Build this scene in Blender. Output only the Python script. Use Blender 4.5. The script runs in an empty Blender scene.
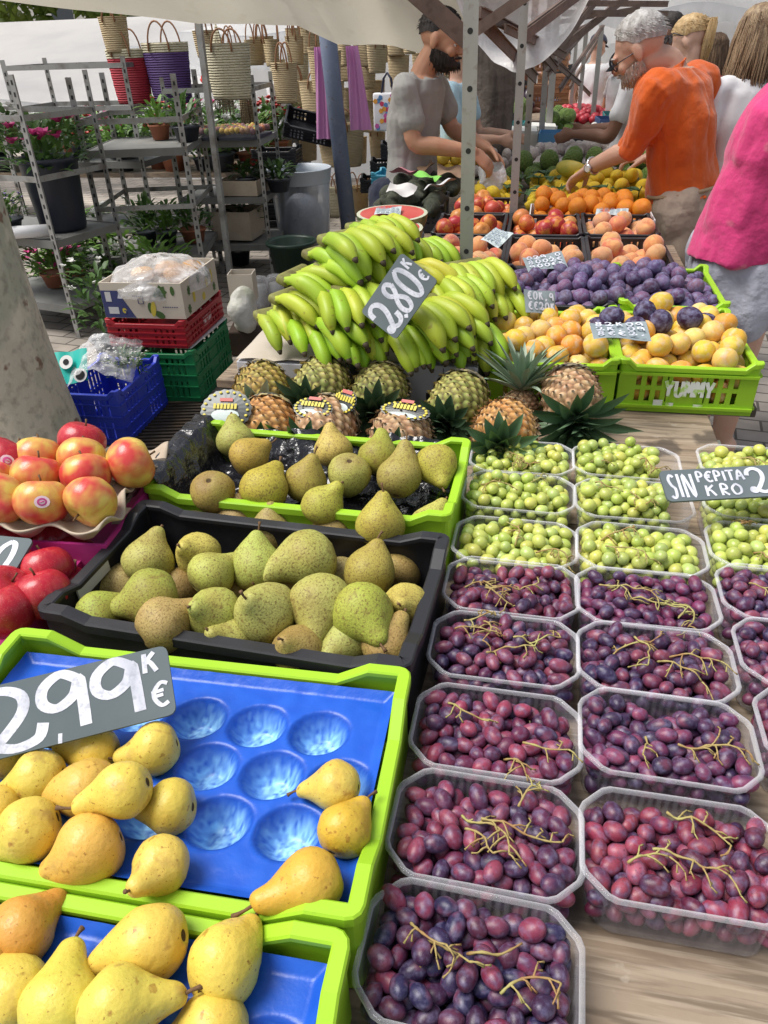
import bpy, bmesh, math, random
import numpy as np
from mathutils import Vector, Matrix, Euler, Quaternion, noise
R=math.radians
SC=bpy.context.scene
COL=SC.collection
rnd=random.Random(11)

# ---------------------------------------------------------------- camera
CAMZ=1.51; FPX=740.0; W,H=768,1024
PITCH=R(32.72); YAW=R(12.547); ROLL=0.035
_f=Vector((-math.sin(YAW)*math.cos(PITCH), math.cos(YAW)*math.cos(PITCH), -math.sin(PITCH)))
_r0=Vector((math.cos(YAW),math.sin(YAW),0)); _u0=_r0.cross(_f)
_c,_s=math.cos(ROLL),math.sin(ROLL)
CR=_r0*_c-_u0*_s; CU=_u0*_c+_r0*_s; CF=_f
def _pj(p):
    d=Vector(p)-Vector((0,0,CAMZ)); return 384+FPX*d.dot(CR)/d.dot(CF), 512-FPX*d.dot(CU)/d.dot(CF)
if abs(_pj((0,1e5,CAMZ))[1]-30)>8:
    CR=_r0*_c+_u0*_s; CU=_u0*_c-_r0*_s
cam=bpy.data.cameras.new('camera'); camo=bpy.data.objects.new('camera',cam); COL.objects.link(camo)
cam.sensor_fit='VERTICAL'; cam.sensor_height=36; cam.sensor_width=27; cam.lens=FPX/1024*36
cam.clip_start=.02; cam.clip_end=600
camo.matrix_world=Matrix((( CR.x,CU.x,-CF.x,0),(CR.y,CU.y,-CF.y,0),(CR.z,CU.z,-CF.z,CAMZ),(0,0,0,1)))
SC.camera=camo
def ray(x,y): return CF*FPX+CR*(x-384)+CU*(512-y)
def onz(x,y,z):           # where the line of sight of a point in the photograph meets the height z
    r=ray(x,y); t=(z-CAMZ)/r.z; return Vector((r.x*t,r.y*t,z))
def ony(x,y,Y):           # ... meets the vertical plane at distance Y
    r=ray(x,y); t=Y/r.y; return Vector((r.x*t,Y,CAMZ+r.z*t))

# ---------------------------------------------------------------- materials
def _mat(name):
    m=bpy.data.materials.new(name); m.use_nodes=True
    nt=m.node_tree; nt.nodes.clear()
    return m,nt
def c4(c): return (c[0],c[1],c[2],1)
def M(name,color=(.5,.5,.5),rough=.5,layers=(),bump=None,spec=.5,metal=0,sss=0,coat=0,trans=0,alpha=1,objcol=False,
      attr=None,sheen=0,hsv=0,emit=None,grad=None,bump2=None,translucent=0,wave=None,sssr=(1,.4,.2)):
    """layers: (noise scale, colour, low, high, strength, detail) mixed over the base"""
    m,nt=_mat(name); N=nt.nodes; L=nt.links
    out=N.new('ShaderNodeOutputMaterial'); b=N.new('ShaderNodeBsdfPrincipled')
    tc=N.new('ShaderNodeTexCoord'); oi=N.new('ShaderNodeObjectInfo')
    mul=N.new('ShaderNodeMath'); mul.operation='MULTIPLY'; mul.inputs[1].default_value=37.3; L.new(oi.outputs['Random'],mul.inputs[0])
    add=N.new('ShaderNodeVectorMath'); add.operation='ADD'; L.new(tc.outputs['Object'],add.inputs[0]); L.new(mul.outputs[0],add.inputs[1])
    vec=add.outputs[0]
    if objcol: cur=oi.outputs['Color']
    elif attr:
        a=N.new('ShaderNodeAttribute'); a.attribute_name=attr; cur=a.outputs['Color']
    else:
        rgb=N.new('ShaderNodeRGB'); rgb.outputs[0].default_value=c4(color); cur=rgb.outputs[0]
    def mix(fac,a,bc,mode='MIX'):
        x=N.new('ShaderNodeMix'); x.data_type='RGBA'; x.blend_type=mode
        if isinstance(fac,float): x.inputs[0].default_value=fac
        else: L.new(fac,x.inputs[0])
        L.new(a,x.inputs[6])
        if hasattr(bc,'default_value') or not isinstance(bc,tuple): L.new(bc,x.inputs[7])
        else: x.inputs[7].default_value=c4(bc)
        return x.outputs[2]
    if hsv:
        h=N.new('ShaderNodeHueSaturation'); L.new(cur,h.inputs['Color'])
        mr=N.new('ShaderNodeMapRange'); L.new(oi.outputs['Random'],mr.inputs[0]); mr.inputs[3].default_value=1-hsv; mr.inputs[4].default_value=1+hsv
        L.new(mr.outputs[0],h.inputs['Value']); cur=h.outputs[0]
    if grad:   # (axis, lo, hi, colour, strength)
        for (ax,lo,hi,col,st) in grad:
            sp=N.new('ShaderNodeSeparateXYZ'); L.new(tc.outputs['Object'],sp.inputs[0])
            mr=N.new('ShaderNodeMapRange'); L.new(sp.outputs[ax],mr.inputs[0]); mr.inputs[1].default_value=lo; mr.inputs[2].default_value=hi; mr.inputs[4].default_value=st
            mr.interpolation_type='SMOOTHSTEP'
            cur=mix(mr.outputs[0],cur,col)
    for ly in layers:
        sc,col,lo,hi,st=ly[:5]; det=ly[5] if len(ly)>5 else 3; strch=ly[6] if len(ly)>6 else None
        nz=N.new('ShaderNodeTexNoise'); nz.inputs['Scale'].default_value=sc; nz.inputs['Detail'].default_value=det
        v=vec
        if strch:
            vm=N.new('ShaderNodeVectorMath'); vm.operation='MULTIPLY'; L.new(vec,vm.inputs[0]); vm.inputs[1].default_value=strch; v=vm.outputs[0]
        L.new(v,nz.inputs['Vector'])
        mr=N.new('ShaderNodeMapRange'); L.new(nz.outputs[0],mr.inputs[0]); mr.inputs[1].default_value=lo; mr.inputs[2].default_value=hi; mr.inputs[4].default_value=st
        cur=mix(mr.outputs[0],cur,col)
    L.new(cur,b.inputs['Base Color'])
    b.inputs['Roughness'].default_value=rough; b.inputs['Specular IOR Level'].default_value=spec; b.inputs['Metallic'].default_value=metal
    if sss:
        b.inputs['Subsurface Weight'].default_value=sss; b.inputs['Subsurface Radius'].default_value=sssr; b.inputs['Subsurface Scale'].default_value=.006
    if coat: b.inputs['Coat Weight'].default_value=coat; b.inputs['Coat Roughness'].default_value=.15
    if sheen: b.inputs['Sheen Weight'].default_value=sheen
    if trans: b.inputs['Transmission Weight'].default_value=trans
    if alpha<1: b.inputs['Alpha'].default_value=alpha
    if emit: b.inputs['Emission Color'].default_value=c4(emit[0]); b.inputs['Emission Strength'].default_value=emit[1]
    nrm=None
    for bp in (bump,bump2):
        if bp:
            sc,st,dist=bp[:3]
            if len(bp)>3 and bp[3]=='wave':
                nz=N.new('ShaderNodeTexWave'); nz.inputs['Scale'].default_value=sc; nz.inputs['Distortion'].default_value=bp[4]
                nz.bands_direction=bp[5] if len(bp)>5 else 'X'
                L.new(tc.outputs['Object'],nz.inputs['Vector'])
            elif len(bp)>3 and bp[3]=='voro':
                nz=N.new('ShaderNodeTexVoronoi'); nz.inputs['Scale'].default_value=sc; L.new(vec,nz.inputs['Vector'])
            else:
                nz=N.new('ShaderNodeTexNoise'); nz.inputs['Scale'].default_value=sc; nz.inputs['Detail'].default_value=4; L.new(vec,nz.inputs['Vector'])
            bu=N.new('ShaderNodeBump'); bu.inputs['Strength'].default_value=st; bu.inputs['Distance'].default_value=dist
            L.new(nz.outputs[0],bu.inputs['Height'])
            if nrm: L.new(nrm,bu.inputs['Normal'])
            nrm=bu.outputs[0]
    if nrm: L.new(nrm,b.inputs['Normal'])
    sh=b.outputs[0]
    if translucent:
        t=N.new('ShaderNodeBsdfTranslucent'); L.new(cur,t.inputs[0])
        mx=N.new('ShaderNodeMixShader'); mx.inputs[0].default_value=translucent; L.new(sh,mx.inputs[1]); L.new(t.outputs[0],mx.inputs[2]); sh=mx.outputs[0]
    L.new(sh,out.inputs[0])
    return m
def Mclear(name,base=.1,fres=.5,tint=(1,1,1),rough=.08,white=(.8,.8,.85),bump=None,ior=1.45,noise_=None):
    """thin clear plastic: mostly see-through, glossy at grazing angles, slightly milky"""
    m,nt=_mat(name); N=nt.nodes; L=nt.links
    out=N.new('ShaderNodeOutputMaterial'); tr=N.new('ShaderNodeBsdfTransparent'); tr.inputs[0].default_value=c4(tint)
    b=N.new('ShaderNodeBsdfPrincipled'); b.inputs['Base Color'].default_value=c4(white); b.inputs['Roughness'].default_value=rough; b.inputs['Specular IOR Level'].default_value=.8
    lw=N.new('ShaderNodeLayerWeight'); lw.inputs[0].default_value=.35
    mr=N.new('ShaderNodeMapRange'); L.new(lw.outputs['Facing'],mr.inputs[0]); mr.inputs[3].default_value=base; mr.inputs[4].default_value=min(1,base+fres)
    fac=mr.outputs[0]
    if noise_ or bump:
        tc=N.new('ShaderNodeTexCoord')
    if noise_:
        nz=N.new('ShaderNodeTexNoise'); nz.inputs['Scale'].default_value=noise_[0]; nz.inputs['Detail'].default_value=5; L.new(tc.outputs['Object'],nz.inputs['Vector'])
        m2=N.new('ShaderNodeMapRange'); L.new(nz.outputs[0],m2.inputs[0]); m2.inputs[1].default_value=noise_[1]; m2.inputs[2].default_value=noise_[2]; m2.inputs[4].default_value=noise_[3]
        ad=N.new('ShaderNodeMath'); ad.operation='ADD'; ad.use_clamp=True; L.new(fac,ad.inputs[0]); L.new(m2.outputs[0],ad.inputs[1]); fac=ad.outputs[0]
    if bump:
        if len(bump)>3 and bump[3]=='wave':
            nz=N.new('ShaderNodeTexWave'); nz.inputs['Scale'].default_value=bump[0]; nz.inputs['Distortion'].default_value=.4; nz.bands_direction=bump[4]
        else:
            nz=N.new('ShaderNodeTexNoise'); nz.inputs['Scale'].default_value=bump[0]; nz.inputs['Detail'].default_value=4
        L.new(tc.outputs['Object'],nz.inputs['Vector'])
        bu=N.new('ShaderNodeBump'); bu.inputs['Strength'].default_value=bump[1]; bu.inputs['Distance'].default_value=bump[2]; L.new(nz.outputs[0],bu.inputs['Height'])
        L.new(bu.outputs[0],b.inputs['Normal'])
    mx=N.new('ShaderNodeMixShader'); L.new(fac,mx.inputs[0]); L.new(tr.outputs[0],mx.inputs[1]); L.new(b.outputs[0],mx.inputs[2]); L.new(mx.outputs[0],out.inputs[0])
    return m

# ---------------------------------------------------------------- mesh builder
class MB:
    def __init__(s): s.v=[]; s.f=[]; s.m=[]; s.T=Matrix.Identity(4); s.mi=0
    def add(s,vs,fs,mi=None):
        o=len(s.v); T=s.T
        s.v+= [T@Vector(v) for v in vs]; s.f+=[tuple(i+o for i in f) for f in fs]; s.m+=[s.mi if mi is None else mi]*len(fs); return s
    def box(s,c,d,rot=None,mi=None,bev=0):
        x,y,z=d[0]/2,d[1]/2,d[2]/2
        if bev:
            b=min(bev,x*.9,y*.9,z*.9); vs=[]; 
            bm=bmesh.new(); bmesh.ops.create_cube(bm,size=1)
            for v in bm.verts: v.co=Vector((v.co.x*2*x,v.co.y*2*y,v.co.z*2*z))
            bmesh.ops.bevel(bm,geom=bm.edges[:],offset=b,segments=2,affect='EDGES',profile=.6)
            bm.verts.ensure_lookup_table(); vs=[v.co.copy() for v in bm.verts]; fs=[tuple(v.index for v in f.verts) for f in bm.faces]; bm.free()
        else:
            vs=[Vector(p) for p in ((-x,-y,-z),(x,-y,-z),(x,y,-z),(-x,y,-z),(-x,-y,z),(x,-y,z),(x,y,z),(-x,y,z))]
            fs=[(0,3,2,1),(4,5,6,7),(0,1,5,4),(1,2,6,5),(2,3,7,6),(3,0,4,7)]
        if rot is not None:
            rm=rot.to_matrix() if hasattr(rot,'to_matrix') else rot
            vs=[rm@v for v in vs]
        c=Vector(c); return s.add([v+c for v in vs],fs,mi)
    def bar(s,a,b,w,h=None,mi=None,up=(0,0,1)):
        a=Vector(a); b=Vector(b); h=h or w; d=b-a; ln=d.length; d.normalize(); u=Vector(up)
        if abs(d.dot(u))>.95: u=Vector((0,1,0))
        sx=d.cross(u).normalized(); sz=sx.cross(d)
        m=Matrix((sx,d,sz)).transposed()
        return s.box((a+b)/2,(w,ln,h),rot=m,mi=mi)
    def tube(s,pts,rad,seg=8,cap=True,mi=None,flat=1):
        pts=[Vector(p) for p in pts]; n=len(pts)
        rad=[rad]*n if isinstance(rad,(int,float)) else rad
        vs=[];fs=[]; prev=None
        for i,p in enumerate(pts):
            t=(pts[min(i+1,n-1)]-pts[max(i-1,0)]).normalized()
            if prev is None:
                u=Vector((0,0,1)) if abs(t.z)<.9 else Vector((1,0,0)); u=(u-t*u.dot(t)).normalized()
            else: u=(prev-t*prev.dot(t)).normalized()
            prev=u; w=t.cross(u)
            for k in range(seg):
                a=2*math.pi*k/seg; vs.append(p+(u*math.cos(a)*flat+w*math.sin(a))*rad[i])
        for i in range(n-1):
            for k in range(seg):
                k2=(k+1)%seg; fs.append((i*seg+k,i*seg+k2,(i+1)*seg+k2,(i+1)*seg+k))
        if cap: fs.append(tuple(range(seg))[::-1]); fs.append(tuple((n-1)*seg+k for k in range(seg)))
        return s.add(vs,fs,mi)
    def lathe(s,prof,seg=24,c=(0,0,0),mi=None,sx=1,sy=1,bend=None):
        """prof: (r,z) list; r=0 ends close"""
        vs=[];fs=[];n=len(prof); c=Vector(c)
        for r,z in prof:
            bx,by=(bend(z) if bend else (0,0))
            for k in range(seg):
                a=2*math.pi*k/seg; vs.append(c+Vector((r*sx*math.cos(a)+bx,r*sy*math.sin(a)+by,z)))
        for i in range(n-1):
            for k in range(seg):
                k2=(k+1)%seg; fs.append((i*seg+k,i*seg+k2,(i+1)*seg+k2,(i+1)*seg+k))
        return s.add(vs,fs,mi)
    def grid(s,fn,nu,nv,mi=None):
        vs=[fn(i/nu,j/nv) for j in range(nv+1) for i in range(nu+1)]
        fs=[(j*(nu+1)+i,j*(nu+1)+i+1,(j+1)*(nu+1)+i+1,(j+1)*(nu+1)+i) for j in range(nv) for i in range(nu)]
        return s.add(vs,fs,mi)
    def ball(s,c,r,seg=12,rings=8,mi=None,rot=None):
        r=(r,r,r) if isinstance(r,(int,float)) else r; c=Vector(c); vs=[];fs=[]
        for i in range(1,rings):
            th=math.pi*i/rings
            for k in range(seg):
                a=2*math.pi*k/seg; v=Vector((math.sin(th)*math.cos(a)*r[0],math.sin(th)*math.sin(a)*r[1],math.cos(th)*r[2]))
                vs.append((rot@v if rot is not None else v)+c)
        t=Vector((0,0,r[2])); 
        if rot is not None: t=rot@t
        vs.append(c+t); vs.append(c-t); T=len(vs)-2; B=T+1
        for i in range(rings-2):
            for k in range(seg):
                k2=(k+1)%seg; fs.append((i*seg+k,(i+1)*seg+k,(i+1)*seg+k2,i*seg+k2))
        for k in range(seg):
            k2=(k+1)%seg; fs.append((T,k,k2)); fs.append((B,(rings-2)*seg+k2,(rings-2)*seg+k))
        return s.add(vs,fs,mi)
    def mesh(s,name,mats,smooth=True):
        me=bpy.data.meshes.new(name); me.from_pydata([tuple(v) for v in s.v],[],s.f)
        for m in (mats if isinstance(mats,(list,tuple)) else [mats]): me.materials.append(m)
        me.polygons.foreach_set('material_index',s.m)
        if smooth: me.polygons.foreach_set('use_smooth',[True]*len(s.f))
        me.validate(); me.update(); return me
    def build(s,name,mats,parent=None,smooth=False,**kw):
        return obj(name,s.mesh(name,mats,smooth),parent,**kw)
def autosmooth(me,ang=40):
    me.polygons.foreach_set('use_smooth',[True]*len(me.polygons))
    bm=bmesh.new(); bm.from_mesh(me)
    for e in bm.edges:
        if len(e.link_faces)==2: e.smooth=e.calc_face_angle(0)<R(ang)
    bm.to_mesh(me); bm.free()
def obj(name,me,parent=None,loc=None,rot=None,scale=None,color=None,label=None,cat=None,group=None,kind=None):
    o=bpy.data.objects.new(name,me); COL.objects.link(o)
    if parent is not None: o.parent=parent
    if loc is not None: o.location=loc
    if rot is not None:
        if isinstance(rot,Quaternion): o.rotation_mode='QUATERNION'; o.rotation_quaternion=rot
        else: o.rotation_euler=rot
    if scale is not None: o.scale=(scale,)*3 if isinstance(scale,(int,float)) else scale
    if color is not None: o.color=(*color,1)
    tag(o,label,cat,group,kind)
    return o
def tag(o,label=None,cat=None,group=None,kind=None):
    if label: o['label']=label
    if cat: o['category']=cat
    if group: o['group']=group
    if kind: o['kind']=kind
    return o
def thing(name,label,cat,loc=(0,0,0),rz=0,group=None,rot=None):
    o=obj(name,None,loc=loc,rot=rot if rot is not None else (0,0,rz)); o.empty_display_size=.05
    return tag(o,label,cat,group)
def struct(name,mb,mats,smooth=False):
    o=mb.build(name,mats,smooth=smooth); o['kind']='structure'; return o
KIDS={}
def dup(root,loc=None,rot=None,scale=None,label=None,group=None,color=None):
    def cp(o,par):
        c=o.copy(); COL.objects.link(c); c.parent=par
        for ch in o.children: cp(ch,c)
        return c
    r=cp(root,None)
    if loc is not None: r.location=loc
    if rot is not None:
        if isinstance(rot,Quaternion): r.rotation_mode='QUATERNION'; r.rotation_quaternion=rot
        else: r.rotation_mode='XYZ'; r.rotation_euler=rot
    if scale is not None: r.scale=(scale,)*3 if isinstance(scale,(int,float)) else scale
    if label: r['label']=label
    if group: r['group']=group
    if color is not None: r.color=(*color,1)
    return r
def jit(c,a): return tuple(max(0,x*(1+rnd.uniform(-a,a))) for x in c)
def mixc(a,b,t): return tuple(a[i]*(1-t)+b[i]*t for i in range(3))

def pack(n,hx,hy,r,z0,seed=0,spread=1.0,iters=170,heap=0.0,hz=.2,taper=0):
    """drop n balls into a box: returns settled centres"""
    g=np.random.default_rng(seed); rr=np.full(n,r)*g.uniform(.93,1.07,n) if np.isscalar(r) else r
    p=np.stack([g.uniform(-hx+r,hx-r,n)*spread,g.uniform(-hy+r,hy-r,n)*spread,z0+r+g.uniform(0,hz,n)],1)
    R_=(rr[:,None]+rr[None,:])
    for it in range(iters):
        p[:,2]-=r*.16*(1-it/iters)+.0002
        for _ in range(3):
            d=p[:,None]-p[None]; dist=np.sqrt((d**2).sum(-1))+1e-9; ov=np.clip(R_*.97-dist,0,None); np.fill_diagonal(ov,0)
            p+= (d/dist[...,None]*ov[...,None]*.42).sum(1)
            bx=hx-rr-taper*np.clip((hz*.3-(p[:,2]-z0)),0,1); 
            p[:,0]=np.clip(p[:,0],-hx+rr,hx-rr); p[:,1]=np.clip(p[:,1],-hy+rr,hy-rr); p[:,2]=np.maximum(p[:,2],z0+rr)
    return p,rr
# ================================================================ fruit models
def disp_mesh(me,amp,sc,seed):
    off=Vector((seed*3.1,seed*1.7,seed*2.3))
    for v in me.vertices:
        v.co+=v.normal*amp*noise.noise(v.co*sc+off)
    me.update()
calyxm=M('dried_calyx',(.14,.09,.04),.9,bump=(60,.8,.01))
def pear_mesh(name,mat,neck=.5,bend=.0,seed=0,L=1.0,Rm=.36):
    """stem end towards +Z, unit length, centre at the belly"""
    KP=[(0,0),(.02,.15),(.07,.26),(.17,.355),(.31,.40),(.45,.385),(.58,.315),(.70,.235),(.80,.18),(.89,.145),(.95,.11),(.985,.06),(1,0)]
    KN=[(0,0),(.02,.12),(.07,.21),(.18,.30),(.32,.345),(.46,.33),(.58,.275),(.70,.21),(.81,.165),(.90,.135),(.955,.105),(.987,.06),(1,0)]
    KR=[(0,0),(.015,.17),(.06,.29),(.16,.40),(.31,.455),(.47,.445),(.62,.375),(.74,.285),(.84,.20),(.91,.145),(.96,.10),(.987,.06),(1,0)]
    if neck<=.5: K=[(KN[i][0],KN[i][1]+(KP[i][1]-KN[i][1])*neck*2) for i in range(13)]
    else: K=[(KP[i][0]+(KR[i][0]-KP[i][0])*(neck-.5)*2,KP[i][1]+(KR[i][1]-KP[i][1])*(neck-.5)*2) for i in range(13)]
    prof=[[0,.05],[.03,.04],[.06,.018],[.10,.006]]
    for i in range(1,12):
        p0,p1,p2,p3=K[max(i-1,0)],K[i],K[min(i+1,12)],K[min(i+2,12)]
        for u in (0,.5):
            f=lambda q:.5*((2*p1[q])+(-p0[q]+p2[q])*u+(2*p0[q]-5*p1[q]+4*p2[q]-p3[q])*u*u+(-p0[q]+3*p1[q]-3*p2[q]+p3[q])*u**3)
            prof.append([max(f(1),0),f(0)])
    prof.append([0,.985])
    mb=MB(); mb.lathe([(r,z-.4) for r,z in prof],22,bend=lambda z:(bend*max(0,z)**1.6,bend*.3*max(0,z)**2),mi=0)
    me=mb.mesh(name,[mat,calyxm]); bm=bmesh.new(); bm.from_mesh(me); bmesh.ops.remove_doubles(bm,verts=bm.verts,dist=.0005); bm.to_mesh(me); bm.free()
    for p in me.polygons:
        p.use_smooth=True
        if p.center.z<-.34 and math.hypot(p.center.x,p.center.y)<.045: p.material_index=1
    disp_mesh(me,.055,1.9,seed); disp_mesh(me,.01,6,seed+5)
    tip=Vector((bend*.585**1.6,bend*.3*.585**2,.575))
    return me,tip
def stem_mesh(name,mat,ln=.2,r=.02,bend=.06,seed=0):
    g=random.Random(seed); mb=MB(); a=g.uniform(0,6.28)
    pts=[(math.cos(a)*bend*t*t,math.sin(a)*bend*t*t,ln*t-.03) for t in (0,.25,.5,.75,1)]
    mb.tube(pts,[r*1.3,r*.9,r*.8,r,r*1.5],7); return mb.mesh(name,mat,True)
wood_stem=M('fruit_stem',(.16,.085,.035),.8,layers=[(60,(.05,.03,.015),.4,.7,.7)],bump=(90,.4,.001))
pearY=M('yellow_pear_skin',rough=.42,objcol=True,spec=.4,sss=.06,
   layers=[(1.6,(.62,.30,.03),.5,.75,.35),(1.3,(.48,.44,.05),.5,.8,.35),(4.5,(.36,.19,.05),.63,.72,.6,6),(24,(.28,.12,.02),.66,.71,.75,2),(6,(.26,.10,.015),.65,.70,.6,5),(2.2,(.40,.24,.07),.60,.70,.6,7),(90,(.45,.30,.05),.62,.7,.5,1)],bump=(8,.12,.02))
pearG=M('green_pear_skin',rough=.55,objcol=True,spec=.3,
   layers=[(1.3,(.26,.15,.035),.50,.74,.55,4),(2.0,(.37,.37,.06),.5,.8,.4),(34,(.16,.10,.03),.54,.64,.75,3),(9,(.17,.10,.03),.56,.72,.6,5),(80,(.14,.10,.03),.58,.66,.5,1)],bump=(30,.16,.01),
   grad=[(2,-.28,-.42,(.20,.12,.05),.55)])
PY=[];PG=[]
for i,(nk,bd,rm) in enumerate([(.5,.14,.37),(.35,.25,.36),(.75,.1,.385),(.2,.30,.35)]):
    me,tip=pear_mesh('yellow_pear_mesh',pearY,nk,bd,i,Rm=rm); PY.append((me,tip,stem_mesh('pear_stem_mesh',wood_stem,.17+.04*i,.023,.06,i)))
for i,(nk,bd,rm) in enumerate([(.85,.05,.42),(.5,.2,.375),(.7,.12,.40),(.35,.30,.35),(.95,.0,.44)]):
    me,tip=pear_mesh('green_pear_mesh',pearG,nk,bd,i+10,Rm=rm); PG.append((me,tip,stem_mesh('pear_stem_mesh',wood_stem,.10+.025*i,.02,.04,i+20)))
def axisrot(az,tilt,roll=0):
    """turn local +Z towards compass angle az (0 = +X, 90 = +Y), raised by tilt"""
    d=Vector((math.cos(R(az))*math.cos(R(tilt)),math.sin(R(az))*math.cos(R(tilt)),math.sin(R(tilt))))
    return d.to_track_quat('Z','Y')@Quaternion((0,0,1),R(roll))
def pear(lib,k,loc,az,tilt,size,color,label,group,stem=True,cat='pear'):
    me,tip,sm=lib[k%len(lib)]
    o=obj('pear',me,loc=loc,rot=axisrot(az,tilt,rnd.uniform(0,360)),scale=size,color=color,label=label,cat=cat,group=group)
    if stem: obj('stem',sm,o,loc=tip,rot=(rnd.uniform(-.2,.2),rnd.uniform(-.2,.2),0))
    return o
# apples / nectarines / oranges / plums: squat dimpled balls
def round_fruit(name,mat,k=1,dim=.12,base=.06,crease=0,sy=1,h=.92,seed=0,seg=24,lob=0):
    mb=MB(); prof=[]
    n=18
    for i in range(n+1):
        th=math.pi*i/n; r=math.sin(th); z=-math.cos(th)*h
        if th>math.pi*.72: z-=dim*((th/math.pi-.72)/.28)**2*2.2
        if th<math.pi*.2: z+=base*(1-th/(math.pi*.2))**1.5*1.5
        r*=1+.05*k*math.sin(th*1.0)*math.cos(th)*-1
        prof.append((r if 0<i<n else 0,z))
    mb.lathe(prof,seg,sy=sy); me=mb.mesh(name,mat); bm=bmesh.new(); bm.from_mesh(me); bmesh.ops.remove_doubles(bm,verts=bm.verts,dist=.0005)
    for v in bm.verts:
        a=math.atan2(v.co.y,v.co.x); rr=math.hypot(v.co.x,v.co.y)
        if crease:
            f=1-crease*math.exp(-(a/.22)**2)*min(1,rr*1.6); v.co.x*=f; v.co.y*=f
        if lob:
            f=1+lob*math.cos(5*a)*max(0,-v.co.z)**1; v.co.x*=f; v.co.y*=f
    bm.to_mesh(me); bm.free()
    for p in me.polygons: p.use_smooth=True
    disp_mesh(me,.035,1.6,seed); return me
appleM=M('apple_skin',(.58,.055,.05),.28,spec=.45,layers=[(.95,(.66,.48,.10),.38,.62,1,2),(6,(.60,.10,.07),.5,.75,.45,4,(1,1,.12)),(44,(.72,.42,.2),.72,.75,.2,1)],bump=(5,.05,.02))
appleR=M('red_apple_skin',(.42,.012,.03),.3,spec=.45,layers=[(6,(.55,.07,.06),.45,.75,.6,4,(1,1,.2)),(46,(.7,.35,.25),.66,.72,.6,1),(1.2,(.25,.01,.02),.5,.7,.5)],bump=(5,.05,.02))
nectM=M('nectarine_skin',rough=.36,objcol=True,spec=.4,layers=[(1.3,(.68,.28,.05),.5,.62,.85,2),(9,(.30,.03,.02),.5,.8,.5,4,(1,1,.3))],bump=(6,.06,.02))
peachM=M('peach_skin',rough=.75,objcol=True,spec=.2,sheen=.3,layers=[(1.2,(.72,.36,.14),.46,.62,.85,2),(1.7,(.42,.07,.04),.52,.72,.6,3)])
plumB=M('blue_plum_skin',rough=.55,objcol=True,spec=.3,layers=[(2.2,(.20,.20,.33),.42,.68,.8,4),(6,(.05,.02,.06),.55,.7,.6,4)],bump=(6,.05,.02))
plumY=M('yellow_plum_skin',rough=.5,objcol=True,spec=.3,layers=[(1.4,(.62,.22,.03),.52,.70,.40,2),(1.9,(.66,.50,.36),.48,.66,.62,4),(7,(.30,.08,.02),.68,.73,.4,3)],bump=(6,.05,.02))
orangeM=M('orange_peel',(.72,.22,.012),.42,spec=.45,layers=[(1.5,(.75,.32,.02),.45,.7,.5)],bump=(26,.35,.02))
lemonM=M('lemon_peel',(.68,.47,.02),.45,spec=.4,layers=[(1.5,(.45,.42,.03),.52,.7,.5)],bump=(22,.4,.02))
APM=[round_fruit('apple_mesh',appleM,seed=i,dim=.13,lob=.05,base=.10) for i in range(3)]
APR=[round_fruit('red_apple_mesh',appleR,seed=i+4,dim=.13,lob=.05,base=.10) for i in range(2)]
NEC=[round_fruit('nectarine_mesh',nectM,seed=i,crease=.08,dim=.1,base=-.02,h=.96,seg=16) for i in range(2)]
PEA=[round_fruit('peach_mesh',peachM,seed=i,crease=.1,dim=.1,base=-.03,h=.93,seg=16) for i in range(2)]
PLB=[round_fruit('plum_mesh',plumB,seed=i,crease=.06,dim=.06,base=0,h=1.14,seg=16) for i in range(2)]
PLY=[round_fruit('yellow_plum_mesh',plumY,seed=i,crease=.07,dim=.06,base=0,h=1.08,seg=16) for i in range(3)]
ORA=[round_fruit('orange_mesh',orangeM,seed=i,dim=.04,base=.02,h=.95,seg=16) for i in range(1)]
def lemon_mesh(name,mat):
    mb=MB(); prof=[(0,-1.32),(.1,-1.3),(.17,-1.2),(.34,-1.08),(.62,-.88),(.86,-.55),(.98,-.15),(.98,.2),(.85,.58),(.6,.9),(.33,1.1),(.17,1.22),(.08,1.26),(0,1.24)]
    mb.lathe(prof,14); return mb.mesh(name,mat)
LEM=lemon_mesh('lemon_mesh',lemonM)
# grapes
grapeP=M('purple_grape_skin',rough=.38,objcol=True,spec=.45,sss=.0,layers=[(.6,(.34,.08,.12),.50,.75,.45,1),(.7,(.03,.022,.07),.47,.72,.65,1),(1.4,(.32,.30,.48),.46,.82,.38,6),(3.5,(.02,.012,.03),.60,.70,.5,5),(9,(.50,.46,.58),.62,.82,.3,5)],bump=(14,.1,.02))
grapeG=M('green_grape_skin',rough=.3,objcol=True,spec=.45,sss=.25,sssr=(.8,1,.2),layers=[(.8,(.52,.54,.12),.4,.7,.4,1),(1.4,(.55,.62,.38),.55,.9,.2,3),(12,(.34,.30,.08),.75,.78,.3,2)])
grapePs=M('purple_grape_skin_lower',rough=.44,attr='tint',spec=.45,layers=[(60,(.30,.27,.44),.42,.80,.35,5),(30,(.03,.022,.07),.5,.75,.5,1)])
grapeGs=M('green_grape_skin_lower',rough=.3,attr='tint',spec=.45,layers=[(50,(.52,.54,.12),.4,.7,.4,1)])
gst=M('grape_stalk',(.33,.25,.09),.7,layers=[(40,(.30,.16,.06),.48,.6,.9),(15,(.40,.42,.14),.5,.65,.6)])
def grape_mesh(name,mat,el,seed):
    mb=MB(); mb.ball((0,0,0),(1,1,el),14,11); me=mb.mesh(name,mat); disp_mesh(me,.10,.9,seed); return me
GP=[grape_mesh('grape_mesh',grapeP,1.42,1),grape_mesh('grape_mesh',grapeP,1.25,2),grape_mesh('grape_mesh',grapeP,1.55,3)]
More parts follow.
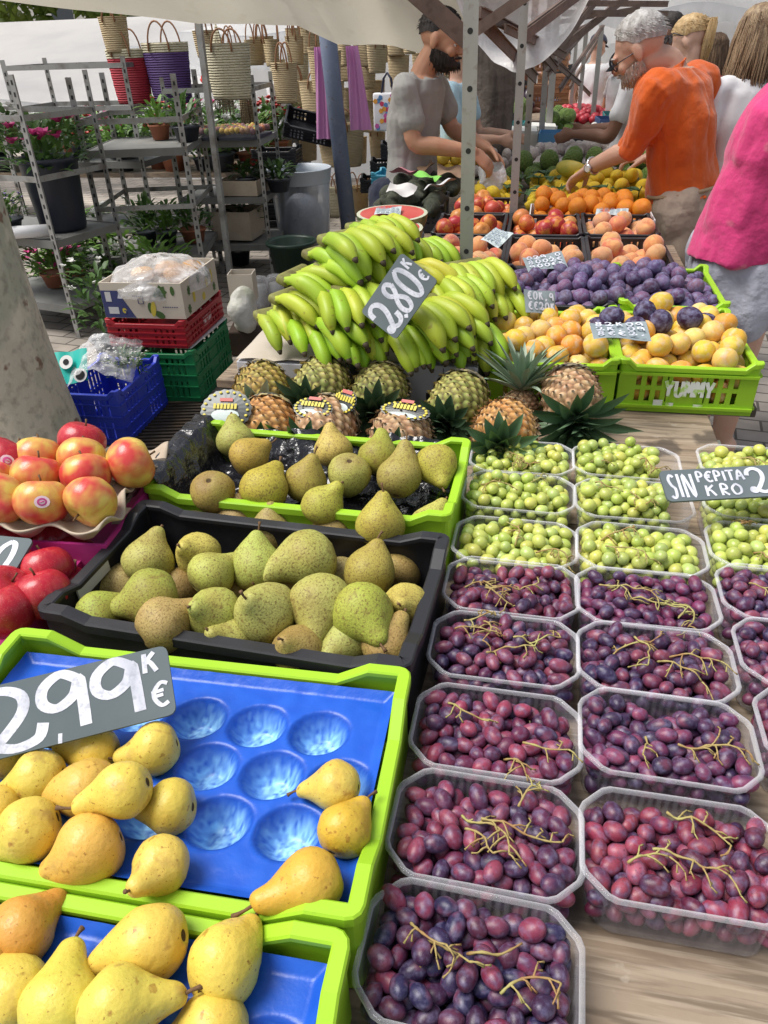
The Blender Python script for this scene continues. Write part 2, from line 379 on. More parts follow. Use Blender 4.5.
GG=[grape_mesh('grape_mesh',grapeG,1.12,1),grape_mesh('grape_mesh',grapeG,1.16,2),grape_mesh('grape_mesh',grapeG,1.0,3)]

def top_height(P,x,y,rad):
    best=None
    for q in P:
        d2=(q[0]-x)**2+(q[1]-y)**2
        if d2<(rad)**2:
            z=q[2]+math.sqrt(rad*rad-d2)
            best=z if best is None else max(best,z)
    return best
def bunch(label,loc,rz,purple,seed,n=128,tint=None,hx=.084,hy=.052,empty_r=0.0):
    g=random.Random(seed)
    t=thing('grape_bunch',label,'grapes',loc=loc,rz=rz,group='bunches of grapes in clear punnets')
    r=.0094 if purple else .0099
    P,rr=pack(n,hx-empty_r/2,hy,r,.004,seed,hz=.11,iters=120); P[:,2]+=.006
    lib=GP if purple else GG
    order=sorted(range(n),key=lambda i:-P[i][2]+.25*P[i][1]*0); rest=MB(); rc=[]
    for rank_,i in enumerate(order):
        p=P[i].copy()
        p[0]-=empty_r/2
        if purple: c=g.choice([(.14,.025,.06),(.19,.04,.08),(.09,.02,.06),(.045,.016,.055),(.03,.018,.065),(.24,.055,.09)]) if tint is None else g.choice(tint)
        else: c=g.choice([(.45,.52,.12),(.48,.53,.13),(.38,.48,.10),(.52,.52,.12),(.40,.50,.15)])
        kk_=g.uniform(.78,1.12)*(.92 if purple else 1); c=tuple(v*kk_ for v in c)
        az=g.uniform(0,360); ti=g.uniform(-25,25); sc=rr[i]*(.93 if purple else 1.0)*g.uniform(.92,1.08)
        if rank_<96: obj('grape',lib[i%3],t,loc=p,rot=axisrot(az,ti),scale=sc,color=c)
        else:
            m0_=len(rest.v); rest.ball(p,(sc,sc,sc*(1.4 if purple else 1.1)),10,7,rot=axisrot(az,ti).to_matrix()); rc+=[c]*(len(rest.v)-m0_)
    if rest.v:
        me=rest.mesh('lower_grapes_mesh',grapePs if purple else grapeGs,True); ca=me.color_attributes.new('tint','FLOAT_COLOR','POINT')
        for k_,c_ in enumerate(rc): ca.data[k_].color=(*c_,1)
        obj('lower_grapes',me,t,kind='stuff')
    # stalks wandering over the top of the heap
    mb=MB()
    nb=g.choice([3,4,4,5]) if purple else 2
    def spl(pts,rad,tip):
        sm=[]
        for k in range(len(pts)-1):
            p0=Vector(pts[max(k-1,0)]);p1=Vector(pts[k]);p2=Vector(pts[k+1]);p3=Vector(pts[min(k+2,len(pts)-1)])
            for u in (0,.33,.66): sm.append(.5*((2*p1)+(-p0+p2)*u+(2*p0-5*p1+4*p2-p3)*u*u+(-p0+3*p1-3*p2+p3)*u**3))
        sm.append(Vector(pts[-1])); m_=len(sm); mb.tube(sm,[(rad+(tip-rad)*k/m_)*(1+.25*math.sin(k*2.3)) for k in range(m_)],6)
    for b in range(nb):
        x,y=g.uniform(-hx*.8,hx*.4)-empty_r/2,g.uniform(-hy*.6,hy*.7); a=g.uniform(-1.2,1.2); pts=[]
        for k in range(g.choice([5,6,7,8])):
            z=top_height(P,x,y,r*1.2) or .035
            if pts: z=.45*z+.55*pts[-1][2]+.002
            pts.append((x,y,z+.001+g.uniform(0,.004)))
            a+=g.uniform(-.55,.55); st_=g.uniform(.009,.014); x+=math.cos(a)*st_; y+=math.sin(a)*st_*.8
            x=max(-hx*.92,min(hx*.92,x)); y=max(-hy*.92,min(hy*.92,y))
            if k>0 and g.random()<.8:
                q=Vector(pts[-1]); a2=a+g.choice([-1,1])*g.uniform(.7,1.5); L_=g.uniform(.007,.018)
                d=Vector((math.cos(a2),math.sin(a2),-.15))*L_
                spl([q,q+d*.5+Vector((0,0,.002)),q+d],.0010,.0007)
                for e in (.5,1): 
                    a3=a2+g.uniform(-1,1); q2=q+d*e; d2=Vector((math.cos(a3),math.sin(a3),-.7))*.006; mb.tube([q2,q2+d2*.6,q2+d2],[.0007,.0007,.0013],5)
        spl(pts,.0014,.0008)
    mb.build('stalk',gst,t,smooth=True)
    return t
# punnet
pun_wall=Mclear('clear_punnet_plastic',.02,.34,tint=(.985,.985,.99),rough=.12,white=(.70,.70,.80),bump=(38,.5,.004,'wave','X'))
pun_rim=Mclear('clear_punnet_rim',.16,.55,tint=(.97,.97,.985),rough=.08,white=(.93,.93,.98))
def oct_ring(hx,hy,c,z,r=.0):
    return [(-hx+c,-hy,z),(hx-c,-hy,z),(hx,-hy+c,z),(hx,hy-c,z),(hx-c,hy,z),(-hx+c,hy,z),(-hx,hy-c,z),(-hx,-hy+c,z)]
def ring_strip(mb,rings,mi=0,closed_bottom=False):
    n=len(rings[0]); vs=[v for r in rings for v in r]; fs=[]
    for i in range(len(rings)-1):
        for k in range(n):
            k2=(k+1)%n; fs.append((i*n+k,i*n+k2,(i+1)*n+k2,(i+1)*n+k))
    if closed_bottom: fs.append(tuple(range(n))[::-1])
    mb.add(vs,fs,mi)
def rnd_oct(hx,hy,c,z,sub=3):
    """rectangle with softly rounded cut corners"""
    out=[]
    for sx,sy,a0 in ((1,-1,-90),(1,1,0),(-1,1,90),(-1,-1,180)):
        for k in range(sub+1):
            a=R(a0+90*k/sub); rx=c*math.cos(a); ry=c*math.sin(a); out.append((sx*(hx-c)+rx,sy*(hy-c)+ry,z))
    return out
def cham_oct(hx,hy,c,z):
    """rectangle with 45 degree corners, each angle slightly eased"""
    base=[(-hx+c,-hy),(hx-c,-hy),(hx,-hy+c),(hx,hy-c),(hx-c,hy),(-hx+c,hy),(-hx,hy-c),(-hx,-hy+c)]; out=[]
    for i,p in enumerate(base):
        a=base[i-1]; b=base[(i+1)%8]
        for q in (a,b):
            d=math.hypot(q[0]-p[0],q[1]-p[1]); k=min(.005/d,.4); out.append((p[0]+(q[0]-p[0])*k,p[1]+(q[1]-p[1])*k,z))
    return out
def make_punnet():
    mb=MB(); mb.mi=0
    ring_strip(mb,[cham_oct(.082,.050,.018,.0),cham_oct(.086,.0535,.020,.004),cham_oct(.0905,.0575,.025,.066)],0,True)
    walls=mb.mesh('punnet_mesh',pun_wall,True)
    rm=MB(); ring_strip(rm,[cham_oct(.0905,.0575,.025,.066),cham_oct(.0912,.0582,.0253,.0695),cham_oct(.0940,.0610,.0262,.0703),cham_oct(.0953,.0623,.0268,.0692),cham_oct(.0957,.0627,.027,.0668)],0)
    return walls,rm.mesh('punnet_rim_mesh',pun_rim,True)
PUNW,PUNR=make_punnet()
def punnet(loc,rz,label):
    t=thing('punnet',label,'punnet',loc=loc,rz=rz,group='clear plastic punnets on the stall table')
    obj('tray_body',PUNW,t); obj('rim',PUNR,t); return t
# crates ---------------------------------------------------------
def crate_mesh(mb,w,d,h,t=.012,corner=.02,cut=.07,slots=True,rim=.016,bottom=True,slot_n=5,ribs=0,hole=True,ramp=.45,rad=.012,mi=0,solidband=.22,open_=.62):
    """open plastic crate, origin at the bottom centre; corners raised above the sides"""
    hw,hd=w/2,d/2; hs=h-corner
    # perimeter stations: (x, y, top height)
    def side(L):
        o=[]; u=L/2-rad
        for x in (-u,-(L/2-cut*(1-ramp)),-(L/2-cut),0,(L/2-cut),(L/2-cut*(1-ramp)),u): o.append((x,hs if abs(x)<=L/2-cut+1e-6 else h))
        return o
    st=[]
    for x,z in side(w): st.append((x,-hd,z,0,-1))
    for k in (1,2): a=R(-90+30*k); st.append((hw-rad+rad*math.cos(a),-hd+rad+rad*math.sin(a),h,math.cos(a),math.sin(a)))
    for y,z in side(d): st.append((hw,y,z,1,0))
    for k in (1,2): a=R(30*k); st.append((hw-rad+rad*math.cos(a),hd-rad+rad*math.sin(a),h,math.cos(a),math.sin(a)))
    for x,z in side(w)[::-1]: st.append((x,hd,z,0,1))
    for k in (1,2): a=R(90+30*k); st.append((-hw+rad+rad*math.cos(a),hd-rad+rad*math.sin(a),h,math.cos(a),math.sin(a)))
    for y,z in side(d)[::-1]: st.append((-hw,y,z,-1,0))
    for k in (1,2): a=R(180+30*k); st.append((-hw+rad+rad*math.cos(a),-hd+rad+rad*math.sin(a),h,math.cos(a),math.sin(a)))
    n=len(st)
    lowz=(lambda z:0.0) if not slots else (lambda z:min(z,hs)-rim-.004)
    def ring(off,f): return [(x-nx*off,y-ny*off,f(z)) for x,y,z,nx,ny in st]
    rings=[ring(t*.55,lowz),ring(.002,lowz),ring(.002,lambda z:z-rim-.002),ring(-.003,lambda z:z-rim+.001),ring(-.003,lambda z:z-.002),ring(-.001,lambda z:z),ring(t-.002,lambda z:z),ring(t,lambda z:z-.002),ring(t,lambda z:z-rim*.5),ring(t*.55,lambda z:z-rim*.5-.001),ring(t*.55,lowz)]
    m0=mb.mi; mb.mi=mi
    ring_strip(mb,rings,mi)
    if slots:
        for (L,other,ax) in ((w,hd,0),(w,-hd,0),(d,hw,1),(d,-hw,1)):
            sg=1 if other>0 else -1; th=t*.45
            def B(u0,u1,z0,z1,o=0,th=th):
                c=((u0+u1)/2,other-sg*(th/2+.0025+o),(z0+z1)/2); dd=(u1-u0,th,z1-z0)
                if ax==1: c=(c[1],c[0],c[2]); dd=(dd[1],dd[0],dd[2])
                mb.box(c,dd)
            zt=hs-rim-.003; z1=h*solidband; u=L/2-(.0028 if ax==0 else .0028+th); inner=u-cut*.75
            for q in (-1,1):
                a,b=sorted((q*u,q*inner)); B(a,b,0,zt)
            B(-inner,inner,0,z1)
            if hole: B(-inner*.26,inner*.26,z1,h*.48)
            else: B(-inner*.26,inner*.26,z1,zt)
            zm=h*(open_-.1)
            for q in (-1,1):
                a0=inner*.26; wd=inner-a0; p=wd/slot_n
                for k in range(slot_n):
                    a,b=sorted((q*(a0+p*(k+.5)),q*(a0+p*(k+1)))); B(a,b,z1,zt)
                a,b=sorted((q*a0,q*inner)); B(a,b,h*.42,h*.50,o=.0006)
                if hole:
                    a,b=sorted((q*a0,q*(a0+.008))); B(a,b,z1,zt,o=-.0006)
            for k in range(ribs):
                zz=h*(.12+.62*k/max(1,ribs-1)); c=(0,other+sg*.0,zz); dd=(2*u-.002,.008,.006)
                if ax==1: c=(c[1],c[0],c[2]); dd=(dd[1],dd[0],dd[2])
                mb.box(c,dd)
    if bottom: mb.box((0,0,.004),(w-.02,d-.02,.006))
    mb.mi=m0
# ================================================================ stall table, crates, punnets, signs
wood=M('stained_board',(.25,.185,.125),.7,layers=[(1.6,(.15,.105,.07),.46,.56,.75,8,(1,2.2,1)),(4,(.33,.265,.195),.48,.62,.6,7,(.5,2.2,1)),(70,(.10,.07,.045),.48,.60,.65,4,(.10,1,1)),(160,(.40,.33,.25),.52,.62,.4,3,(.06,1,1)),(7,(.06,.045,.035),.57,.62,.8,8),(2.2,(.10,.08,.07),.60,.66,.7,6),(30,(.45,.40,.33),.66,.70,.3,6)],bump=(50,.25,.003),bump2=(8,.2,.004))
lime=M('lime_plastic',(.36,.63,.03),.42,spec=.4,layers=[(5,(.30,.54,.03),.4,.7,.5),(40,(.20,.30,.05),.70,.8,.3)],bump=(20,.08,.003),sss=0,translucent=.12)
blackp=M('black_plastic',(.018,.018,.022),.42,spec=.5,layers=[(12,(.06,.06,.065),.5,.8,.5)],bump=(18,.1,.003))
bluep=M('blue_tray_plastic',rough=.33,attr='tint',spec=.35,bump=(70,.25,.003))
slate=M('slate_board',(.10,.125,.135),.75,spec=.2,layers=[(4,(.17,.20,.21),.4,.7,.6,6),(30,(.12,.14,.15),.5,.8,.4),(1.8,(.26,.30,.31),.52,.75,.5,7)],bump=(70,.05,.002))
chalk=M('white_marker',(.66,.67,.74),.8,spec=.1,layers=[(40,(.36,.38,.44),.46,.66,.75,6,(1,.35,1)),(200,(.30,.32,.36),.5,.7,.5,2)])
bagblack=M('black_bag_film',(.012,.012,.016),.22,spec=.7,layers=[(3,(.03,.03,.035),.4,.7,.6)],bump=(24,.7,.02),bump2=(7,.8,.04))
kraft=M('grey_cardboard',(.40,.33,.25),.85,layers=[(8,(.50,.43,.34),.4,.7,.5),(50,(.30,.24,.18),.55,.75,.4)],bump=(60,.15,.002))
brownboard=M('brown_cardboard',(.27,.17,.09),.85,layers=[(8,(.35,.23,.13),.4,.7,.5)],bump=(60,.1,.002))
magenta=M('magenta_print_card',(.50,.03,.22),.5,layers=[(9,(.58,.10,.32),.5,.7,.6)])

# the table: boards on steel trestles
st=M('grey_steel',(.33,.32,.31),.45,metal=.6,layers=[(20,(.16,.12,.09),.5,.75,.6,5)],bump=(40,.1,.002))
t=thing('stall_table','long wooden market stall table carrying the fruit crates and grape punnets','table')
def board(x0,x1,y0,y1,z=.78,name='board'):
    mb=MB(); mb.box((0,0,-.011),(x1-x0,y1-y0,.022),bev=.002); o=mb.build(name,wood,t); o.location=((x0+x1)/2,(y0+y1)/2,z); return o
board(-.86,.387,.05,1.12); board(-.665,.387,1.123,1.655); board(.392,.80,.05,1.345); board(-.80,.50,1.66,3.2); board(-.60,.46,3.205,4.75); 
for (x,y) in ((-.75,.3),(.7,.3),(-.72,1.5),(.34,1.5),(.7,1.2),(-.7,2.6),(.42,2.6),(-.5,4.3),(.38,4.3)):
    mb=MB(); mb.box((0,0,.378),(.04,.04,.756)); mb.build('leg',st,t,loc=(x,y,0))
for y in (.3,1.5,2.6,4.3):
    mb=MB(); mb.box((0,0,0),(1.1,.04,.04)); mb.build('cross_rail',st,t,loc=(-.15,y,.745))

# --- lime crate with the blue moulded pear tray
def crate(name,label,cat,loc,rz,w,d,h,mat,group=None,**kw):
    mb=MB(); crate_mesh(mb,w,d,h,**kw); o=mb.build(name,mat,loc=loc,rot=(0,0,R(rz)),label=label,cat=cat,group=group); return o
LIMEG='lime green plastic fruit crates'
cA=crate('plastic_crate','lime green crate lined with a blue moulded tray, under the 2,99 sign','crate',(-.352,.4505,.782),1.5,.492,.286,.125,lime,LIMEG,slots=False,corner=.022,cut=.085,rim=.014)
cB=crate('plastic_crate','lime green crate of yellow pears cut by the bottom left corner of the photo','crate',(-.352,.157,.782),1.0,.492,.286,.120,lime,LIMEG,slots=False,corner=.022,cut=.085,rim=.014)
def pocket_tray(name,crate_o,w,d,ztop,label,depth=.030):
    nx,ny=(170,100); cols=[]
    a0=onz(272,776,.872)
    a=Matrix.Rotation(-crate_o.rotation_euler.z,3,'Z')@(a0-Vector(crate_o.location))
    sx,sy=.0705,.0605
    cells=[(a.x+(i+.5*(j%2))*sx,a.y+j*sy) for j in range(-5,6) for i in range(-7,7)]
    cells=[c for c in cells if abs(c[0])<w/2-.030 and abs(c[1])<d/2-.022]
    mb=MB()
    def f(u,v):
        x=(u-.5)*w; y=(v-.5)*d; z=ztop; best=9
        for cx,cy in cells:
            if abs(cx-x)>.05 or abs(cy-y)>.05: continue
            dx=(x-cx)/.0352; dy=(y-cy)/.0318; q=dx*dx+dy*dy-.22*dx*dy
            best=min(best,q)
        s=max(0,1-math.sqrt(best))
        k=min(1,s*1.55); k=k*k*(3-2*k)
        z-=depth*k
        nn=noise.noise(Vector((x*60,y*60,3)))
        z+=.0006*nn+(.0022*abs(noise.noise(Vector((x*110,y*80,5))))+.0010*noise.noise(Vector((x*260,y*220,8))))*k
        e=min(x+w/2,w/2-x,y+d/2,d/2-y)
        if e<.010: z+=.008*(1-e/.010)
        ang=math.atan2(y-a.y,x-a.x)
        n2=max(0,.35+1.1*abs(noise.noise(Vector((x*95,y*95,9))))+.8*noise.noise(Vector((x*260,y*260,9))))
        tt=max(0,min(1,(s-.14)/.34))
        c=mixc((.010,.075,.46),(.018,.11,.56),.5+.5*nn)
        if tt>0: c=mixc(c,(.34,.68,.95),min(1,tt*(.05+1.0*n2)))  # pale blue painted into pocket floors as sky reflected in crinkled plastic
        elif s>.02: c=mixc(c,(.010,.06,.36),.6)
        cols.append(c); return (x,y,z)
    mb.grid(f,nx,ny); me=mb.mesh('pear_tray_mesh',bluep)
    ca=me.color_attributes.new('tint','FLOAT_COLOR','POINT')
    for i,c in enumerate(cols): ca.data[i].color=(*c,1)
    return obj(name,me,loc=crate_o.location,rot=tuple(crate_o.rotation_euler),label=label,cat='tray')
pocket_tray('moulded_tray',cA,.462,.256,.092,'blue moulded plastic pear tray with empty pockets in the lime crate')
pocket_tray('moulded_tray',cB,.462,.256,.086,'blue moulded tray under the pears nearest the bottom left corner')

YP='yellow pears in the blue moulded tray'
YL=(.66,.50,.09)
def yp(px,py,z,az,tilt,size,k,col=YL,label='ripe yellow pear in the blue pocketed tray',grp=YP,stem=True):
    return pear(PY,k,onz(px,py,z),az,tilt,size*(.68 if py<880 else .72),jit(col,.07),label,grp,stem)
OR_=(.64,.38,.08)
yp(152,750,.895,205,-8,.100,0); yp(36,778,.892,200,-5,.104,1); yp(85,789,.892,195,-6,.104,2,OR_)
yp(120,790,.925,198,-14,.104,3,label='yellow pear lying on top of its neighbours, in the middle of the blue tray group')
yp(167,808,.892,190,-4,.098,0); yp(26,831,.894,215,-8,.112,1); yp(88,850,.892,210,-10,.112,2,OR_)
yp(160,868,.898,262,25,.094,0,label='yellow pear with a dark scratch next to the empty blue pockets')
yp(92,752,.885,190,0,.10,1); yp(-12,815,.89,180,0,.104,0); yp(6,752,.885,180,0,.10,0)
yp(-40,760,.885,180,0,.10,0); yp(-60,830,.885,180,0,.10,2)
yp(334,786,.893,182,-4,.093,1,label='lone yellow pear with its stem pointing left into an empty pocket')
yp(346,829,.893,70,12,.088,2,(.60,.38,.04),label='yellow pear pressed against the right wall of the lime crate')
yp(306,886,.893,222,-6,.108,3,(.62,.38,.05),label='yellow pear in the near right corner pocket, stem tip pointing down left')
YB='yellow pears in the bottom left lime crate'
def ypb(*a,**k): return yp(*a,grp=YB,label=k.pop('label','yellow pear in the lime crate at the bottom left corner'),**k)
ypb(24,926,.885,75,-12,.098,0,(.62,.28,.06),label='round yellow pear with a red orange blush, at the left edge of the near crate')
ypb(146,942,.895,196,-8,.112,3,label='yellow pear leaning left at the back of the bottom left crate')
ypb(225,963,.890,75,-10,.100,2,label='round yellow pear with a brown bruise, rightmost of the near crate')
ypb(122,1008,.905,30,8,.108,1,label='yellow pear with a long dark stem pointing up right')
ypb(62,1000,.89,110,5,.110,0); ypb(210,1034,.87,200,0,.10,2); ypb(8,992,.88,150,0,.104,1); ypb(-25,965,.88,180,0,.104,0,OR_)

# --- black crate of green russet pears
cC=crate('plastic_crate','black plastic crate heaped with green russet pears','crate',(-.352,.752,.782),-2.5,.492,.272,.122,blackp,slots=False,corner=.012,cut=.07,rim=.016,t=.016)
mb=MB(); mb.box((0,0,0),(.003,.075,.022)); mb.build('label_strip',M('grey_paper_label',(.5,.5,.53),.6),cC,loc=(-.2325,-.035,.095))
GL=(.41,.42,.11); GB=(.37,.27,.10); GY=(.52,.45,.11)
GG_='green russet pears in the black crate'
def gp(px,py,z,az,tilt,size,k,col=GL,label='green russet pear in the black crate',grp=GG_,stem=True):
    z-=.012 if grp==GG_ else .004
    return pear(PG,k,onz(px,py,z),az,tilt,size*.88,jit(col,.08),label,grp,stem)
gp(149,560,.885,80,40,.098,0); gp(197,554,.885,250,45,.092,2,GY); gp(212,574,.895,50,15,.088,0); gp(257,566,.89,100,45,.098,4)
gp(305,558,.905,205,-6,.125,3,GL,'big green russet pear lying on top, its neck pointing left')
gp(102,613,.885,40,20,.085,2,(.30,.36,.06)); gp(150,598,.90,215,0,.110,1,(.30,.34,.06)); gp(165,624,.90,50,12,.102,1,GB,'reddish brown pear with its stem up, near wall of the black crate')
gp(213,613,.90,250,50,.092,0); gp(266,612,.905,250,55,.104,4,GL); gp(320,606,.905,275,-12,.118,1,GL)
gp(364,614,.912,300,-5,.104,2,(.33,.38,.06),'pale green pear at the right end, neck pointing down right'); gp(370,572,.89,80,50,.092,4,(.38,.30,.06)); gp(231,640,.875,240,50,.085,0,GL)
gp(297,652,.880,250,60,.086,4,GB); gp(344,642,.875,260,10,.090,2); gp(388,645,.88,60,40,.088,0,GB); gp(405,606,.885,270,40,.080,4,GY); gp(275,632,.87,90,20,.09,0)
for (x,y) in ((125,585),(180,585),(235,590),(290,585),(340,580),(135,632),(190,632),(250,625),(400,570),(330,630),(372,628)):
    gp(x,y,.845,rnd.uniform(0,360),rnd.uniform(-10,50),.088,rnd.randrange(5),GB)
# --- lime crate with the black plastic film
cD=crate('plastic_crate','lime green crate lined with black plastic film, full of brown green pears','crate',(-.352,1.045,.782),-1,.500,.250,.13,lime,LIMEG,slots=False,corner=.014,cut=.06,rim=.013)
mb=MB()
def bagf(u,v):
    x=-.325+u*.55; y=-.105+v*.235
    z=.065+.03*noise.noise(Vector((x*9,y*9,1)))+.016*noise.noise(Vector((x*24,y*24,4)))+.007*noise.noise(Vector((x*60,y*60,7)))
    tb=min(1,max(0,(-.200-x)/.035)); z=z*(1-tb)+(.139+.007*noise.noise(Vector((x*30,y*40,3))))*tb
    if x<-.268: z-=(-.268-x)*1.5
    z+=.05*max(0,v-.75)/.25*(1-min(1,max(0,(-.150-x)/.05)))
    return (x+.008*noise.noise(Vector((x*30,y*30,11))),y+.008*noise.noise(Vector((x*30,y*30,17))),z)
mb.grid(bagf,110,56); mb.build('black_bag',bagblack,loc=(-.352,1.045,.782),smooth=True,label='crumpled black plastic film lining the lime crate under the pears',cat='plastic film')
BG='brown green pears on the black film'
def bp(px,py,z,az,tilt,size,k,col=GY,label='yellow green pear resting on crumpled black film',stem=True): return gp(px,py,z,az,tilt,size,k,col,label,BG,stem)
bp(236,440,.895,110,50,.094,0,GL); bp(249,457,.905,40,20,.088,4,(.42,.31,.06)); bp(213,493,.90,100,-70,.090,4,(.34,.25,.07),'russet pear showing its brown blossom end, leftmost on the black film',False)
bp(265,488,.905,80,30,.110,1,(.44,.39,.05),'yellow pear with its neck pointing up on the black film'); bp(306,482,.895,60,60,.094,4,(.38,.31,.06)); bp(323,505,.90,30,50,.088,0,(.42,.40,.06))
bp(333,449,.895,110,65,.090,0,GY); bp(349,475,.895,120,-75,.092,4,GL,'green pear showing its blossom end, in the middle of the film crate',False)
bp(379,457,.90,80,45,.104,1,(.34,.36,.06)); bp(401,475,.90,82,38,.112,3,(.36,.28,.07),'brown cheeked pear with a narrow neck pointing up'); bp(437,466,.905,285,-20,.098,2,(.44,.36,.06),'yellow pear with its stem pointing down at the right crate corner')
bp(380,523,.90,80,70,.094,4,(.40,.37,.06)); bp(270,532,.86,90,60,.092,0,GB); bp(236,522,.855,90,60,.09,4,GB); bp(432,525,.86,60,40,.09,0,GY); bp(330,535,.855,90,60,.09,4,GB); bp(205,515,.855,90,60,.08,4,GB)

# --- apples on the left: moulded carton tray on top of the box, red apples in the boxes below
mb=MB()
def trf(u,v):
    x=-.20+u*.40; y=-.135+v*.26
    z=.012*math.cos(x*78)*math.cos(y*80)
    e=min(u,1-u,v,1-v)
    if e<.06: z+=.012*(1-e/.06)
    x+= .01*math.sin(v*9)*(1 if u>.9 else 0); y+=.006*math.sin(u*25)*(1 if v<.1 else 0)
    return (x,y,z)
mb.grid(trf,56,40)
ct=mb.build('moulded_carton_tray',kraft,smooth=True,loc=(-.80,.895,.915),rot=(0,0,R(4)),label='grey moulded carton tray holding the upper red and yellow apples',cat='tray')
sm=ct.modifiers.new('thick','SOLIDIFY'); sm.thickness=.003
AG='apples on the grey carton tray'
stk=M('white_pink_sticker',(.80,.62,.70),.35); stp=M('pink_sticker_print',(.55,.06,.25),.4)
def apple(px,py,z,az,tilt,size,lib,k,label,grp,sticker=None,roll=0):
    o=obj('apple',lib[k%len(lib)],loc=onz(px,py,z),rot=axisrot(az,tilt,roll),scale=size,label=label,cat='apple',group=grp)
    sm=MB(); sm.tube([(0,0,.62),(.03,.02,.86),(.08,.03,1.0)],[.05,.035,.045],6); sm.build('stem',wood_stem,o,smooth=True)
    if sticker:
        d=(o.rotation_quaternion.inverted()@ (Vector((0,0,CAMZ))+Vector(sticker)-o.location)).normalized()
        for nm,ra,ma,off in (('sticker',.27,stk,.006),('sticker_print',.17,stp,.012)):
            q=d.to_track_quat('Z','Y'); vs=[]
            pts=[]
            b=MB()
            def onsurf(v):
                me=lib[k%len(lib)]
                best=max(me.vertices,key=lambda w:w.co.normalized().dot(v)); return v*(best.co.length+off+.01)
            ring=[onsurf((q@Vector((math.cos(a)*ra*(1.0 if nm=='sticker' else 1),math.sin(a)*ra*.85,1))).normalized()) for a in [2*math.pi*i/12 for i in range(12)]]
            if nm=='sticker': b.add([onsurf(d)]+ring,[(0,i+1,(i+1)%12+1) for i in range(12)])
            else:
                ring2=[onsurf((q@Vector((math.cos(a)*ra*.62,math.sin(a)*ra*.5,1))).normalized()) for a in [2*math.pi*i/12 for i in range(12)]]
                b.add(ring+ring2,[(i,(i+1)%12,(i+1)%12+12,i+12) for i in range(12)])
                p0=(q@Vector((-.07,0,1))).normalized();p1=(q@Vector((.07,.02,1))).normalized()
                b.tube([onsurf(p0),onsurf(p1)],.02,5)
            b.build(nm,ma,o,smooth=True)
    return o
lab='bicoloured red and yellow apple on the grey carton tray'
S=.0395
apple(91,501,.948,250,-20,S,APM,0,'apple turned to show its green blossom end at the tray corner',AG)
apple(131,463,.950,40,10,S*1.05,APM,1,'orange red apple at the far right corner of the carton tray',AG)
apple(42,502,.948,100,60,S*1.02,APM,2,'red and yellow apple with a round pink sticker, near edge of the tray',AG,(0,0,0)); apple(86,475,.948,120,50,S,APM,0,lab,AG)
apple(37,476,.948,80,60,S,APM,1,lab,AG); apple(82,459,.948,100,40,S,APM,2,lab,AG); apple(82,442,.950,60,60,S,APR,0,lab,AG); apple(38,458,.948,100,50,S,APM,1,lab,AG)
apple(7,461,.950,60,40,S*1.05,APR,0,'red apple with a pink sticker at the left edge, back row of the tray',AG,(.02,0,0)); apple(-2,500,.948,300,30,S*1.02,APM,1,lab,AG); apple(-12,478,.948,60,60,S,APM,2,lab,AG)
def openbox(name,label,cat,loc,rz,w,d,h,mat,inner,group=None,t=.005):
    mb=MB(); 
    for sx in (-1,1): mb.box((sx*(w/2-t/2),0,h/2),(t,d,h))
    for sy in (-1,1): mb.box((0,sy*(d/2-t/2),h/2),(w-2*t,t,h))
    mb.box((0,0,t/2+.001),(w-2*t,d-2*t,t)); return mb.build(name,mat,loc=loc,rot=(0,0,R(rz)),label=label,cat=cat,group=group)
b1=openbox('fruit_box','magenta printed cardboard fruit box below the carton tray of apples','box',(-.80,.90,.782),4,.40,.27,.115,magenta,None)
b2=openbox('fruit_box','magenta cardboard box of red apples next to the black pear crate','box',(-.83,.665,.782),4,.40,.20,.085,magenta,None)
mb=MB(); mb.box((0,0,0),(.004,.062,.05)); mb.build('torn_flap',brownboard,b2,loc=(.203,.05,.075),rot=(0,.25,.2))
RG='red apples in the magenta box'
for (x,y,z,k) in ((46,571,.885,0),(42,594,.885,1),(4,593,.89,0),(6,612,.885,1),(8,567,.88,0),(52,540,.86,1),(10,548,.86,0),(-25,580,.88,0),(-30,610,.88,1),(75,560,.84,1),(70,590,.845,0)):
    apple(x,y,z,rnd.uniform(0,360),rnd.uniform(40,80),.039,APR,k,'deep red apple in the magenta cardboard box by the black crate',RG)
# flattened carton pieces at the table edge
mb=MB(); mb.grid(lambda u,v:(u*.20,v*.16,.004+.006*math.sin(u*3)*v),6,5); mb.build('cardboard_scrap',kraft,loc=(-.72,.98,.785),rot=(0,0,.2),label='flat scrap of beige cardboard on the table behind the apples',cat='cardboard')

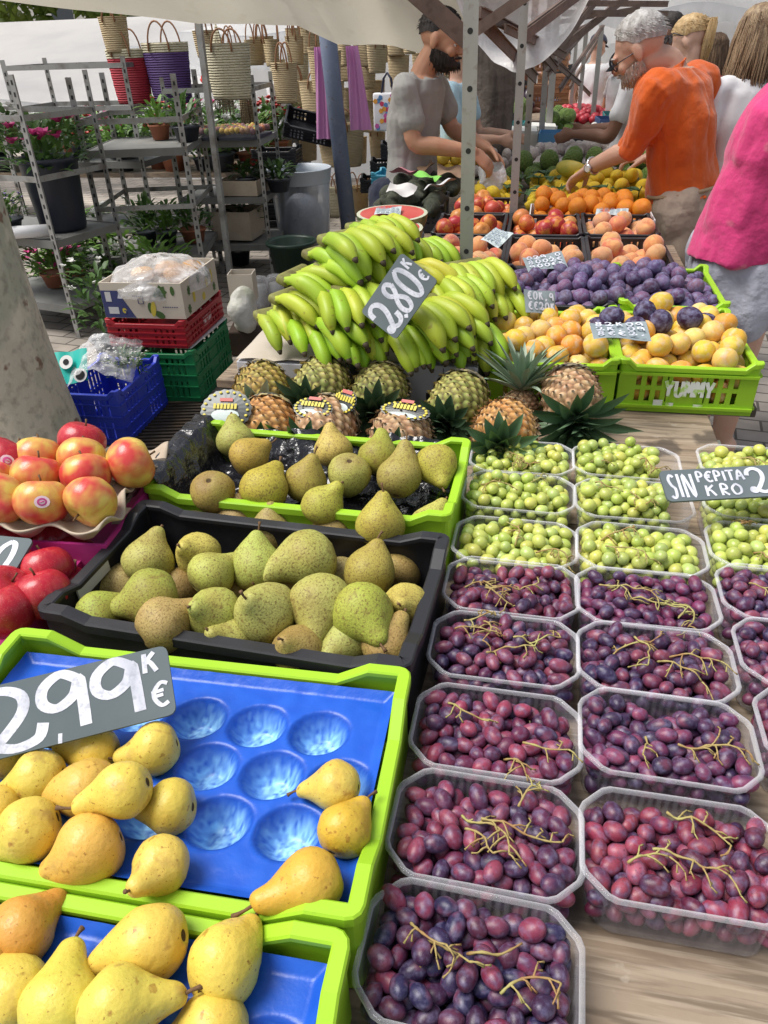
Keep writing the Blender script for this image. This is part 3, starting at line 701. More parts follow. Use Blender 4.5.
# --- signs with hand lettering
GLY={'2':[[(.02,.72),(.10,.92),(.42,1),(.70,.86),(.72,.60),(.50,.30),(.22,.06),(.05,.10),(.12,.20),(.34,.10),(.62,.02),(.92,.10),(1.0,.32)]],
 '9':[[(.70,.86),(.40,1.0),(.08,.82),(.05,.55),(.30,.42),(.62,.58),(.74,.86),(.78,.5),(.80,.02)]],
 '8':[[(.80,.84),(.55,1),(.22,.90),(.20,.68),(.55,.48),(.78,.25),(.60,.02),(.25,.0),(.10,.2),(.30,.45),(.62,.62),(.84,.86)]],
 '0':[[(.5,1),(.18,.8),(.1,.45),(.22,.1),(.52,0),(.82,.22),(.9,.6),(.75,.92),(.45,1)]],
 ',':[[(.5,.14),(.4,.0),(.2,-.14)]],'.':[[(.35,.04),(.55,.0)]],
 'K':[[(.2,1),(.15,0)],[(.8,1),(.2,.5),(.5,.52),(.85,0)]],
 'E':[[(.95,.9),(.6,1),(.2,.7),(.15,.35),(.5,.0),(.9,.1)],[(.0,.62),(.7,.66)],[(.0,.42),(.65,.46)]],
 '1':[[(.2,.75),(.55,1),(.5,0)]],'S':[[(.85,.9),(.5,1),(.2,.8),(.4,.55),(.75,.4),(.7,.1),(.4,0),(.1,.1)]],'I':[[(.5,1),(.5,0)]],
 'N':[[(.15,0),(.18,1),(.8,0),(.85,1)]],'P':[[(.2,0),(.22,1),(.7,.95),(.75,.6),(.25,.5)]],'T':[[(0,1),(1,1)],[(.5,1),(.5,0)]],'A':[[(.05,0),(.5,1),(.95,0)],[(.25,.4),(.75,.4)]],'/':[[(.8,1),(.2,0)]],'R':[[(.2,0),(.22,1),(.7,.95),(.75,.6),(.25,.5),(.85,0)]],'O':[[(.5,1),(.1,.6),(.3,.05),(.8,.2),(.85,.7),(.5,1)]],'M':[[(.05,0),(.15,1),(.5,.3),(.85,1),(.95,0)]],'U':[[(.1,1),(.15,.2),(.5,0),(.85,.2),(.9,1)]],'Y':[[(.05,1),(.5,.5),(.95,1)],[(.5,.5),(.5,0)]],'L':[[(.15,1),(.15,0),(.9,.02)]],'W':[[(0,1),(.25,0),(.5,.8),(.75,0),(1,1)]]}
def smooth_path(p,n=5):
    p=[Vector((a[0],a[1],0)) for a in p]; o=[]
    if len(p)<3: return p
    for k in range(len(p)-1):
        a,b,c,d=p[max(k-1,0)],p[k],p[k+1],p[min(k+2,len(p)-1)]
        for i in range(n):
            u=i/n; o.append(.5*((2*b)+(-a+c)*u+(2*a-5*b+4*c-d)*u*u+(-a+3*b-3*c+d)*u**3))
    return o+[p[-1]]
def ribbon(mb,path,wd,z,asp=1):
    n=len(path); L_=[];R_=[]
    for i in range(n):
        t=path[min(i+1,n-1)]-path[max(i-1,0)]; t.normalize(); nn=Vector((-t.y,t.x,0)); w=wd*(.85+.3*abs(t.y))
        L_.append(path[i]+nn*w/2); R_.append(path[i]-nn*w/2)
    vs=[(v.x,v.y,z) for v in L_]+[(v.x,v.y,z+.00002) for v in R_]
    mb.add(vs,[(i,i+n,i+n+1,i+1) for i in range(n-1)])
def sign(label,corners,text,name='price_sign',mat=None,inkm=None,th=.004,cham=.008,group='hand written slate price signs'):
    """corners BL,BR,TR,TL as world points; text: (char,x,y,w,h,stroke) in fractions of the board"""
    BL,BR,TR,TL=[Vector(c) for c in corners]
    o_=(BL+BR+TR+TL)/4; ex=((BR-BL)+(TR-TL))/2; w=ex.length; ex.normalize(); ey=((TL-BL)+(TR-BR))/2; ey=ey-ex*ey.dot(ex); h=ey.length; ey.normalize(); ez=ex.cross(ey)
    o=thing(name,label,'sign',group=group); o.matrix_world=Matrix(((ex.x,ey.x,ez.x,o_.x),(ex.y,ey.y,ez.y,o_.y),(ex.z,ey.z,ez.z,o_.z),(0,0,0,1)))
    mb=MB(); ring=rnd_oct(w/2,h/2,cham,0,3); n=len(ring)
    vs=[(x,y,th/2) for x,y,_ in ring]+[(x,y,-th/2) for x,y,_ in ring]
    mb.add(vs,[tuple(range(n)),tuple(range(n,2*n))[::-1]]+[(k,k+n,(k+1)%n+n,(k+1)%n) for k in range(n)]); mb.build('slate_panel',mat or slate,o)
    mb=MB()
    for k,(ch,x,y,cw,chh,sw) in enumerate(text):
        for pi,pth in enumerate(GLY[ch]):
            q=[((x+a*cw-.5)*w,(y+b*chh-.5)*h) for a,b in pth]
            ribbon(mb,smooth_path(q),sw*h,th/2+.0003+.00006*k+.00003*pi)
    mb.build('lettering',inkm or chalk,o); return o
P_=lambda x,y,z: onz(x,y,z)
BR_=P_(184,712,.925);TR_=P_(160,647,.962);ex=(P_(-3,760,.915)-BR_)
BL_=BR_+ex*1.10; TL_=TR_+ex*1.08
sign('big slate price sign reading 2,99 K € lying on the pears in the lime crate',(BL_,BR_,TR_,TL_),
  [('2',.01,.06,.34,.84,.135),('.',.38,.06,.10,.12,.15),('9',.34,.14,.27,.80,.135),('9',.61,.14,.27,.80,.135),('K',.86,.66,.085,.28,.06),('E',.89,.16,.09,.32,.055)])
sign('slate price sign reading 2,80 K € leaning on the green bananas',(ony(395,341,1.46),ony(438,281,1.50),ony(402,252,1.53),ony(362,311,1.49)),
  [('2',.04,.12,.27,.74,.10),(',',.31,.12,.12,.2,.08),('8',.38,.14,.22,.76,.09),('0',.62,.12,.22,.78,.09),('K',.87,.66,.10,.24,.045),('E',.88,.2,.10,.24,.045)])
sign('slate price sign with white hand lettering lying across the green grapes',(onz(674,501,.90),onz(835,494,.90),onz(815,462,.925),onz(652,473,.925)),
  [('S',.03,.10,.05,.74,.07),('I',.085,.12,.03,.74,.07),('N',.12,.10,.07,.74,.07),('P',.21,.56,.05,.32,.06),('E',.265,.56,.05,.32,.06),('P',.32,.56,.05,.32,.06),('I',.375,.56,.02,.32,.06),('T',.40,.56,.05,.32,.06),('A',.455,.56,.05,.32,.06),('K',.24,.1,.07,.34,.06),('R',.33,.1,.06,.34,.06),('O',.40,.1,.07,.34,.06),('2',.52,.12,.13,.78,.11),(',',.66,.12,.05,.2,.1),('9',.72,.12,.11,.78,.11),('9',.85,.12,.11,.78,.11)])
sign('slate price sign with a white zero cut by the left edge, above the red apples',(onz(0-55,592,.90),onz(4,580,.90),onz(36,548,.925),onz(-30,526,.925)),[('8',.1,.2,.3,.7,.09),('0',.55,.2,.3,.7,.09)])

# --- punnets of grapes
rows1=[1.229,1.103,.954,.841,.715,.579,.452,.326]
rows2=[1.240,1.106,.966,.847,.724,.603,.462]
rows3=[1.266,1.135,.998,.885,.765,.640]
ORD=['nearest','second nearest','third nearest','fourth nearest','fifth nearest','sixth nearest','seventh nearest','farthest']
RED=[(.27,.035,.07),(.20,.025,.05),(.34,.07,.11),(.10,.015,.04),(.06,.015,.045),(.24,.04,.06)]; DARK=[(.035,.02,.07),(.05,.015,.05),(.09,.02,.05),(.02,.016,.06),(.22,.03,.07)]
MID=[(.20,.03,.06),(.14,.02,.05),(.08,.015,.045),(.25,.05,.08),(.04,.014,.045)]
tints={(0,7):DARK,(1,6):RED,(0,5):[(.27,.04,.08),(.22,.04,.08),(.13,.02,.06),(.06,.02,.06)],(1,5):[(.12,.02,.07),(.07,.02,.06),(.20,.04,.10),(.04,.02,.06)],(0,3):MID,(1,3):[(.14,.02,.07),(.18,.03,.09),(.06,.02,.06)],(0,6):[(.2,.03,.07),(.10,.02,.06),(.05,.02,.06),(.26,.05,.09)]}
for c,(xs,rows,nm) in enumerate(((-.008,rows1,'left'),(.178,rows2,'middle'),(.374,rows3,'right'))):
    n=len(rows)
    for i,y in enumerate(rows):
        pur=i>=3; side={'left':'left','middle':'middle','right':'right'}[nm]
        x=xs+(.013*(2-min(i,2)) if c==2 else 0)+rnd.uniform(-.002,.002)
        rz=R(rnd.uniform(-1.2,1.2)); rank=n-1-i
        if c==0 and i==7: rz=R(-1.5); x=-.012
        rk=['nearest','second nearest','third nearest','fourth nearest','fifth nearest','sixth nearest','seventh nearest','farthest'][rank if not (c==0 and rank==7) else 7]
        punnet((x,y,.7805),rz,'clear plastic punnet, %s of the %s column, holding %s grapes'%(rk,side,'purple' if pur else 'green'))
        b=bunch('bunch of %s grapes in the %s punnet of the %s column'%('purple' if pur else 'green',rk,side),(x,y,.7845),rz,pur,100+c*20+i,
            n=182 if pur else 172,tint=tints.get((c,i)),hx=.085,hy=.0525,empty_r=.03 if (c,i)==(1,0) or (c,i)==(1,1) else 0)
# ================================================================ middle of the stall
# --- yellow plums in lime crates
LIMEC=dict(slots=True,corner=.014,cut=.035,rim=.012,t=.012,slot_n=4,ribs=2,solidband=.20)
cY1=crate('plastic_crate','left one of the two lime green slotted crates of yellow plums','crate',(.030,1.780,.782),2.5,.288,.375,.122,lime,LIMEG,**LIMEC)
cY2=crate('plastic_crate','right lime green slotted crate of yellow plums with white letters on its front','crate',(.327,1.800,.782),1.0,.294,.385,.122,lime,LIMEG,**LIMEC)
mb=MB(); xx=-.045
for k,ch in enumerate('YUMMY'):
    for pth in GLY[ch]: 
        q=[(xx+a*.017,-.0045+b*.036) for a,b in pth]; ribbon(mb,smooth_path(q),.0065,.0001*k)
    xx+=.021
mb.box((-.055,-.022,0),(.02,.016,.0004)); mb.box((-.03,-.024,0),(.016,.008,.0004)); mb.box((.03,-.025,0),(.02,.007,.0004))
txt=mb.build('printed_letters',M('white_print_on_plastic',(.75,.78,.72),.6,layers=[(60,(.36,.63,.03),.5,.6,.8)]),cY2); txt.location=(0,-.1945,.045); txt.rotation_euler=(R(90),0,0)
def heap(name,cat,label,group,lib,cx,cy,hx,hy,z0,r,n,cols=None,rz=0,seed=1,hz=.15,mound=0,vis=None,stretch=1,fill=None):
    P,rr=pack(n,hx,hy,r,0,seed,hz=hz,iters=110); g=random.Random(seed); out=[]
    order=sorted(range(n),key=lambda i:-P[i][2])
    for k,i in enumerate(order):
        if vis and k>=vis: break
        p=P[i]; x,y,z=p
        if mound: z+=mound*(1-(x/hx)**2)*(1-(y/hy)**2)
        c,s=math.cos(rz),math.sin(rz)
        out.append(obj(name,lib[g.randrange(len(lib))],loc=(cx+x*c-y*s,cy+x*s+y*c,z0+z),rot=(g.uniform(0,6.3),g.uniform(0,6.3),g.uniform(0,6.3)),scale=rr[i],
            color=tuple(v*g.uniform(.88,1.12) for v in g.choice(cols)) if cols else None,label=label,cat=cat,group=group))
    return out
PYC=[(.66,.42,.05),(.70,.48,.08),(.66,.34,.05),(.68,.50,.14)]
heap('yellow_plum','plum','yellow plum with an orange blush in the left lime slotted crate','yellow plums in the left lime crate',PLY,.030,1.780,.134,.178,.79,.0262,92,PYC,R(2.5),5,hz=.2,mound=.022)
heap('yellow_plum','plum','yellow plum with an orange blush in the right lime slotted crate','yellow plums in the right lime crate',PLY,.327,1.800,.137,.183,.79,.0262,94,PYC,R(1),6,hz=.2,mound=.020)
PBC=[(.11,.07,.15),(.14,.08,.17),(.08,.04,.10),(.18,.09,.15)]
cP1=crate('plastic_crate','lime green crate under the blue plums, right half','crate',(.34,2.19,.79),0,.27,.38,.125,lime,LIMEG,**LIMEC)
cP2=crate('plastic_crate','black crate under the blue plums, left half next to the bananas','crate',(.04,2.19,.79),0,.30,.38,.115,blackp,'black plastic fruit crates',slots=True,corner=.01,cut=.03,rim=.012,slot_n=4)
pl=heap('blue_plum','plum','dusky blue plum with pale bloom in the heap behind the yellow plums','blue plums in the heap',PLB,.185,2.20,.29,.20,.855,.0205,190,PBC,0,8,hz=.16,mound=.025)
for (x,y,z) in ((612,318,.935),(635,328,.93),(660,322,.935),(690,318,.93),(598,330,.92),(705,325,.90),(645,312,.95)):
    obj('dark_plum',PLB[0],loc=onz(x,y,z),rot=(rnd.uniform(0,6),rnd.uniform(0,6),0),scale=.027,color=(.035,.015,.045),label='big dark purple plum spilling onto the yellow plums',cat='plum',group='dark plums at the front of the plum heap')
# --- black crates of peaches and nectarines
BLK=dict(slots=True,corner=.006,cut=.02,rim=.010,t=.010,slot_n=4,solidband=.3,hole=False,open_=.8)
NC=[(.50,.07,.04),(.55,.14,.05),(.42,.04,.04),(.60,.26,.07)]; PC=[(.62,.24,.11),(.66,.34,.15),(.56,.16,.10),(.62,.30,.16)]
rows=[('front row left','peach',-.262,2.64,.262,.40,.782,PEA,PC),('front row middle','peach',.006,2.645,.262,.40,.782,PEA,PC),('front row right','peach',.274,2.665,.262,.40,.782,PEA,PC),
      ('second row left','nectarine',-.290,3.05,.268,.36,.785,NEC,NC),('second row middle','nectarine',-.008,3.055,.270,.36,.785,NEC,NC),('second row right','peach',.268,3.075,.262,.36,.785,PEA,PC),
      ('third row','nectarine',-.265,3.43,.268,.34,.785,NEC,NC)]
for nm,kind,cx,cy,w_,d_,z_,lib,cc in rows:
    crate('plastic_crate','black crate of %s, %s of the stone fruit crates'%('peaches' if kind=='peach' else 'nectarines',nm),'crate',(cx,cy,z_),.8,w_,d_,.105,blackp,'black plastic fruit crates',**BLK)
    heap(kind,kind,'%s in the black crate, %s of the stone fruit'%('fuzzy orange pink peach' if kind=='peach' else 'glossy red orange nectarine',nm),'%s, %s'%(kind,nm),lib,cx,cy,w_/2-.008,d_/2-.008,z_+.012,.0345,25,cc,0,hash(nm)%97 if False else len(nm)+int(cy*10),hz=.15,mound=.004)
# --- box of oranges, then lemons with leaves
white_card=M('white_card',(.66,.66,.68),.7,layers=[(6,(.55,.54,.53),.45,.7,.5)],bump=(40,.08,.002))
openbox('fruit_box','low white card box of oranges behind the peach crates','box',(.175,3.43,.785),.5,.50,.33,.075,white_card,None)
heap('orange','orange','bright orange in the white card box behind the peaches','oranges in the white box',ORA,.175,3.43,.235,.155,.80,.036,46,None,0,21,hz=.12,mound=.01)
heap('lemon','lemon','yellow lemon among green leaves beyond the oranges','lemons with leaves',[LEM],.20,3.98,.30,.34,.79,.031,120,None,0,23,hz=.12,mound=.06,vis=90)
heap('lemon','lemon','yellow green lemon in the small heap left of the second pole','lemons left of the pole',[LEM],-.26,3.90,.12,.26,.79,.030,40,None,0,24,hz=.12,mound=.03,vis=34)
leafm=M('citrus_leaf',(.045,.12,.025),.4,hsv=.3,translucent=.15)
def leafblade(mb,base,d,L_,wd,droop=.3,n=4,up=Vector((0,0,1)),fold=.15):
    d=Vector(d).normalized(); s=d.cross(up)
    if s.length<.1: s=Vector((1,0,0))
    s.normalize(); u=s.cross(d); vs=[]
    for i in range(n+1):
        t=i/n; w_=wd*math.sin(math.pi*min(1,.12+t*.88))**.8*(1 if t<.999 else 0)
        c=Vector(base)+d*L_*t-Vector((0,0,1))*droop*L_*t*t
        vs+= [c-s*w_/2+u*fold*w_,c,c+s*w_/2+u*fold*w_]
    fs=[]
    for i in range(n): fs+= [(i*3,i*3+1,i*3+4,i*3+3),(i*3+1,i*3+2,i*3+5,i*3+4)]
    mb.add(vs,fs)
for k in range(26):
    x=rnd.uniform(-.35,.47); y=rnd.uniform(3.66,4.28); mb=MB()
    for j in range(rnd.choice([3,4,5])):
        a=rnd.uniform(0,6.28); leafblade(mb,(0,0,0),(math.cos(a),math.sin(a),.4),.085,.036,.3)
    mb.tube([(0,0,-.03),(0,0,0),(.01,.01,.02)],.003,5)
    mb.build('leaf_sprig',leafm,smooth=True,loc=(x,y,.885),label='sprig of green citrus leaves lying among the lemons',cat='leaves',group='citrus leaf sprigs')
# papaya / melon halves behind
mel=M('papaya_flesh',(.72,.30,.08),.5,layers=[(4,(.75,.40,.12),.4,.7,.6)]); melr=M('papaya_rind',(.45,.36,.04),.5,layers=[(5,(.20,.24,.04),.5,.6,.7)])
def cuthalf(label,loc,rz,tilt,r,L_,flesh,rind,name='fruit_half',cat='cut fruit',ring=None,seedm=None):
    o=thing(name,label,cat,loc=loc,rot=(tilt,0,rz)); mb=MB(); n=24
    prof=[]
    vs=[];fs=[]; m_=10
    for i in range(m_+1):
        th=math.pi/2*i/m_
        for k in range(n):
            a=2*math.pi*k/n; vs.append((L_*math.cos(a)*math.cos(th),r*math.sin(a)*math.cos(th),-r*math.sin(th)))
    for i in range(m_):
        for k in range(n): fs.append((i*n+k,(i+1)*n+k,(i+1)*n+(k+1)%n,i*n+(k+1)%n))
    mb.add(vs,fs); mb.build('rind',rind,o,smooth=True)
    mb=MB(); 
    def disc(s,z): return [(L_*s*math.cos(2*math.pi*k/n),r*s*math.sin(2*math.pi*k/n),z) for k in range(n)]
    if ring:
        mb.mi=1; ring_strip(mb,[disc(1.0,.0),disc(.90,.001)],1); mb.mi=0
        mb.add(disc(.90,.001)+[(0,0,.001)],[(k,(k+1)%n,n) for k in range(n)],0); mb.build('flesh',[flesh,ring],o,smooth=True)
    else:
        mb.add(disc(1,0)+[(0,0,0.0)],[(k,(k+1)%n,n) for k in range(n)]); mb.build('flesh',flesh,o)
    return o
cuthalf('orange papaya half held up over the lemons by the man in orange',ony(572,168,4.0),2.6,1.0,.045,.085,mel,melr)
None and cuthalf('cut orange papaya half lying beyond the second pole',(-.05,4.30,.93),.3,.5,.04,.10,mel,melr)
wmf=M('watermelon_flesh',(.55,.07,.06),.45,layers=[(7,(.62,.16,.13),.45,.7,.6)]); wmr=M('watermelon_rind',(.05,.09,.03),.45,layers=[(9,(.22,.25,.10),.5,.6,.8,4,(3,1,1))]); wmw=M('watermelon_white_rind',(.55,.56,.42),.5)
cuthalf('watermelon half with red flesh and pale rim, nearer of the two',tuple(onz(389,228,.965)),.15,.10,.10,.115,wmf,wmr,'watermelon_half',ring=wmw)
cuthalf('watermelon half with a paper note on it, farther of the two',tuple(onz(392,213,.99)),.1,.08,.105,.125,wmf,wmr,'watermelon_half',ring=wmw)
papern=M('blue_white_paper',(.55,.62,.62),.5,layers=[(26,(.35,.42,.44),.5,.62,.5,2)],bump=(14,.4,.01))
def paper(label,c,w_,d_,rz,tilt=(0,0),mat=None,lines=4,name='price_note'):
    o=thing(name,label,'sign',loc=c,rot=(tilt[0],tilt[1],rz),group='small paper price notes on the fruit')
    mb=MB(); mb.grid(lambda u,v:((u-.5)*w_,(v-.5)*d_,.004*math.sin(u*5)*math.cos(v*3)),8,6); mb.build('paper_sheet',mat or papern,o,smooth=True)
    mb=MB(); g=random.Random(int(c[0]*1000))
    for k in range(lines):
        y=(k+.5)/lines-.5; pts=[]
        u=-.42
        while u<.36:
            ch=g.choice('20890,EK'); cw=.13; 
            for pth in GLY[ch]: ribbon(mb,smooth_path([((u+a*cw)*w_,(y*.86-.3/lines+b*.62/lines)*d_) for a,b in pth],3),.10*d_/lines*1.2,.0052)
            u+=cw+.05
    mb.build('handwriting',chalk if mat else M('note_ink',(.25,.30,.36),.7),o); return o
slate2=M('small_slate',(.22,.27,.29),.6,layers=[(6,(.34,.38,.40),.4,.7,.6,6)])
paper('small slate note on the yellow plums of the right crate',onz(620,331,.985),.115,.075,.1,(.12,0),slate2,3)
paper('small slate note standing among the blue plums',onz(540,302,.955),.085,.06,.5,(.9,.2),slate2,2)
paper('crumpled price note on the peaches in the front middle crate',onz(545,262,.945),.115,.085,.25,(.25,-.1),slate2,3)
paper('folded white price note on the nectarines by the first pole',onz(497,237,.955),.07,.085,-.5,(.3,.2))
paper('white price note on the oranges',onz(612,212,.91),.12,.06,-.1,(.2,0))
paper('crumpled paper note on the far watermelon half',tuple(onz(388,211,1.0)),.09,.08,.1,(.1,0))
# avocados and mixed fruit in the crates left of the nectarines
avo=M('avocado_skin',(.035,.045,.025),.5,layers=[(9,(.09,.08,.04),.5,.7,.6)],bump=(30,.5,.02)); me_,_=pear_mesh('avocado_mesh',avo,.7,.05,3); AV=[me_]
crate('plastic_crate','black crate of dark avocados at the left of the nectarines','crate',(-.60,3.52,.785),2,.30,.36,.11,blackp,'black plastic fruit crates',**BLK)
crate('plastic_crate','empty black crate between the watermelon and the nectarines','crate',(-.56,2.72,.785),8,.26,.34,.10,blackp,'black plastic fruit crates',**BLK)
for k in range(30):
    x=rnd.uniform(-.72,-.44); y=rnd.uniform(3.3,3.95)
    obj('avocado',me_,loc=(x,y,.87+.04*rnd.random()+.03*(y-3.3)),rot=axisrot(rnd.uniform(0,360),rnd.uniform(-20,40)),scale=.095,label='dark green avocado in the heap beside the watermelon',cat='avocado',group='avocados in the heap')
for k,(x,y,c,l_) in enumerate(((-.62,3.36,(.62,.60,.58),'white'),(-.55,3.62,(.25,.65,.12),'bright green'),(-.68,3.72,(.60,.25,.30),'pink and white'),(-.47,3.46,(.6,.6,.62),'pale grey'),(-.60,3.86,(.35,.22,.13),'brown'),(-.46,3.74,(.33,.22,.14),'tan'))):
    mb=MB(); mb.grid(lambda u,v:((u-.5)*.12,(v-.5)*.09,.012*math.sin(u*7+k)*math.cos(v*4)),8,6)
    mb.build('fruit_wrapper',M('wrapper_paper',c,.6),smooth=True,loc=(x,y,.955+.05*(y-3.3)),rot=(.3,.1,k*1.3),label='%s scrap of wrapping card on the avocado heap'%l_,cat='wrapper')

# --- banana boxes and bananas
boxw=M('white_banana_box',(.62,.62,.66),.7,layers=[(5,(.50,.50,.54),.45,.7,.5)],bump=(30,.1,.002)); lidm=M('beige_box_lining',(.50,.44,.37),.8,layers=[(7,(.40,.34,.27),.45,.7,.6)],bump=(20,.3,.003))
def bananabox(label,cx,cy,w_,d_,h_):
    o=thing('banana_box',label,'box',loc=(cx,cy,.782),group='white banana boxes at the back of the pineapples')
    mb=MB(); mb.box((0,0,h_/2),(w_,d_,h_),bev=.002); b=mb.build('carton',boxw,o)
    mb=MB(); mb.grid(lambda u,v:((u-.5)*(w_-.0),(v-.5)*d_,h_+.0035+.006*noise.noise(Vector((u*5,v*5,cx)))+.004),20,18); mb.build('lining',lidm,o,smooth=True)
    mb=MB()
    for x in (-w_*.12,w_*.22): mb.box((x,-d_/2-.001,h_*.55),(.0015,.001,h_*.8))
    mb.box((w_*.22,-d_/2-.0015,h_*.22),(w_*.28,.0015,h_*.22)); mb.build('print_and_slot',M('box_dark_slot',(.03,.03,.035),.8),o)
    return o
bananabox('left white banana box under the greenest bananas',-.552,1.80,.272,.50,.095); bananabox('right white banana box under the 2,80 sign bananas',-.262,1.82,.278,.50,.10)
banM=M('banana_skin',rough=.45,objcol=True,spec=.35,layers=[(7,(.52,.50,.05),.5,.72,.55),(60,(.22,.14,.03),.68,.72,.5,2),(14,(.16,.10,.02),.70,.73,.6,5)],bump=(9,.06,.004)); banT=M('banana_tip',(.05,.035,.02),.8); banC=M('banana_crown',(.20,.20,.05),.7,layers=[(30,(.08,.05,.02),.5,.7,.7)])
def banana_mesh(seed,curve):
    mb=MB(); n=18; pts=[];rad=[]
    for i in range(n+1):
        t=i/n; a=curve*(t-.0); L_=.138
        # arc in the YZ plane: leaves the crown rising, comes down at the tip
        th0=R(38); th=th0-curve*t
        if i==0: p=Vector((0,0,0))
        else: p=pts[-1]+Vector((0,math.cos(th),math.sin(th)))*L_/n
        pts.append(p)
        r=.0085+(.0185-.0085)*min(1,max(0,(t-.10)/.22))**.8 if t<.5 else .0185*(1-max(0,(t-.72)/.28)**2*.62)
        rad.append(r)
    vs=[];fs=[];seg=10
    for i,p in enumerate(pts):
        tn=(pts[min(i+1,n)]-pts[max(i-1,0)]).normalized(); u=Vector((1,0,0)); w_=tn.cross(u)
        for k in range(seg):
            a=2*math.pi*k/seg; rr=rad[i]*(1+.10*math.cos(5*a)); vs.append(p+(u*math.cos(a)*.93+w_*math.sin(a))*rr)
    for i in range(n):
        for k in range(seg): fs.append((i*seg+k,i*seg+(k+1)%seg,(i+1)*seg+(k+1)%seg,(i+1)*seg+k))
    mb.add(vs,fs,0); tn=(pts[-1]-pts[-2]).normalized(); mb.tube([pts[-1]-tn*.001,pts[-1]+tn*.004,pts[-1]+tn*.009],[rad[-1]*1.0,rad[-1]*.8,rad[-1]*.5],seg,mi=1)
    return mb.mesh('banana_mesh',[banM,banT])
BAN=[banana_mesh(0,R(66)),banana_mesh(1,R(80)),banana_mesh(2,R(55))]
def hand(px,py,z,az,n,label,col=(.30,.46,.03),sc=1,pitch=0,spread=5.5,roll=0,rows=1,Y=None):
    loc=onz(px,py,z)-(Euler((R(pitch),0,R(az-90))).to_matrix()@Vector((0,.060,.016)))*sc
    t=thing('banana_hand',label,'bananas',loc=loc,rot=(R(pitch),R(roll),R(az-90)),group='hands of bananas heaped on the white boxes'); t.scale=(sc,)*3
    mb=MB(); mb.box((0,-.002,-.004),(.022*n,.030,.020),bev=.008); mb.build('crown',banC,t,smooth=True)
    for rw in range(rows):
        m_=n-rw
        for i in range(m_):
            k=i-(m_-1)/2
            obj('banana',BAN[(i+rw)%3],t,loc=(k*.0235,.006-.012*rw,-.022*rw),rot=(R(rnd.uniform(-5,5)-14*rw),R(k*3),R(-k*spread*.55)),scale=rnd.uniform(.9,1.05),color=tuple(v*rnd.uniform(.88,1.12) for v in (mixc(col,(.48,.49,.04),rnd.uniform(0,.3)))))
    return t
# az: where the tips point (0 right, 90 away from the viewer, -90 towards the viewer)
G1=(.22,.40,.02);G2=(.29,.45,.03);G3=(.37,.47,.04);G4=(.56,.48,.05)
GR='banana hand at the front left of the heap'
hand(365,240,1.13,-38,6,'topmost banana hand of the left heap with its fingers curving right',G2,1.1,-16,rows=2)
hand(350,268,1.07,-30,4,'yellowing banana hand just under the topmost one',G3,1.0,-16)
hand(320,279,1.05,-15,5,'green banana hand arching across the left slope, halfway up',G2,1.05,-20)
hand(306,300,1.01,-25,4,'yellow green banana hand on the left slope above the lowest ones',G3,1.0,-18)
hand(350,300,1.03,-58,5,'pale green banana hand in the middle of the left heap',G2,1.0,-20)
hand(284,322,.955,-45,4,'green banana hand at the far left corner of the heap',G2,1.0,-22)
hand(313,328,.955,-55,4,'green banana hand at the front left, tips over the box edge',G1,1.0,-14)
hand(348,326,.975,-38,4,'green banana hand in the front middle of the left heap',G1,1.15,-22)
hand(352,340,.945,-45,3,'lowest green bananas in front of the 2,80 sign',G1,1.05,-24)
hand(442,312,1.0,-38,5,'large green banana hand right of the 2,80 sign',G2,1.15,-18)
hand(425,335,.955,-45,5,'green banana hand at the front of the right box',G1,1.1,-22)
hand(414,342,.945,-48,4,'lowest green bananas at the front of the right box',G1,1.0,-26)
hand(470,338,.93,-60,4,'yellow green bananas at the right front corner of the right box',G2,1.05,-22)
hand(425,272,1.04,-25,4,'yellow banana hand behind the corner of the 2,80 sign',G4,.95,-18)
hand(478,272,1.02,-52,5,'yellow green banana hand right of the first pole',G3,1.05,-18,rows=2)
hand(498,298,.96,-58,4,'small yellow green bananas beside the plums',G3,.95,-20)
hand(385,300,1.01,-60,4,'green bananas under the 2,80 sign',G1,1.05,-18)
hand(385,262,1.04,-40,4,'two green bananas peeking out above the 2,80 sign',G1,.9,-14)
hand(338,255,1.09,-30,4,'green banana hand at the left of the topmost one',G2,1.0,-16)
hand(380,228,1.12,-45,5,'banana hand at the very top right of the left heap',G2,1.0,-14)
hand(330,300,.99,-50,4,'green banana hand in the centre left of the heap',G1,1.0,-22,rows=2)
hand(372,318,.98,-50,4,'green bananas half hidden by the lower edge of the 2,80 sign',G1,1.05,-22)
hand(392,325,.965,-50,4,'green banana hand between the two heaps at the front',G2,1.0,-24)
hand(455,288,1.01,-45,5,'yellow green banana hand behind the large right hand',G3,1.0,-18,rows=2)
hand(455,328,.965,-42,4,'green banana hand on the right slope of the heap',G2,1.0,-20)
hand(298,312,.97,-55,4,'yellow green banana hand low on the left slope',G3,1.0,-20)
hand(333,338,.945,-50,4,'green banana hand hanging lowest at the front left',G1,.95,-24)
hand(400,245,1.07,-45,4,'green banana hand at the back beside the first pole',G2,1.0,-14)
for (x,y,z,az,n) in ((-.55,1.80,.89,-60,5),(-.42,1.85,.90,-50,6),(-.22,1.82,.90,-50,6),(-.50,1.98,.93,-50,6),(-.28,1.98,.91,-50,6),(-.45,2.12,.97,-40,6),(-.40,2.28,.98,-40,5),(-.14,1.90,.88,-60,4),(-.5,2.3,.90,-40,6),(-.2,2.12,.92,-50,5)):
    t=hand(300,300,1,az,n,'banana hand buried in the middle of the heap on the white boxes',G2,1.1,-16,rows=2); t.location=(x,y,z)
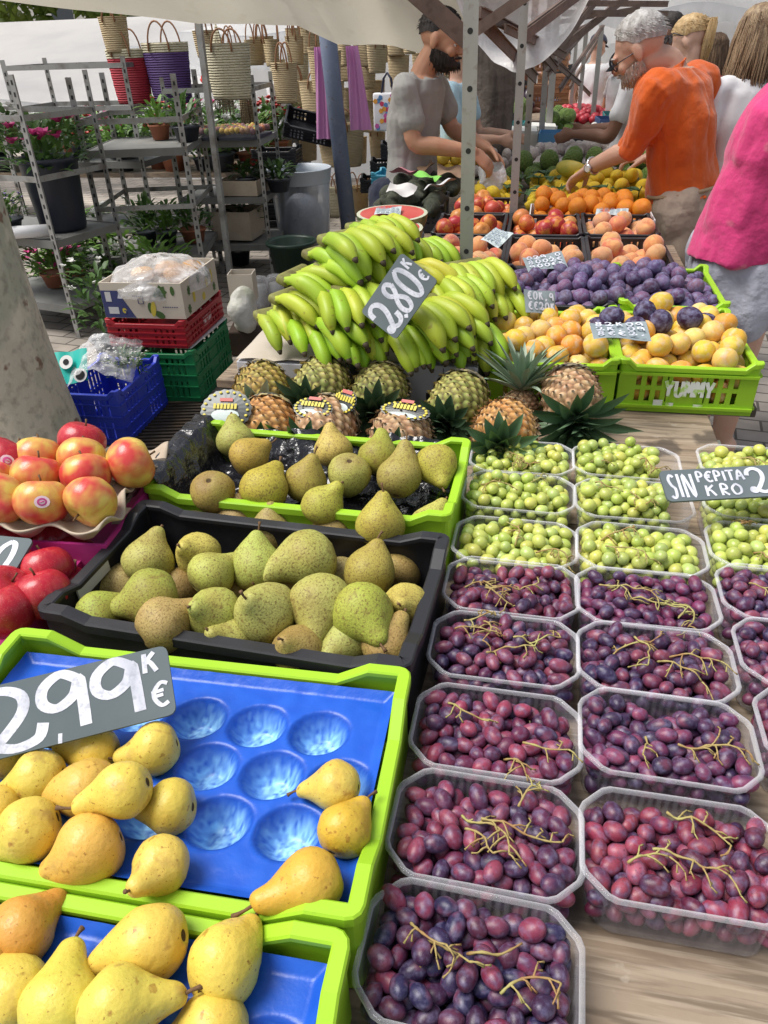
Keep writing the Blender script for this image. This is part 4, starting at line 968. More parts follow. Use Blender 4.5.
# --- pineapples
pinM=M('pineapple_skin',rough=.6,attr='tint',spec=.3,layers=[(60,(.25,.14,.05),.58,.72,.5)],bump=(120,.3,.002),hsv=.15)
def pine_mesh(pal,seed,r=.062,L_=.16):
    g=random.Random(seed); nth,nz=84,60; eyes=[]; rowsn=11
    for j in range(-1,rowsn+2):
        for i in range(13):
            eyes.append(((i+.5*(j%2)+.12*j)/13*2*math.pi,(j+.5)/rowsn,g.random()))
    byrow={}
    for e in eyes: byrow.setdefault(round((e[1]*rowsn)-.5),[]).append(e)
    vs=[];cols=[];fs=[]
    for j in range(nz+1):
        v=j/nz; zz=(v-.5)*L_; base=r*(max(0,1-abs(2*v-1)**3.2))**.5
        for i in range(nth):
            a=2*math.pi*i/nth; best=9;be=None; jr=v*rowsn-.5
            for q in (math.floor(jr)-1,math.floor(jr),math.floor(jr)+1,math.floor(jr)+2):
                for e in byrow.get(q,()):
                    da=(a-e[0]+math.pi)%(2*math.pi)-math.pi; dz=(v-e[1])*rowsn
                    dd=max(abs(da/(2*math.pi)*13),0)**2*1.25+dz*dz*.85
                    if dd<best: best=dd;be=e
            dd=math.sqrt(best); hgt=max(0,1-(dd/.62)**2.2)
            rr=base+.0062*hgt**.8+(.004*max(0,1-dd/.16))
            vs.append((rr*math.cos(a),rr*math.sin(a),zz))
            c=mixc(pal[0],pal[1],be[2]); c=mixc(pal[2],c,min(1,hgt**1.5*1.5)); 
            if dd<.2: c=mixc(c,pal[3],.75)
            cols.append(c)
    for j in range(nz):
        for i in range(nth): fs.append((j*nth+i,j*nth+(i+1)%nth,(j+1)*nth+(i+1)%nth,(j+1)*nth+i))
    mb=MB(); mb.add(vs,fs); nb_=len(vs)
    for e in eyes:
        v=e[1]
        if not .02<v<.98: continue
        zz=(v-.5)*L_; br=r*(max(0,1-abs(2*v-1)**3.2))**.5+.006; a=e[0]; d=Vector((math.cos(a),math.sin(a),.9)); leafblade(mb,(br*math.cos(a),br*math.sin(a),zz-.004),d,.014*g.uniform(.7,1.3),.0075,-.2,2)
    me=mb.mesh('pineapple_mesh',pinM); ca=me.color_attributes.new('tint','FLOAT_COLOR','POINT')
    for k,c in enumerate(cols): ca.data[k].color=(*c,1)
    for k in range(nb_,len(me.vertices)): ca.data[k].color=(*pal[3],1)
    return me
PALG=((.27,.32,.08),(.42,.38,.10),(.06,.035,.015),(.42,.33,.18)); PALO=((.58,.26,.07),(.62,.36,.12),(.14,.06,.025),(.55,.42,.28)); PALP=((.55,.30,.17),(.60,.42,.22),(.18,.09,.045),(.60,.48,.36))
PIN=[pine_mesh(PALG,1),pine_mesh(PALO,2),pine_mesh(PALP,3),pine_mesh(((.33,.30,.06),(.50,.33,.08),(.08,.045,.02),(.45,.36,.2)),4)]
crD=M('crown_leaf_dark',(.09,.16,.085),.45,hsv=.3,layers=[(12,(.10,.15,.06),.5,.75,.6)]); crP=M('crown_leaf_pale',(.26,.36,.25),.55,hsv=.2,layers=[(12,(.45,.48,.38),.45,.7,.7),(5,(.10,.20,.10),.5,.7,.5)])
netM=M('brown_band_print',(.24,.20,.13),.6,layers=[(60,(.03,.03,.03),.48,.52,.9,1),(45,(.50,.42,.20),.55,.6,.8,1)])
tagK=M('black_tag',(.03,.035,.035),.35,layers=[(5,(.20,.22,.22),.5,.75,.6)]); tagY=M('yellow_tag_print',(.60,.50,.05),.5); tagW=M('pale_tag_print',(.45,.52,.50),.4)
def pineapple(px,py,z,az,tilt,k,label,crown=True,dark=True,band=True,tagv=None,sc=.9,cl=.085):
    o=thing('pineapple',label,'pineapple',loc=onz(px,py,z)); o.rotation_mode='QUATERNION'; o.rotation_quaternion=axisrot(az,tilt,rnd.uniform(0,360)); o.scale=(sc,)*3
    obj('body',PIN[k],o)
    if crown:
        mb=MB(); g=random.Random(int(px))
        for j in range(46):
            f=j/46; a=j*2.4; el=.35+1.0*f; d=Vector((math.cos(a)*math.cos(el),math.sin(a)*math.cos(el),math.sin(el)))
            leafblade(mb,Vector((math.cos(a)*.014*(1-f),math.sin(a)*.014*(1-f),.078+.028*f)),d,cl*(.6+.5*math.sin(math.pi*min(1,.25+f*.75)))*g.uniform(.85,1.1),.026,g.uniform(-.05,.25),5,fold=.3)
        mb.build('crown',crD if dark else crP,o,smooth=True)
    if band:
        mb=MB(); vs=[];n=40
        for zz in (-.046,-.028):
            for i in range(n):
                a=2*math.pi*i/n; v=zz/.16+.5; rr=.0705*(1-abs(2*v-1)**3.2)**.5+.0015+.001*math.sin(i*3); vs.append((rr*math.cos(a),rr*math.sin(a),zz+.006*math.sin(a)))
        mb.add(vs,[(i,(i+1)%n,(i+1)%n+n,i+n) for i in range(n)]); mb.build('band',netM,o,smooth=True)
    return o
zc=.845
pineapple(262,392,zc,-75,-6,3,'green gold pineapple at the back left, behind the black and yellow tag',dark=False,cl=.09)
pineapple(322,386,zc+.012,-95,-4,0,'green pineapple in the back row, second from the left')
pineapple(380,392,zc+.004,-85,-6,0,'green pineapple in the middle of the back row below the box gap')
pineapple(458,402,zc,-100,-8,0,'very green pineapple in the back row in front of the right banana box')
pineapple(570,396,zc+.01,-82,-12,2,'brown scaled pineapple in front of the left yellow plum crate',cl=.13)
pineapple(266,428,zc-.005,-80,-8,1,'orange pineapple at the front left behind the lined crate')
pineapple(326,428,zc,-100,-5,2,'pinkish tan pineapple in the front row, second from the left',cl=.1)
pineapple(400,438,zc-.006,-90,-5,2,'pinkish pineapple in the front row just above the brown pears')
pineapple(505,432,zc-.006,-92,5,1,'orange based pineapple right behind the first green grape punnet')
def crown_only(px,py,z,az,tilt,label,dark,cl,sc=1.0):
    o=pineapple(px,py,z,az,tilt,2 if not dark else 3,label,True,dark,False,None,sc,cl); return o
pc=pineapple(520,412,.80,88,80,2,'pineapple standing upright with a big pale grey green crown',True,False,False,None,.62,.21)
for (px,py,z,az,tl,lab) in ((352,424,.79,70,60,'dark green pineapple crown between the two front pineapples'),(446,436,.79,-70,50,'dark green pineapple crown in front of the very green pineapple'),(568,440,.79,-80,60,'dark green pineapple crown at the right end of the pineapples')):
    o=thing('cut_crown',lab,'pineapple crown',loc=onz(px,py,z)); o.rotation_mode='QUATERNION'; o.rotation_quaternion=axisrot(az,tl)
    mb=MB(); g=random.Random(int(px))
    for j in range(40):
        f=j/40; a=j*2.4; el=.25+1.1*f; d=Vector((math.cos(a)*math.cos(el),math.sin(a)*math.cos(el),math.sin(el)))
        leafblade(mb,Vector((math.cos(a)*.014*(1-f),math.sin(a)*.014*(1-f),.0+.03*f)),d,.062*g.uniform(.8,1.15),.019,g.uniform(0,.5),5,fold=.3)
    mb.build('leaves',crD,o,smooth=True)
def ptag(px,py,z,rz,tilt,label,w_=.085,d_=.062):
    o=thing('pineapple_tag',label,'tag',loc=onz(px,py,z),rot=(tilt,0,rz),group='printed tags on the pineapples')
    mb=MB(); n=40; ring=[((w_/2)*math.cos(2*math.pi*k/n)*(1+.05*(k%2)),(d_/2)*math.sin(2*math.pi*k/n)*(1+.05*(k%2)),0) for k in range(n)]
    mb.add(ring+[(0,0,.004)],[(k,(k+1)%n,n) for k in range(n)]); mb.build('card',tagK,o)
    mb=MB(); 
    for k in range(20):
        a=2*math.pi*k/20; mb.ball((w_*.44*math.cos(a),d_*.44*math.sin(a),.003),(.0035,.0028,.0008),6,4)
    for k in range(7): mb.box((-.022+.007*k,.006,.0055),(.005,.011,.0006))
    mb.build('yellow_print',tagY,o)
    mb=MB(); mb.ball((.0,-.012,.003),(w_*.3,d_*.16,.0012),12,5); mb.build('pale_print',tagW,o)
    mb=MB(); mb.box((0,.020,.0045),(.026,.007,.0006)); mb.build('red_print',M('red_tag_print',(.5,.12,.1),.5),o)
ptag(226,410,.90,.1,.75,'round black tag with yellow print left of the pineapples',.10,.085)
ptag(313,408,.90,-.1,.5,'black and gold tag lying on the second back pineapple',.08,.05); ptag(345,402,.90,-.5,.9,'small upright black and yellow tag between two pineapples',.055,.05); ptag(405,411,.90,-.2,.5,'black and yellow tag in front of the middle pineapple',.10,.04)

# --- galvanised uprights of the stall frame
galv=M('galvanised_upright',(.42,.41,.39),.45,metal=.55,layers=[(9,(.30,.27,.24),.45,.7,.7,6,(1,1,.3)),(40,(.20,.13,.09),.6,.75,.6,4)],bump=(60,.15,.002))
holem=M('bolt_hole',(.02,.02,.02),.8)
def upright(x,y,z0,z1,w_,label,lean=(0,0),holes=True,rz=.0):
    o=thing('stall_pole',label,'pole',loc=(x,y,z0),rot=(lean[0],lean[1],rz),group='metal uprights of the market stalls')
    mb=MB(); h_=z1-z0; mb.box((0,0,h_/2),(w_,.003,h_)); mb.box((-w_/2+.0015,w_/2+.0015,h_/2),(.003,w_,h_)); mb.build('angle_bar',galv,o)
    if holes:
        z=.18; n=12; mb=MB(); mb.add([(.0075*math.cos(2*math.pi*k/n),0,.0075*math.sin(2*math.pi*k/n)) for k in range(n)],[tuple(range(n))[::-1]]); hm=mb.mesh('bolt_hole_mesh',holem,False)
        while z<h_-.05:
            obj('bolt_hole',hm,o,loc=(rnd.uniform(-.002,.004),-.0022,z)); z+=rnd.choice([.12,.13,.13,.15])
    return o
upright(-.225,2.272,.785,2.55,.039,'nearest galvanised metal upright with bolt holes, rising from the bananas',(0,R(-.6)))
upright(-.136,3.253,.785,2.6,.032,'second galvanised upright, between the nectarines and the oranges',(0,R(-.6)))
# ================================================================ people
def remeshed(name,mb,mat,vox,parent,smooth_it=2,wr=None,dec=None):
    """fuse overlapping closed lofts into one continuous surface"""
    me=mb.mesh(name,mat,True); o=obj(name,me,parent)
    md=o.modifiers.new('r','REMESH'); md.mode='VOXEL'; md.voxel_size=vox; md.use_smooth_shade=True
    if smooth_it:
        sm=o.modifiers.new('s','SMOOTH'); sm.factor=.6; sm.iterations=smooth_it
    dg=bpy.context.evaluated_depsgraph_get(); dg.update(); ev=o.evaluated_get(dg)
    nm=bpy.data.meshes.new_from_object(ev); o.modifiers.clear(); nm.materials.clear()
    for m in (mat if isinstance(mat,(list,tuple)) else [mat]): nm.materials.append(m)
    if wr:
        off=Vector((wr[2],wr[2]*.7,0)); ax=wr[3] if len(wr)>3 else (1,1,.45)
        no=[v.normal.copy() for v in nm.vertices]
        for v,n_ in zip(nm.vertices,no):
            q=Vector((v.co.x*ax[0],v.co.y*ax[1],v.co.z*ax[2]))
            k=noise.noise(q*wr[1]+off)*.6+noise.noise(q*wr[1]*2.3+off)*.4
            k=(abs(k)*2-.4) 
            v.co+=n_*wr[0]*k
    nm.polygons.foreach_set('use_smooth',[True]*len(nm.polygons)); nm.update()
    for p in nm.polygons: p.material_index=0
    old=o.data; o.data=nm; bpy.data.meshes.remove(old); return o
def ell_loft(mb,secs,seg=16):
    """secs: (centre, half width vector, half depth vector); closed"""
    vs=[];fs=[];n=len(secs)
    for c,a,b in secs:
        c=Vector(c);a=Vector(a);b=Vector(b)
        for k in range(seg):
            t=2*math.pi*k/seg; vs.append(c+a*math.cos(t)+b*math.sin(t))
    for i in range(n-1):
        for k in range(seg): fs.append((i*seg+k,i*seg+(k+1)%seg,(i+1)*seg+(k+1)%seg,(i+1)*seg+k))
    fs.append(tuple(range(seg))[::-1]); fs.append(tuple((n-1)*seg+k for k in range(seg)))
    # outward orientation for the voxel remesher
    mb.add(vs,fs)
def limb(mb,pts,rad,seg=12):
    pts=[Vector(p) for p in pts]; P=[];Rr=[]
    for k in range(len(pts)-1):
        p0,p1,p2,p3=pts[max(k-1,0)],pts[k],pts[k+1],pts[min(k+2,len(pts)-1)]
        for u in (0,.25,.5,.75):
            P.append(.5*((2*p1)+(-p0+p2)*u+(2*p0-5*p1+4*p2-p3)*u*u+(-p0+3*p1-3*p2+p3)*u**3)); Rr.append(rad[k]+(rad[k+1]-rad[k])*u)
    P.append(pts[-1]); Rr.append(rad[-1])
    mb.tube(P,Rr,seg); mb.ball(P[0],Rr[0]*.98,seg,8); mb.ball(P[-1],Rr[-1]*.98,seg,8)
def skinM(name,c): return M(name,c,.5,spec=.35,sss=.08,layers=[(6,tuple(v*.72 for v in c),.5,.75,.5),(20,(c[0]*1.05,c[1]*.75,c[2]*.7),.55,.75,.4)],bump=(80,.08,.002))
def cloth(name,c,v=.75,**k): return M(name,c,.85,spec=.15,sheen=.2,layers=[(5,tuple(x*v for x in c),.45,.75,.6,5)],bump2=(6,.35,.02),bump=(200,.1,.001),**k)
def hand_mb(mb,w,f,palmn,curl=.6,s=1.0,spread=.12,thumb=1):
    """w wrist point, f forward (towards the fingers), palmn direction the palm faces"""
    w=Vector(w); f=Vector(f).normalized(); n=Vector(palmn); n=(n-f*n.dot(f)).normalized(); sd=f.cross(n)*thumb
    ell_loft(mb,[(w-f*.01*s,sd*.024*s,n*.018*s),(w+f*.03*s,sd*.034*s,n*.016*s),(w+f*.075*s,sd*.040*s,n*.014*s),(w+f*.092*s,sd*.036*s,n*.010*s)],12)
    for i,(off,ln) in enumerate(((.030,.066),(.010,.076),(-.010,.071),(-.029,.055))):
        b=w+f*.080*s+sd*off*s; d=(f+sd*off*spread*18*.3).normalized(); pts=[b-f*.02*s]; a=0
        p=b; pts.append(p)
        for j,q in enumerate((.42,.32,.26)):
            a+=curl*(.8 if j else .5); dd=(d*math.cos(a)+n*math.sin(a)); p=p+dd*ln*q*s; pts.append(p)
        limb(mb,pts,[.0098*s,.0095*s,.0088*s,.0082*s,.007*s],8)
    tb=w+f*.02*s+sd*.024*s; d=(f*.7+sd*.65+n*.35).normalized()
    limb(mb,[tb,tb+d*.035*s,tb+(d*.035+(d*.7+f*.5+n*.3).normalized()*.028)*s,tb+(d*.035+(d*.7+f*.5+n*.3).normalized()*.05)*s],[.015*s,.012*s,.0105*s,.008*s],8)
def head_mb(mb,c,fw,up,s=1.0):
    c=Vector(c); f=Vector(fw).normalized(); u=Vector(up); u=(u-f*u.dot(f)).normalized(); r=f.cross(u)
    rot=Matrix((r,f,u)).transposed()
    B=lambda x,y,z,rx,ry,rz,sg=14: mb.ball(c+(r*x+f*y+u*z)*s,(rx*s,ry*s,rz*s),sg,10,rot=rot)
    B(0,-.012,.030,.076,.096,.088,20); B(0,.030,.0,.064,.066,.085,18); B(0,.048,-.060,.045,.040,.045); B(0,.072,-.090,.024,.020,.020)
    B(0,.088,.022,.052,.018,.016)          # brow
    B(.036,.070,-.025,.026,.024,.026); B(-.036,.070,-.025,.026,.024,.026)
    ell_loft(mb,[(c+(f*.090+u*.016)*s,r*.008*s,f*.010*s+u*.0),(c+(f*.100-u*.002)*s,r*.011*s,f*.012*s),(c+(f*.112-u*.020)*s,r*.016*s,f*.014*s),(c+(f*.100-u*.030)*s,r*.016*s,f*.012*s)],10)
    B(0,.098,-.050,.024,.010,.007); B(0,.094,-.061,.021,.010,.008)   # lips
    for q in (-1,1):
        B(q*.078,-.005,-.005,.008,.020,.034); 
    return rot
def person(name_label,J,skin,shirt,legs,hair,vox=.008,group=None,extras=None,scale=1):
    """J: joints in world space. shirt: dict(mat,sleeve 0..1,len); legs: dict(mat,len)"""
    o=thing('person',name_label,'person',group=group)
    V=lambda k: Vector(J[k])
    pel,chest,neck,head=V('pelvis'),V('chest'),V('neck'),V('head'); side=Vector(J['side']).normalized()  # towards the person's left
    s=J.get('s',1.0)
    spine=(chest-pel).normalized(); fwd=(-side.cross(spine)).normalized()
    if fwd.dot(Vector(J['face']))<0 and not J.get('noflip'): fwd=-fwd
    b=MB(); wq=J.get('girth',1.0)
    def torso(mb,e,low=0,top=True):
        S=[(pel-spine*.10*s,.165,.115),(pel,.172,.122),(pel+(chest-pel)*.45,.150,.108),(chest-spine*.02,.172,.120),(chest+(neck-chest)*.55,.175,.105),(chest+(neck-chest)*.85,.115,.080)]
        if low: S=S[1:]; S.insert(0,(pel-spine*low,.180,.130))
        if not top: pass
        ell_loft(mb,[(c,side*(w_*wq*s+e),fwd*(d_*wq*s+e)) for c,w_,d_ in S],20)
    torso(b,-.004)
    limb(b,[chest+(neck-chest)*.6,neck,head-(Vector(J['up']).normalized())*.05*s+Vector(J['face']).normalized()*-.01],[.065*s,.056*s,.058*s])
    head_mb(b,head,J['face'],J['up'],s)
    for q in 'LR':
        if 'sh'+q in J:
            sh,el,wr=V('sh'+q),V('el'+q),V('wr'+q)
            limb(b,[sh,sh+(el-sh)*.5,el,el+(wr-el)*.35,wr],[.052*s*wq,.046*s*wq,.039*s,.041*s,.027*s])
            if 'hf'+q in J: hand_mb(b,wr,J['hf'+q],J['hn'+q],J.get('curl',.5),s,thumb=1 if q=='R' else -1)
        if 'hip'+q in J:
            hp,kn,an=V('hip'+q),V('kn'+q),V('an'+q)
            limb(b,[hp,hp+(kn-hp)*.5,kn,kn+(an-kn)*.35,an],[.088*s*wq,.076*s*wq,.056*s,.056*s,.036*s])
            ff=Vector(J['face']); ff.z=0; ff.normalize(); limb(b,[an-ff*.03,an+ff*.08+Vector((0,0,-.035)),an+ff*.15+Vector((0,0,-.045))],[.036*s,.034*s,.026*s])
    remeshed('body',b,skin,vox,o,2)
    # shirt
    if shirt:
        m=MB(); torso(m,.010,low=shirt.get('low',.06)); 
        m.ball(neck-(neck-chest)*.32,.070*s,12,8)
        for q in 'LR':
            if 'sh'+q in J:
                sh,el,wr=V('sh'+q),V('el'+q),V('wr'+q); sl=shirt.get('sleeve',.6)
                if sl<=1: e_=sh+(el-sh)*sl; limb(m,[chest+(neck-chest)*.5+(sh-chest).project(side)*.4,sh,sh+(e_-sh)*.6,e_],[.068*s,.060*s*wq,.060*s*wq,.063*s*wq])
                else: e_=el+(wr-el)*(sl-1); limb(m,[chest+(neck-chest)*.5+(sh-chest).project(side)*.4,sh,sh+(el-sh)*.6,el,e_],[.075*s,.066*s*wq,.060*s*wq,.058*s,.052*s])
        if 'add' in shirt: shirt['add'](m)
        remeshed(shirt.get('name','shirt'),m,shirt['mat'],vox,o,3,wr=(shirt.get('wr',.012),shirt.get('wf',9),hash(0)+len(name_label)))
    if legs:
        m=MB(); S=[(pel+spine*.03,.170,.122),(pel-spine*.05,.178,.130),(pel-spine*.14,.175,.130)]
        ell_loft(m,[(c,side*(w_*wq*s+.010),fwd*(d_*wq*s+.010)) for c,w_,d_ in S],18)
        for q in 'LR':
            hp,kn,an=V('hip'+q),V('kn'+q),V('an'+q); L_=legs.get('len',1.9)
            fl=legs.get('flare',.0)
            if L_<=1: e_=hp+(kn-hp)*L_; limb(m,[hp,hp+(e_-hp)*.5,e_],[.102*s*wq,.100*s*wq+fl/2,.094*s*wq+fl])
            else: e_=kn+(an-kn)*(L_-1); limb(m,[hp,hp+(kn-hp)*.5,kn,e_],[.104*s*wq,.094*s*wq,.074*s,.064*s])
        remeshed(legs.get('name','trousers'),m,legs['mat'],vox,o,3,wr=(legs.get('wr',.012),8,3.3))
    if hair: hair(o,head,Vector(J['face']).normalized(),Vector(J['up']).normalized(),s)
    if extras: extras(o,head,Vector(J['face']).normalized(),Vector(J['up']).normalized(),s)
    return o
def frame(c,f,u):
    f=f.normalized(); u=(u-f*u.dot(f)).normalized(); r=f.cross(u); return r,f,u,Matrix((r,f,u)).transposed()
def hairM(name,c,c2): return M(name,c,.6,spec=.4,layers=[(40,c2,.42,.62,.9,4,(1,1,.12)),(90,tuple(x*.5 for x in c),.5,.7,.6,2,(1,1,.1))],bump=(120,.7,.004))
def haircap(mat,vol=1.0,back=0.0,low=-.01,seed=1,name='hair',front=.045,sideburn=True):
    def fn(o,c,f,u,s):
        r,f,u,rot=frame(c,f,u); mb=MB()
        nu,nv=30,16
        vs=[];fs=[]
        # shell over the skull: from the crown down to a hairline that is high in front and low behind
        for j in range(nv+1):
            for i in range(nu):
                a=2*math.pi*i/nu; fr=math.cos(a)   # 1 = front
                lim=R(50)+R(64)*((1-fr)/2)**.9 + (R(7) if abs(fr)<.25 and sideburn else 0)
                th=lim*j/nv; x=math.sin(a)*math.sin(th); y=math.cos(a)*math.sin(th); z=math.cos(th)
                k=1+.06*noise.noise(Vector((x*5+seed,y*5,z*5)))+.03*noise.noise(Vector((x*16+seed,y*16,z*16)))
                e=.001+.008*vol*min(1,(1-j/nv)*2.2+.05)
                vs.append(c+(r*x*(.077+e)*k+f*(y*(.098+e)*k-.014)+u*(z*(.090+e)*k+.030))*s)
        for j in range(nv):
            for i in range(nu): fs.append((j*nu+i,j*nu+(i+1)%nu,(j+1)*nu+(i+1)%nu,(j+1)*nu+i))
        mb.add(vs,fs); h=mb.build(name,mat,o,smooth=True)
        # loose tufts
        mb=MB(); g=random.Random(seed)
        for k in range(420):
            a=g.uniform(0,6.28); fr=math.cos(a); th=g.uniform(.1,R(46)+R(58)*(1-fr)/2); x=math.sin(a)*math.sin(th); y=math.cos(a)*math.sin(th); z=math.cos(th)
            p=c+(r*x*.083+f*(y*.103-.014)+u*(z*.096+.030))*s; d=(r*x*.5+f*(y*.4-.6)+u*(z*.2-.7)+r*g.uniform(-.4,.4)).normalized()
            mb.tube([p-d*.008,p+d*.006*vol,p+d*.017*vol-u*.003],[.0012,.0014,.0003],3)
        mb.build('hair_tufts',mat,h,smooth=True)
    return fn
def longhair(mat,L_=.30,seed=2,width=.09,tail=None,vol=1.2):
    def fn(o,c,f,u,s):
        haircap(mat,vol,seed=seed)(o,c,f,u,s)
        r,f,u,rot=frame(c,f,u); g=random.Random(seed); mb=MB()
        for k in range(420):
            a=g.uniform(R(55),R(305)); fr=math.cos(a); x=math.sin(a); y=math.cos(a)
            p=c+(r*x*.080+f*(y*.095-.016)+u*g.uniform(.0,.08))*s
            if tail is None:
                ln=L_*g.uniform(.75,1.05); q=p+(r*x*.022+f*y*.015)*s
                pts=[c+(r*x*.05+f*(y*.06-.016)+u*.115)*s,p,q-Vector((0,0,ln*.35)),q-Vector((0,0,ln*.7))+r*g.uniform(-.02,.02),q-Vector((0,0,ln))+r*g.uniform(-.03,.03)-r*x*.01]
            else:
                tc=c+(f*-.105+u*.045)*s; e=Vector((g.uniform(-1,1),g.uniform(-1,1),g.uniform(-1,1)))*.018
                pts=[p*.5+tc*.5+(p-c)*.12,tc+e*.4,tc+f*-.035+u*-.03+e,tc+f*-.045-Vector((0,0,L_*.6))+e*1.3,tc+f*-.03-Vector((0,0,L_*g.uniform(.8,1.05)))+e*.8]
            mb.tube(pts,[.003,.0042,.0042,.0032,.0006],4)
        mb.build('long_hair',mat,o,smooth=True)
    return fn
def eyes_brows(browm,glasses=None,beard=None,beardm=None):
    eyew=M('eye_white',(.6,.58,.55),.3); eyed=M('eye_iris',(.03,.02,.015),.2)
    def fn(o,c,f,u,s):
        r,f,u,rot=frame(c,f,u)
        for q in (-1,1):
            p=c+(r*q*.031+f*.0765+u*.004)*s; m=MB(); m.ball(p,.0125*s,10,8,mi=0); m.ball(p+(f*.0078)*s,.0060*s,8,6,mi=1); m.build('eye',[eyew,eyed],o,smooth=True)
            m=MB(); m.tube([c+(r*q*.012+f*.103+u*.022)*s,c+(r*q*.032+f*.100+u*.029)*s,c+(r*q*.050+f*.086+u*.022)*s],[.004*s,.0048*s,.002*s],6); m.build('eyebrow',browm,o,smooth=True)
        if beard:
            m=MB(); nu,nv=26,12; vs=[];fs=[]
            for j in range(nv+1):
                for i in range(nu+1):
                    a=R(-105)+R(210)*i/nu; t=j/nv   # around the jaw, from cheek to under the chin
                    top=-.030-.012*math.cos(a)**2; z=top+(-.118-top)*t
                    rr=1.0-.45*max(0,t-.55)/.45
                    k=1+.05*noise.noise(Vector((a*4,t*9,1)))
                    wx=.068-.022*t; fy=.100+.014*math.sin(math.pi*t)*beard
                    x=math.sin(a)*(wx+.008*beard)*rr*k; y=(math.cos(a)*(fy) if math.cos(a)>0 else math.cos(a)*.03)*(rr if t>.55 else 1)*k
                    if t<.25 and abs(a)<R(22): y-=.010
                    vs.append(c+(r*x+f*y+u*z)*s)
            for j in range(nv):
                for i in range(nu): fs.append((j*(nu+1)+i,j*(nu+1)+i+1,(j+1)*(nu+1)+i+1,(j+1)*(nu+1)+i))
            m.add(vs,fs)
            m.tube([c+(r*-.028+f*.098-u*.046)*s,c+(r*-.012+f*.110-u*.040)*s,c+(r*.012+f*.110-u*.040)*s,c+(r*.028+f*.098-u*.046)*s],[.004,.0055,.0055,.004],6)
            g=random.Random(4)
            for k in range(150):
                v=Vector(vs[g.randrange(len(vs))]); d=((v-c).normalized()*.5-u*.7).normalized(); m.tube([v,v+d*.010,v+d*.017],[.0022,.0016,.0003],4)
            m.build('beard',beardm,o,smooth=True)
        if glasses:
            gm,up_=glasses; m=MB()
            for q in (-1,1):
                base=c+(r*q*.033+f*(.101 if not up_ else .095)+u*(.002 if not up_ else .085))*s
                ff=f if not up_ else (f*.7+u*.7).normalized(); uu=u if not up_ else (u*.7-f*.7).normalized()
                pts=[base+(r*math.cos(2*math.pi*k/14)*.027+uu*math.sin(2*math.pi*k/14)*.020)*s for k in range(15)]
                m.tube(pts,.0026 if not up_ else .002,6,mi=0)
                m.add(pts[:14],[tuple(range(14))],1)
                m.tube([base+r*q*.026*s,c+(r*q*.078+f*(.06 if not up_ else .03)+u*(.004 if not up_ else .075))*s,c+(r*q*.082+f*-.01+u*(.002 if not up_ else .03))*s],.0022,6,mi=0)
            m.tube([c+(r*-.008+f*.106+u*.004)*s if not up_ else c+(r*-.008+f*.097+u*.086)*s,c+(r*.008+f*.106+u*.004)*s if not up_ else c+(r*.008+f*.097+u*.086)*s],.002,5,mi=0)
            m.build('glasses',gm,o,smooth=True)
    return fn
skA=skinM('tanned_skin',(.50,.26,.16)); skB=skinM('light_skin',(.55,.33,.24)); skC=skinM('pale_skin',(.58,.37,.28)); skD=skinM('brown_skin',(.22,.11,.07))
blackhair=hairM('black_hair',(.02,.016,.014),(.05,.04,.035)); grey_hair=hairM('grey_hair',(.36,.34,.32),(.58,.56,.54)); blond=hairM('blond_hair',(.44,.29,.13),(.60,.44,.24)); lightbrown=hairM('light_brown_hair',(.20,.13,.075),(.38,.28,.17)); brownhair=hairM('brown_hair',(.08,.045,.025),(.18,.11,.06))
lensD=Mclear('dark_lens',.75,.2,(.25,.25,.27),.05,(.03,.03,.04)); lensC=Mclear('clear_lens',.08,.4,(.9,.9,.95),.03,(.5,.5,.55)); frameB=M('dark_frame',(.02,.025,.04),.3)
# --- the seller in the grey T-shirt -------------------------------------------------
Y0=3.95
greyT=M('grey_tshirt',(.34,.33,.31),.9,spec=.1,sheen=.15,layers=[(4,(.27,.265,.25),.45,.7,.6)],bump=(200,.15,.001),bump2=(9,.55,.025))
def w_(px,py,Y): return tuple(ony(px,py,Y))
J=dict(pelvis=Vector(w_(411,188,Y0)),chest=Vector(w_(414,112,Y0)),neck=Vector(w_(424,70,Y0)),head=Vector(w_(441,40,Y0)),side=(.36,.93,0),face=(.93,-.20,-.30),up=(.30,-.05,.95),s=1.0,noflip=False,girth=.93,curl=.55,
  shR=Vector(w_(405,86,Y0-.17)),elR=Vector(w_(415,143,Y0-.20)),wrR=Vector(w_(473,152,Y0-.16)),hfR=(.75,.15,-.62),hnR=(-.2,.5,-.7),
  shL=Vector(w_(436,84,Y0+.15)),elL=Vector(w_(452,128,Y0+.15)),wrL=Vector(w_(487,148,Y0+.04)),hfL=(.72,-.1,-.66),hnL=(-.3,-.5,-.7),
  hipR=(-.79,Y0-.09,.84),knR=(-.78,Y0-.10,.46),anR=(-.80,Y0-.11,.08),hipL=(-.73,Y0+.09,.84),knL=(-.71,Y0+.10,.46),anL=(-.73,Y0+.11,.08))
person('bearded man in a grey T-shirt behind the stall reaching towards a white bag',J,skA,dict(mat=greyT,sleeve=.62,low=.02,wr=.012,wf=7,name='tshirt'),dict(mat=cloth('dark_navy_cloth',(.03,.035,.06)),len=1.95),haircap(blackhair,.6,seed=3,low=0),.0065,extras=eyes_brows(blackhair,beard=1.3,beardm=blackhair))
bagw=Mclear('white_carrier_bag',.85,.1,(.9,.9,.9),.35,(.75,.75,.76),bump=(9,.8,.05),noise_=(6,.4,.7,.3))
mb=MB()
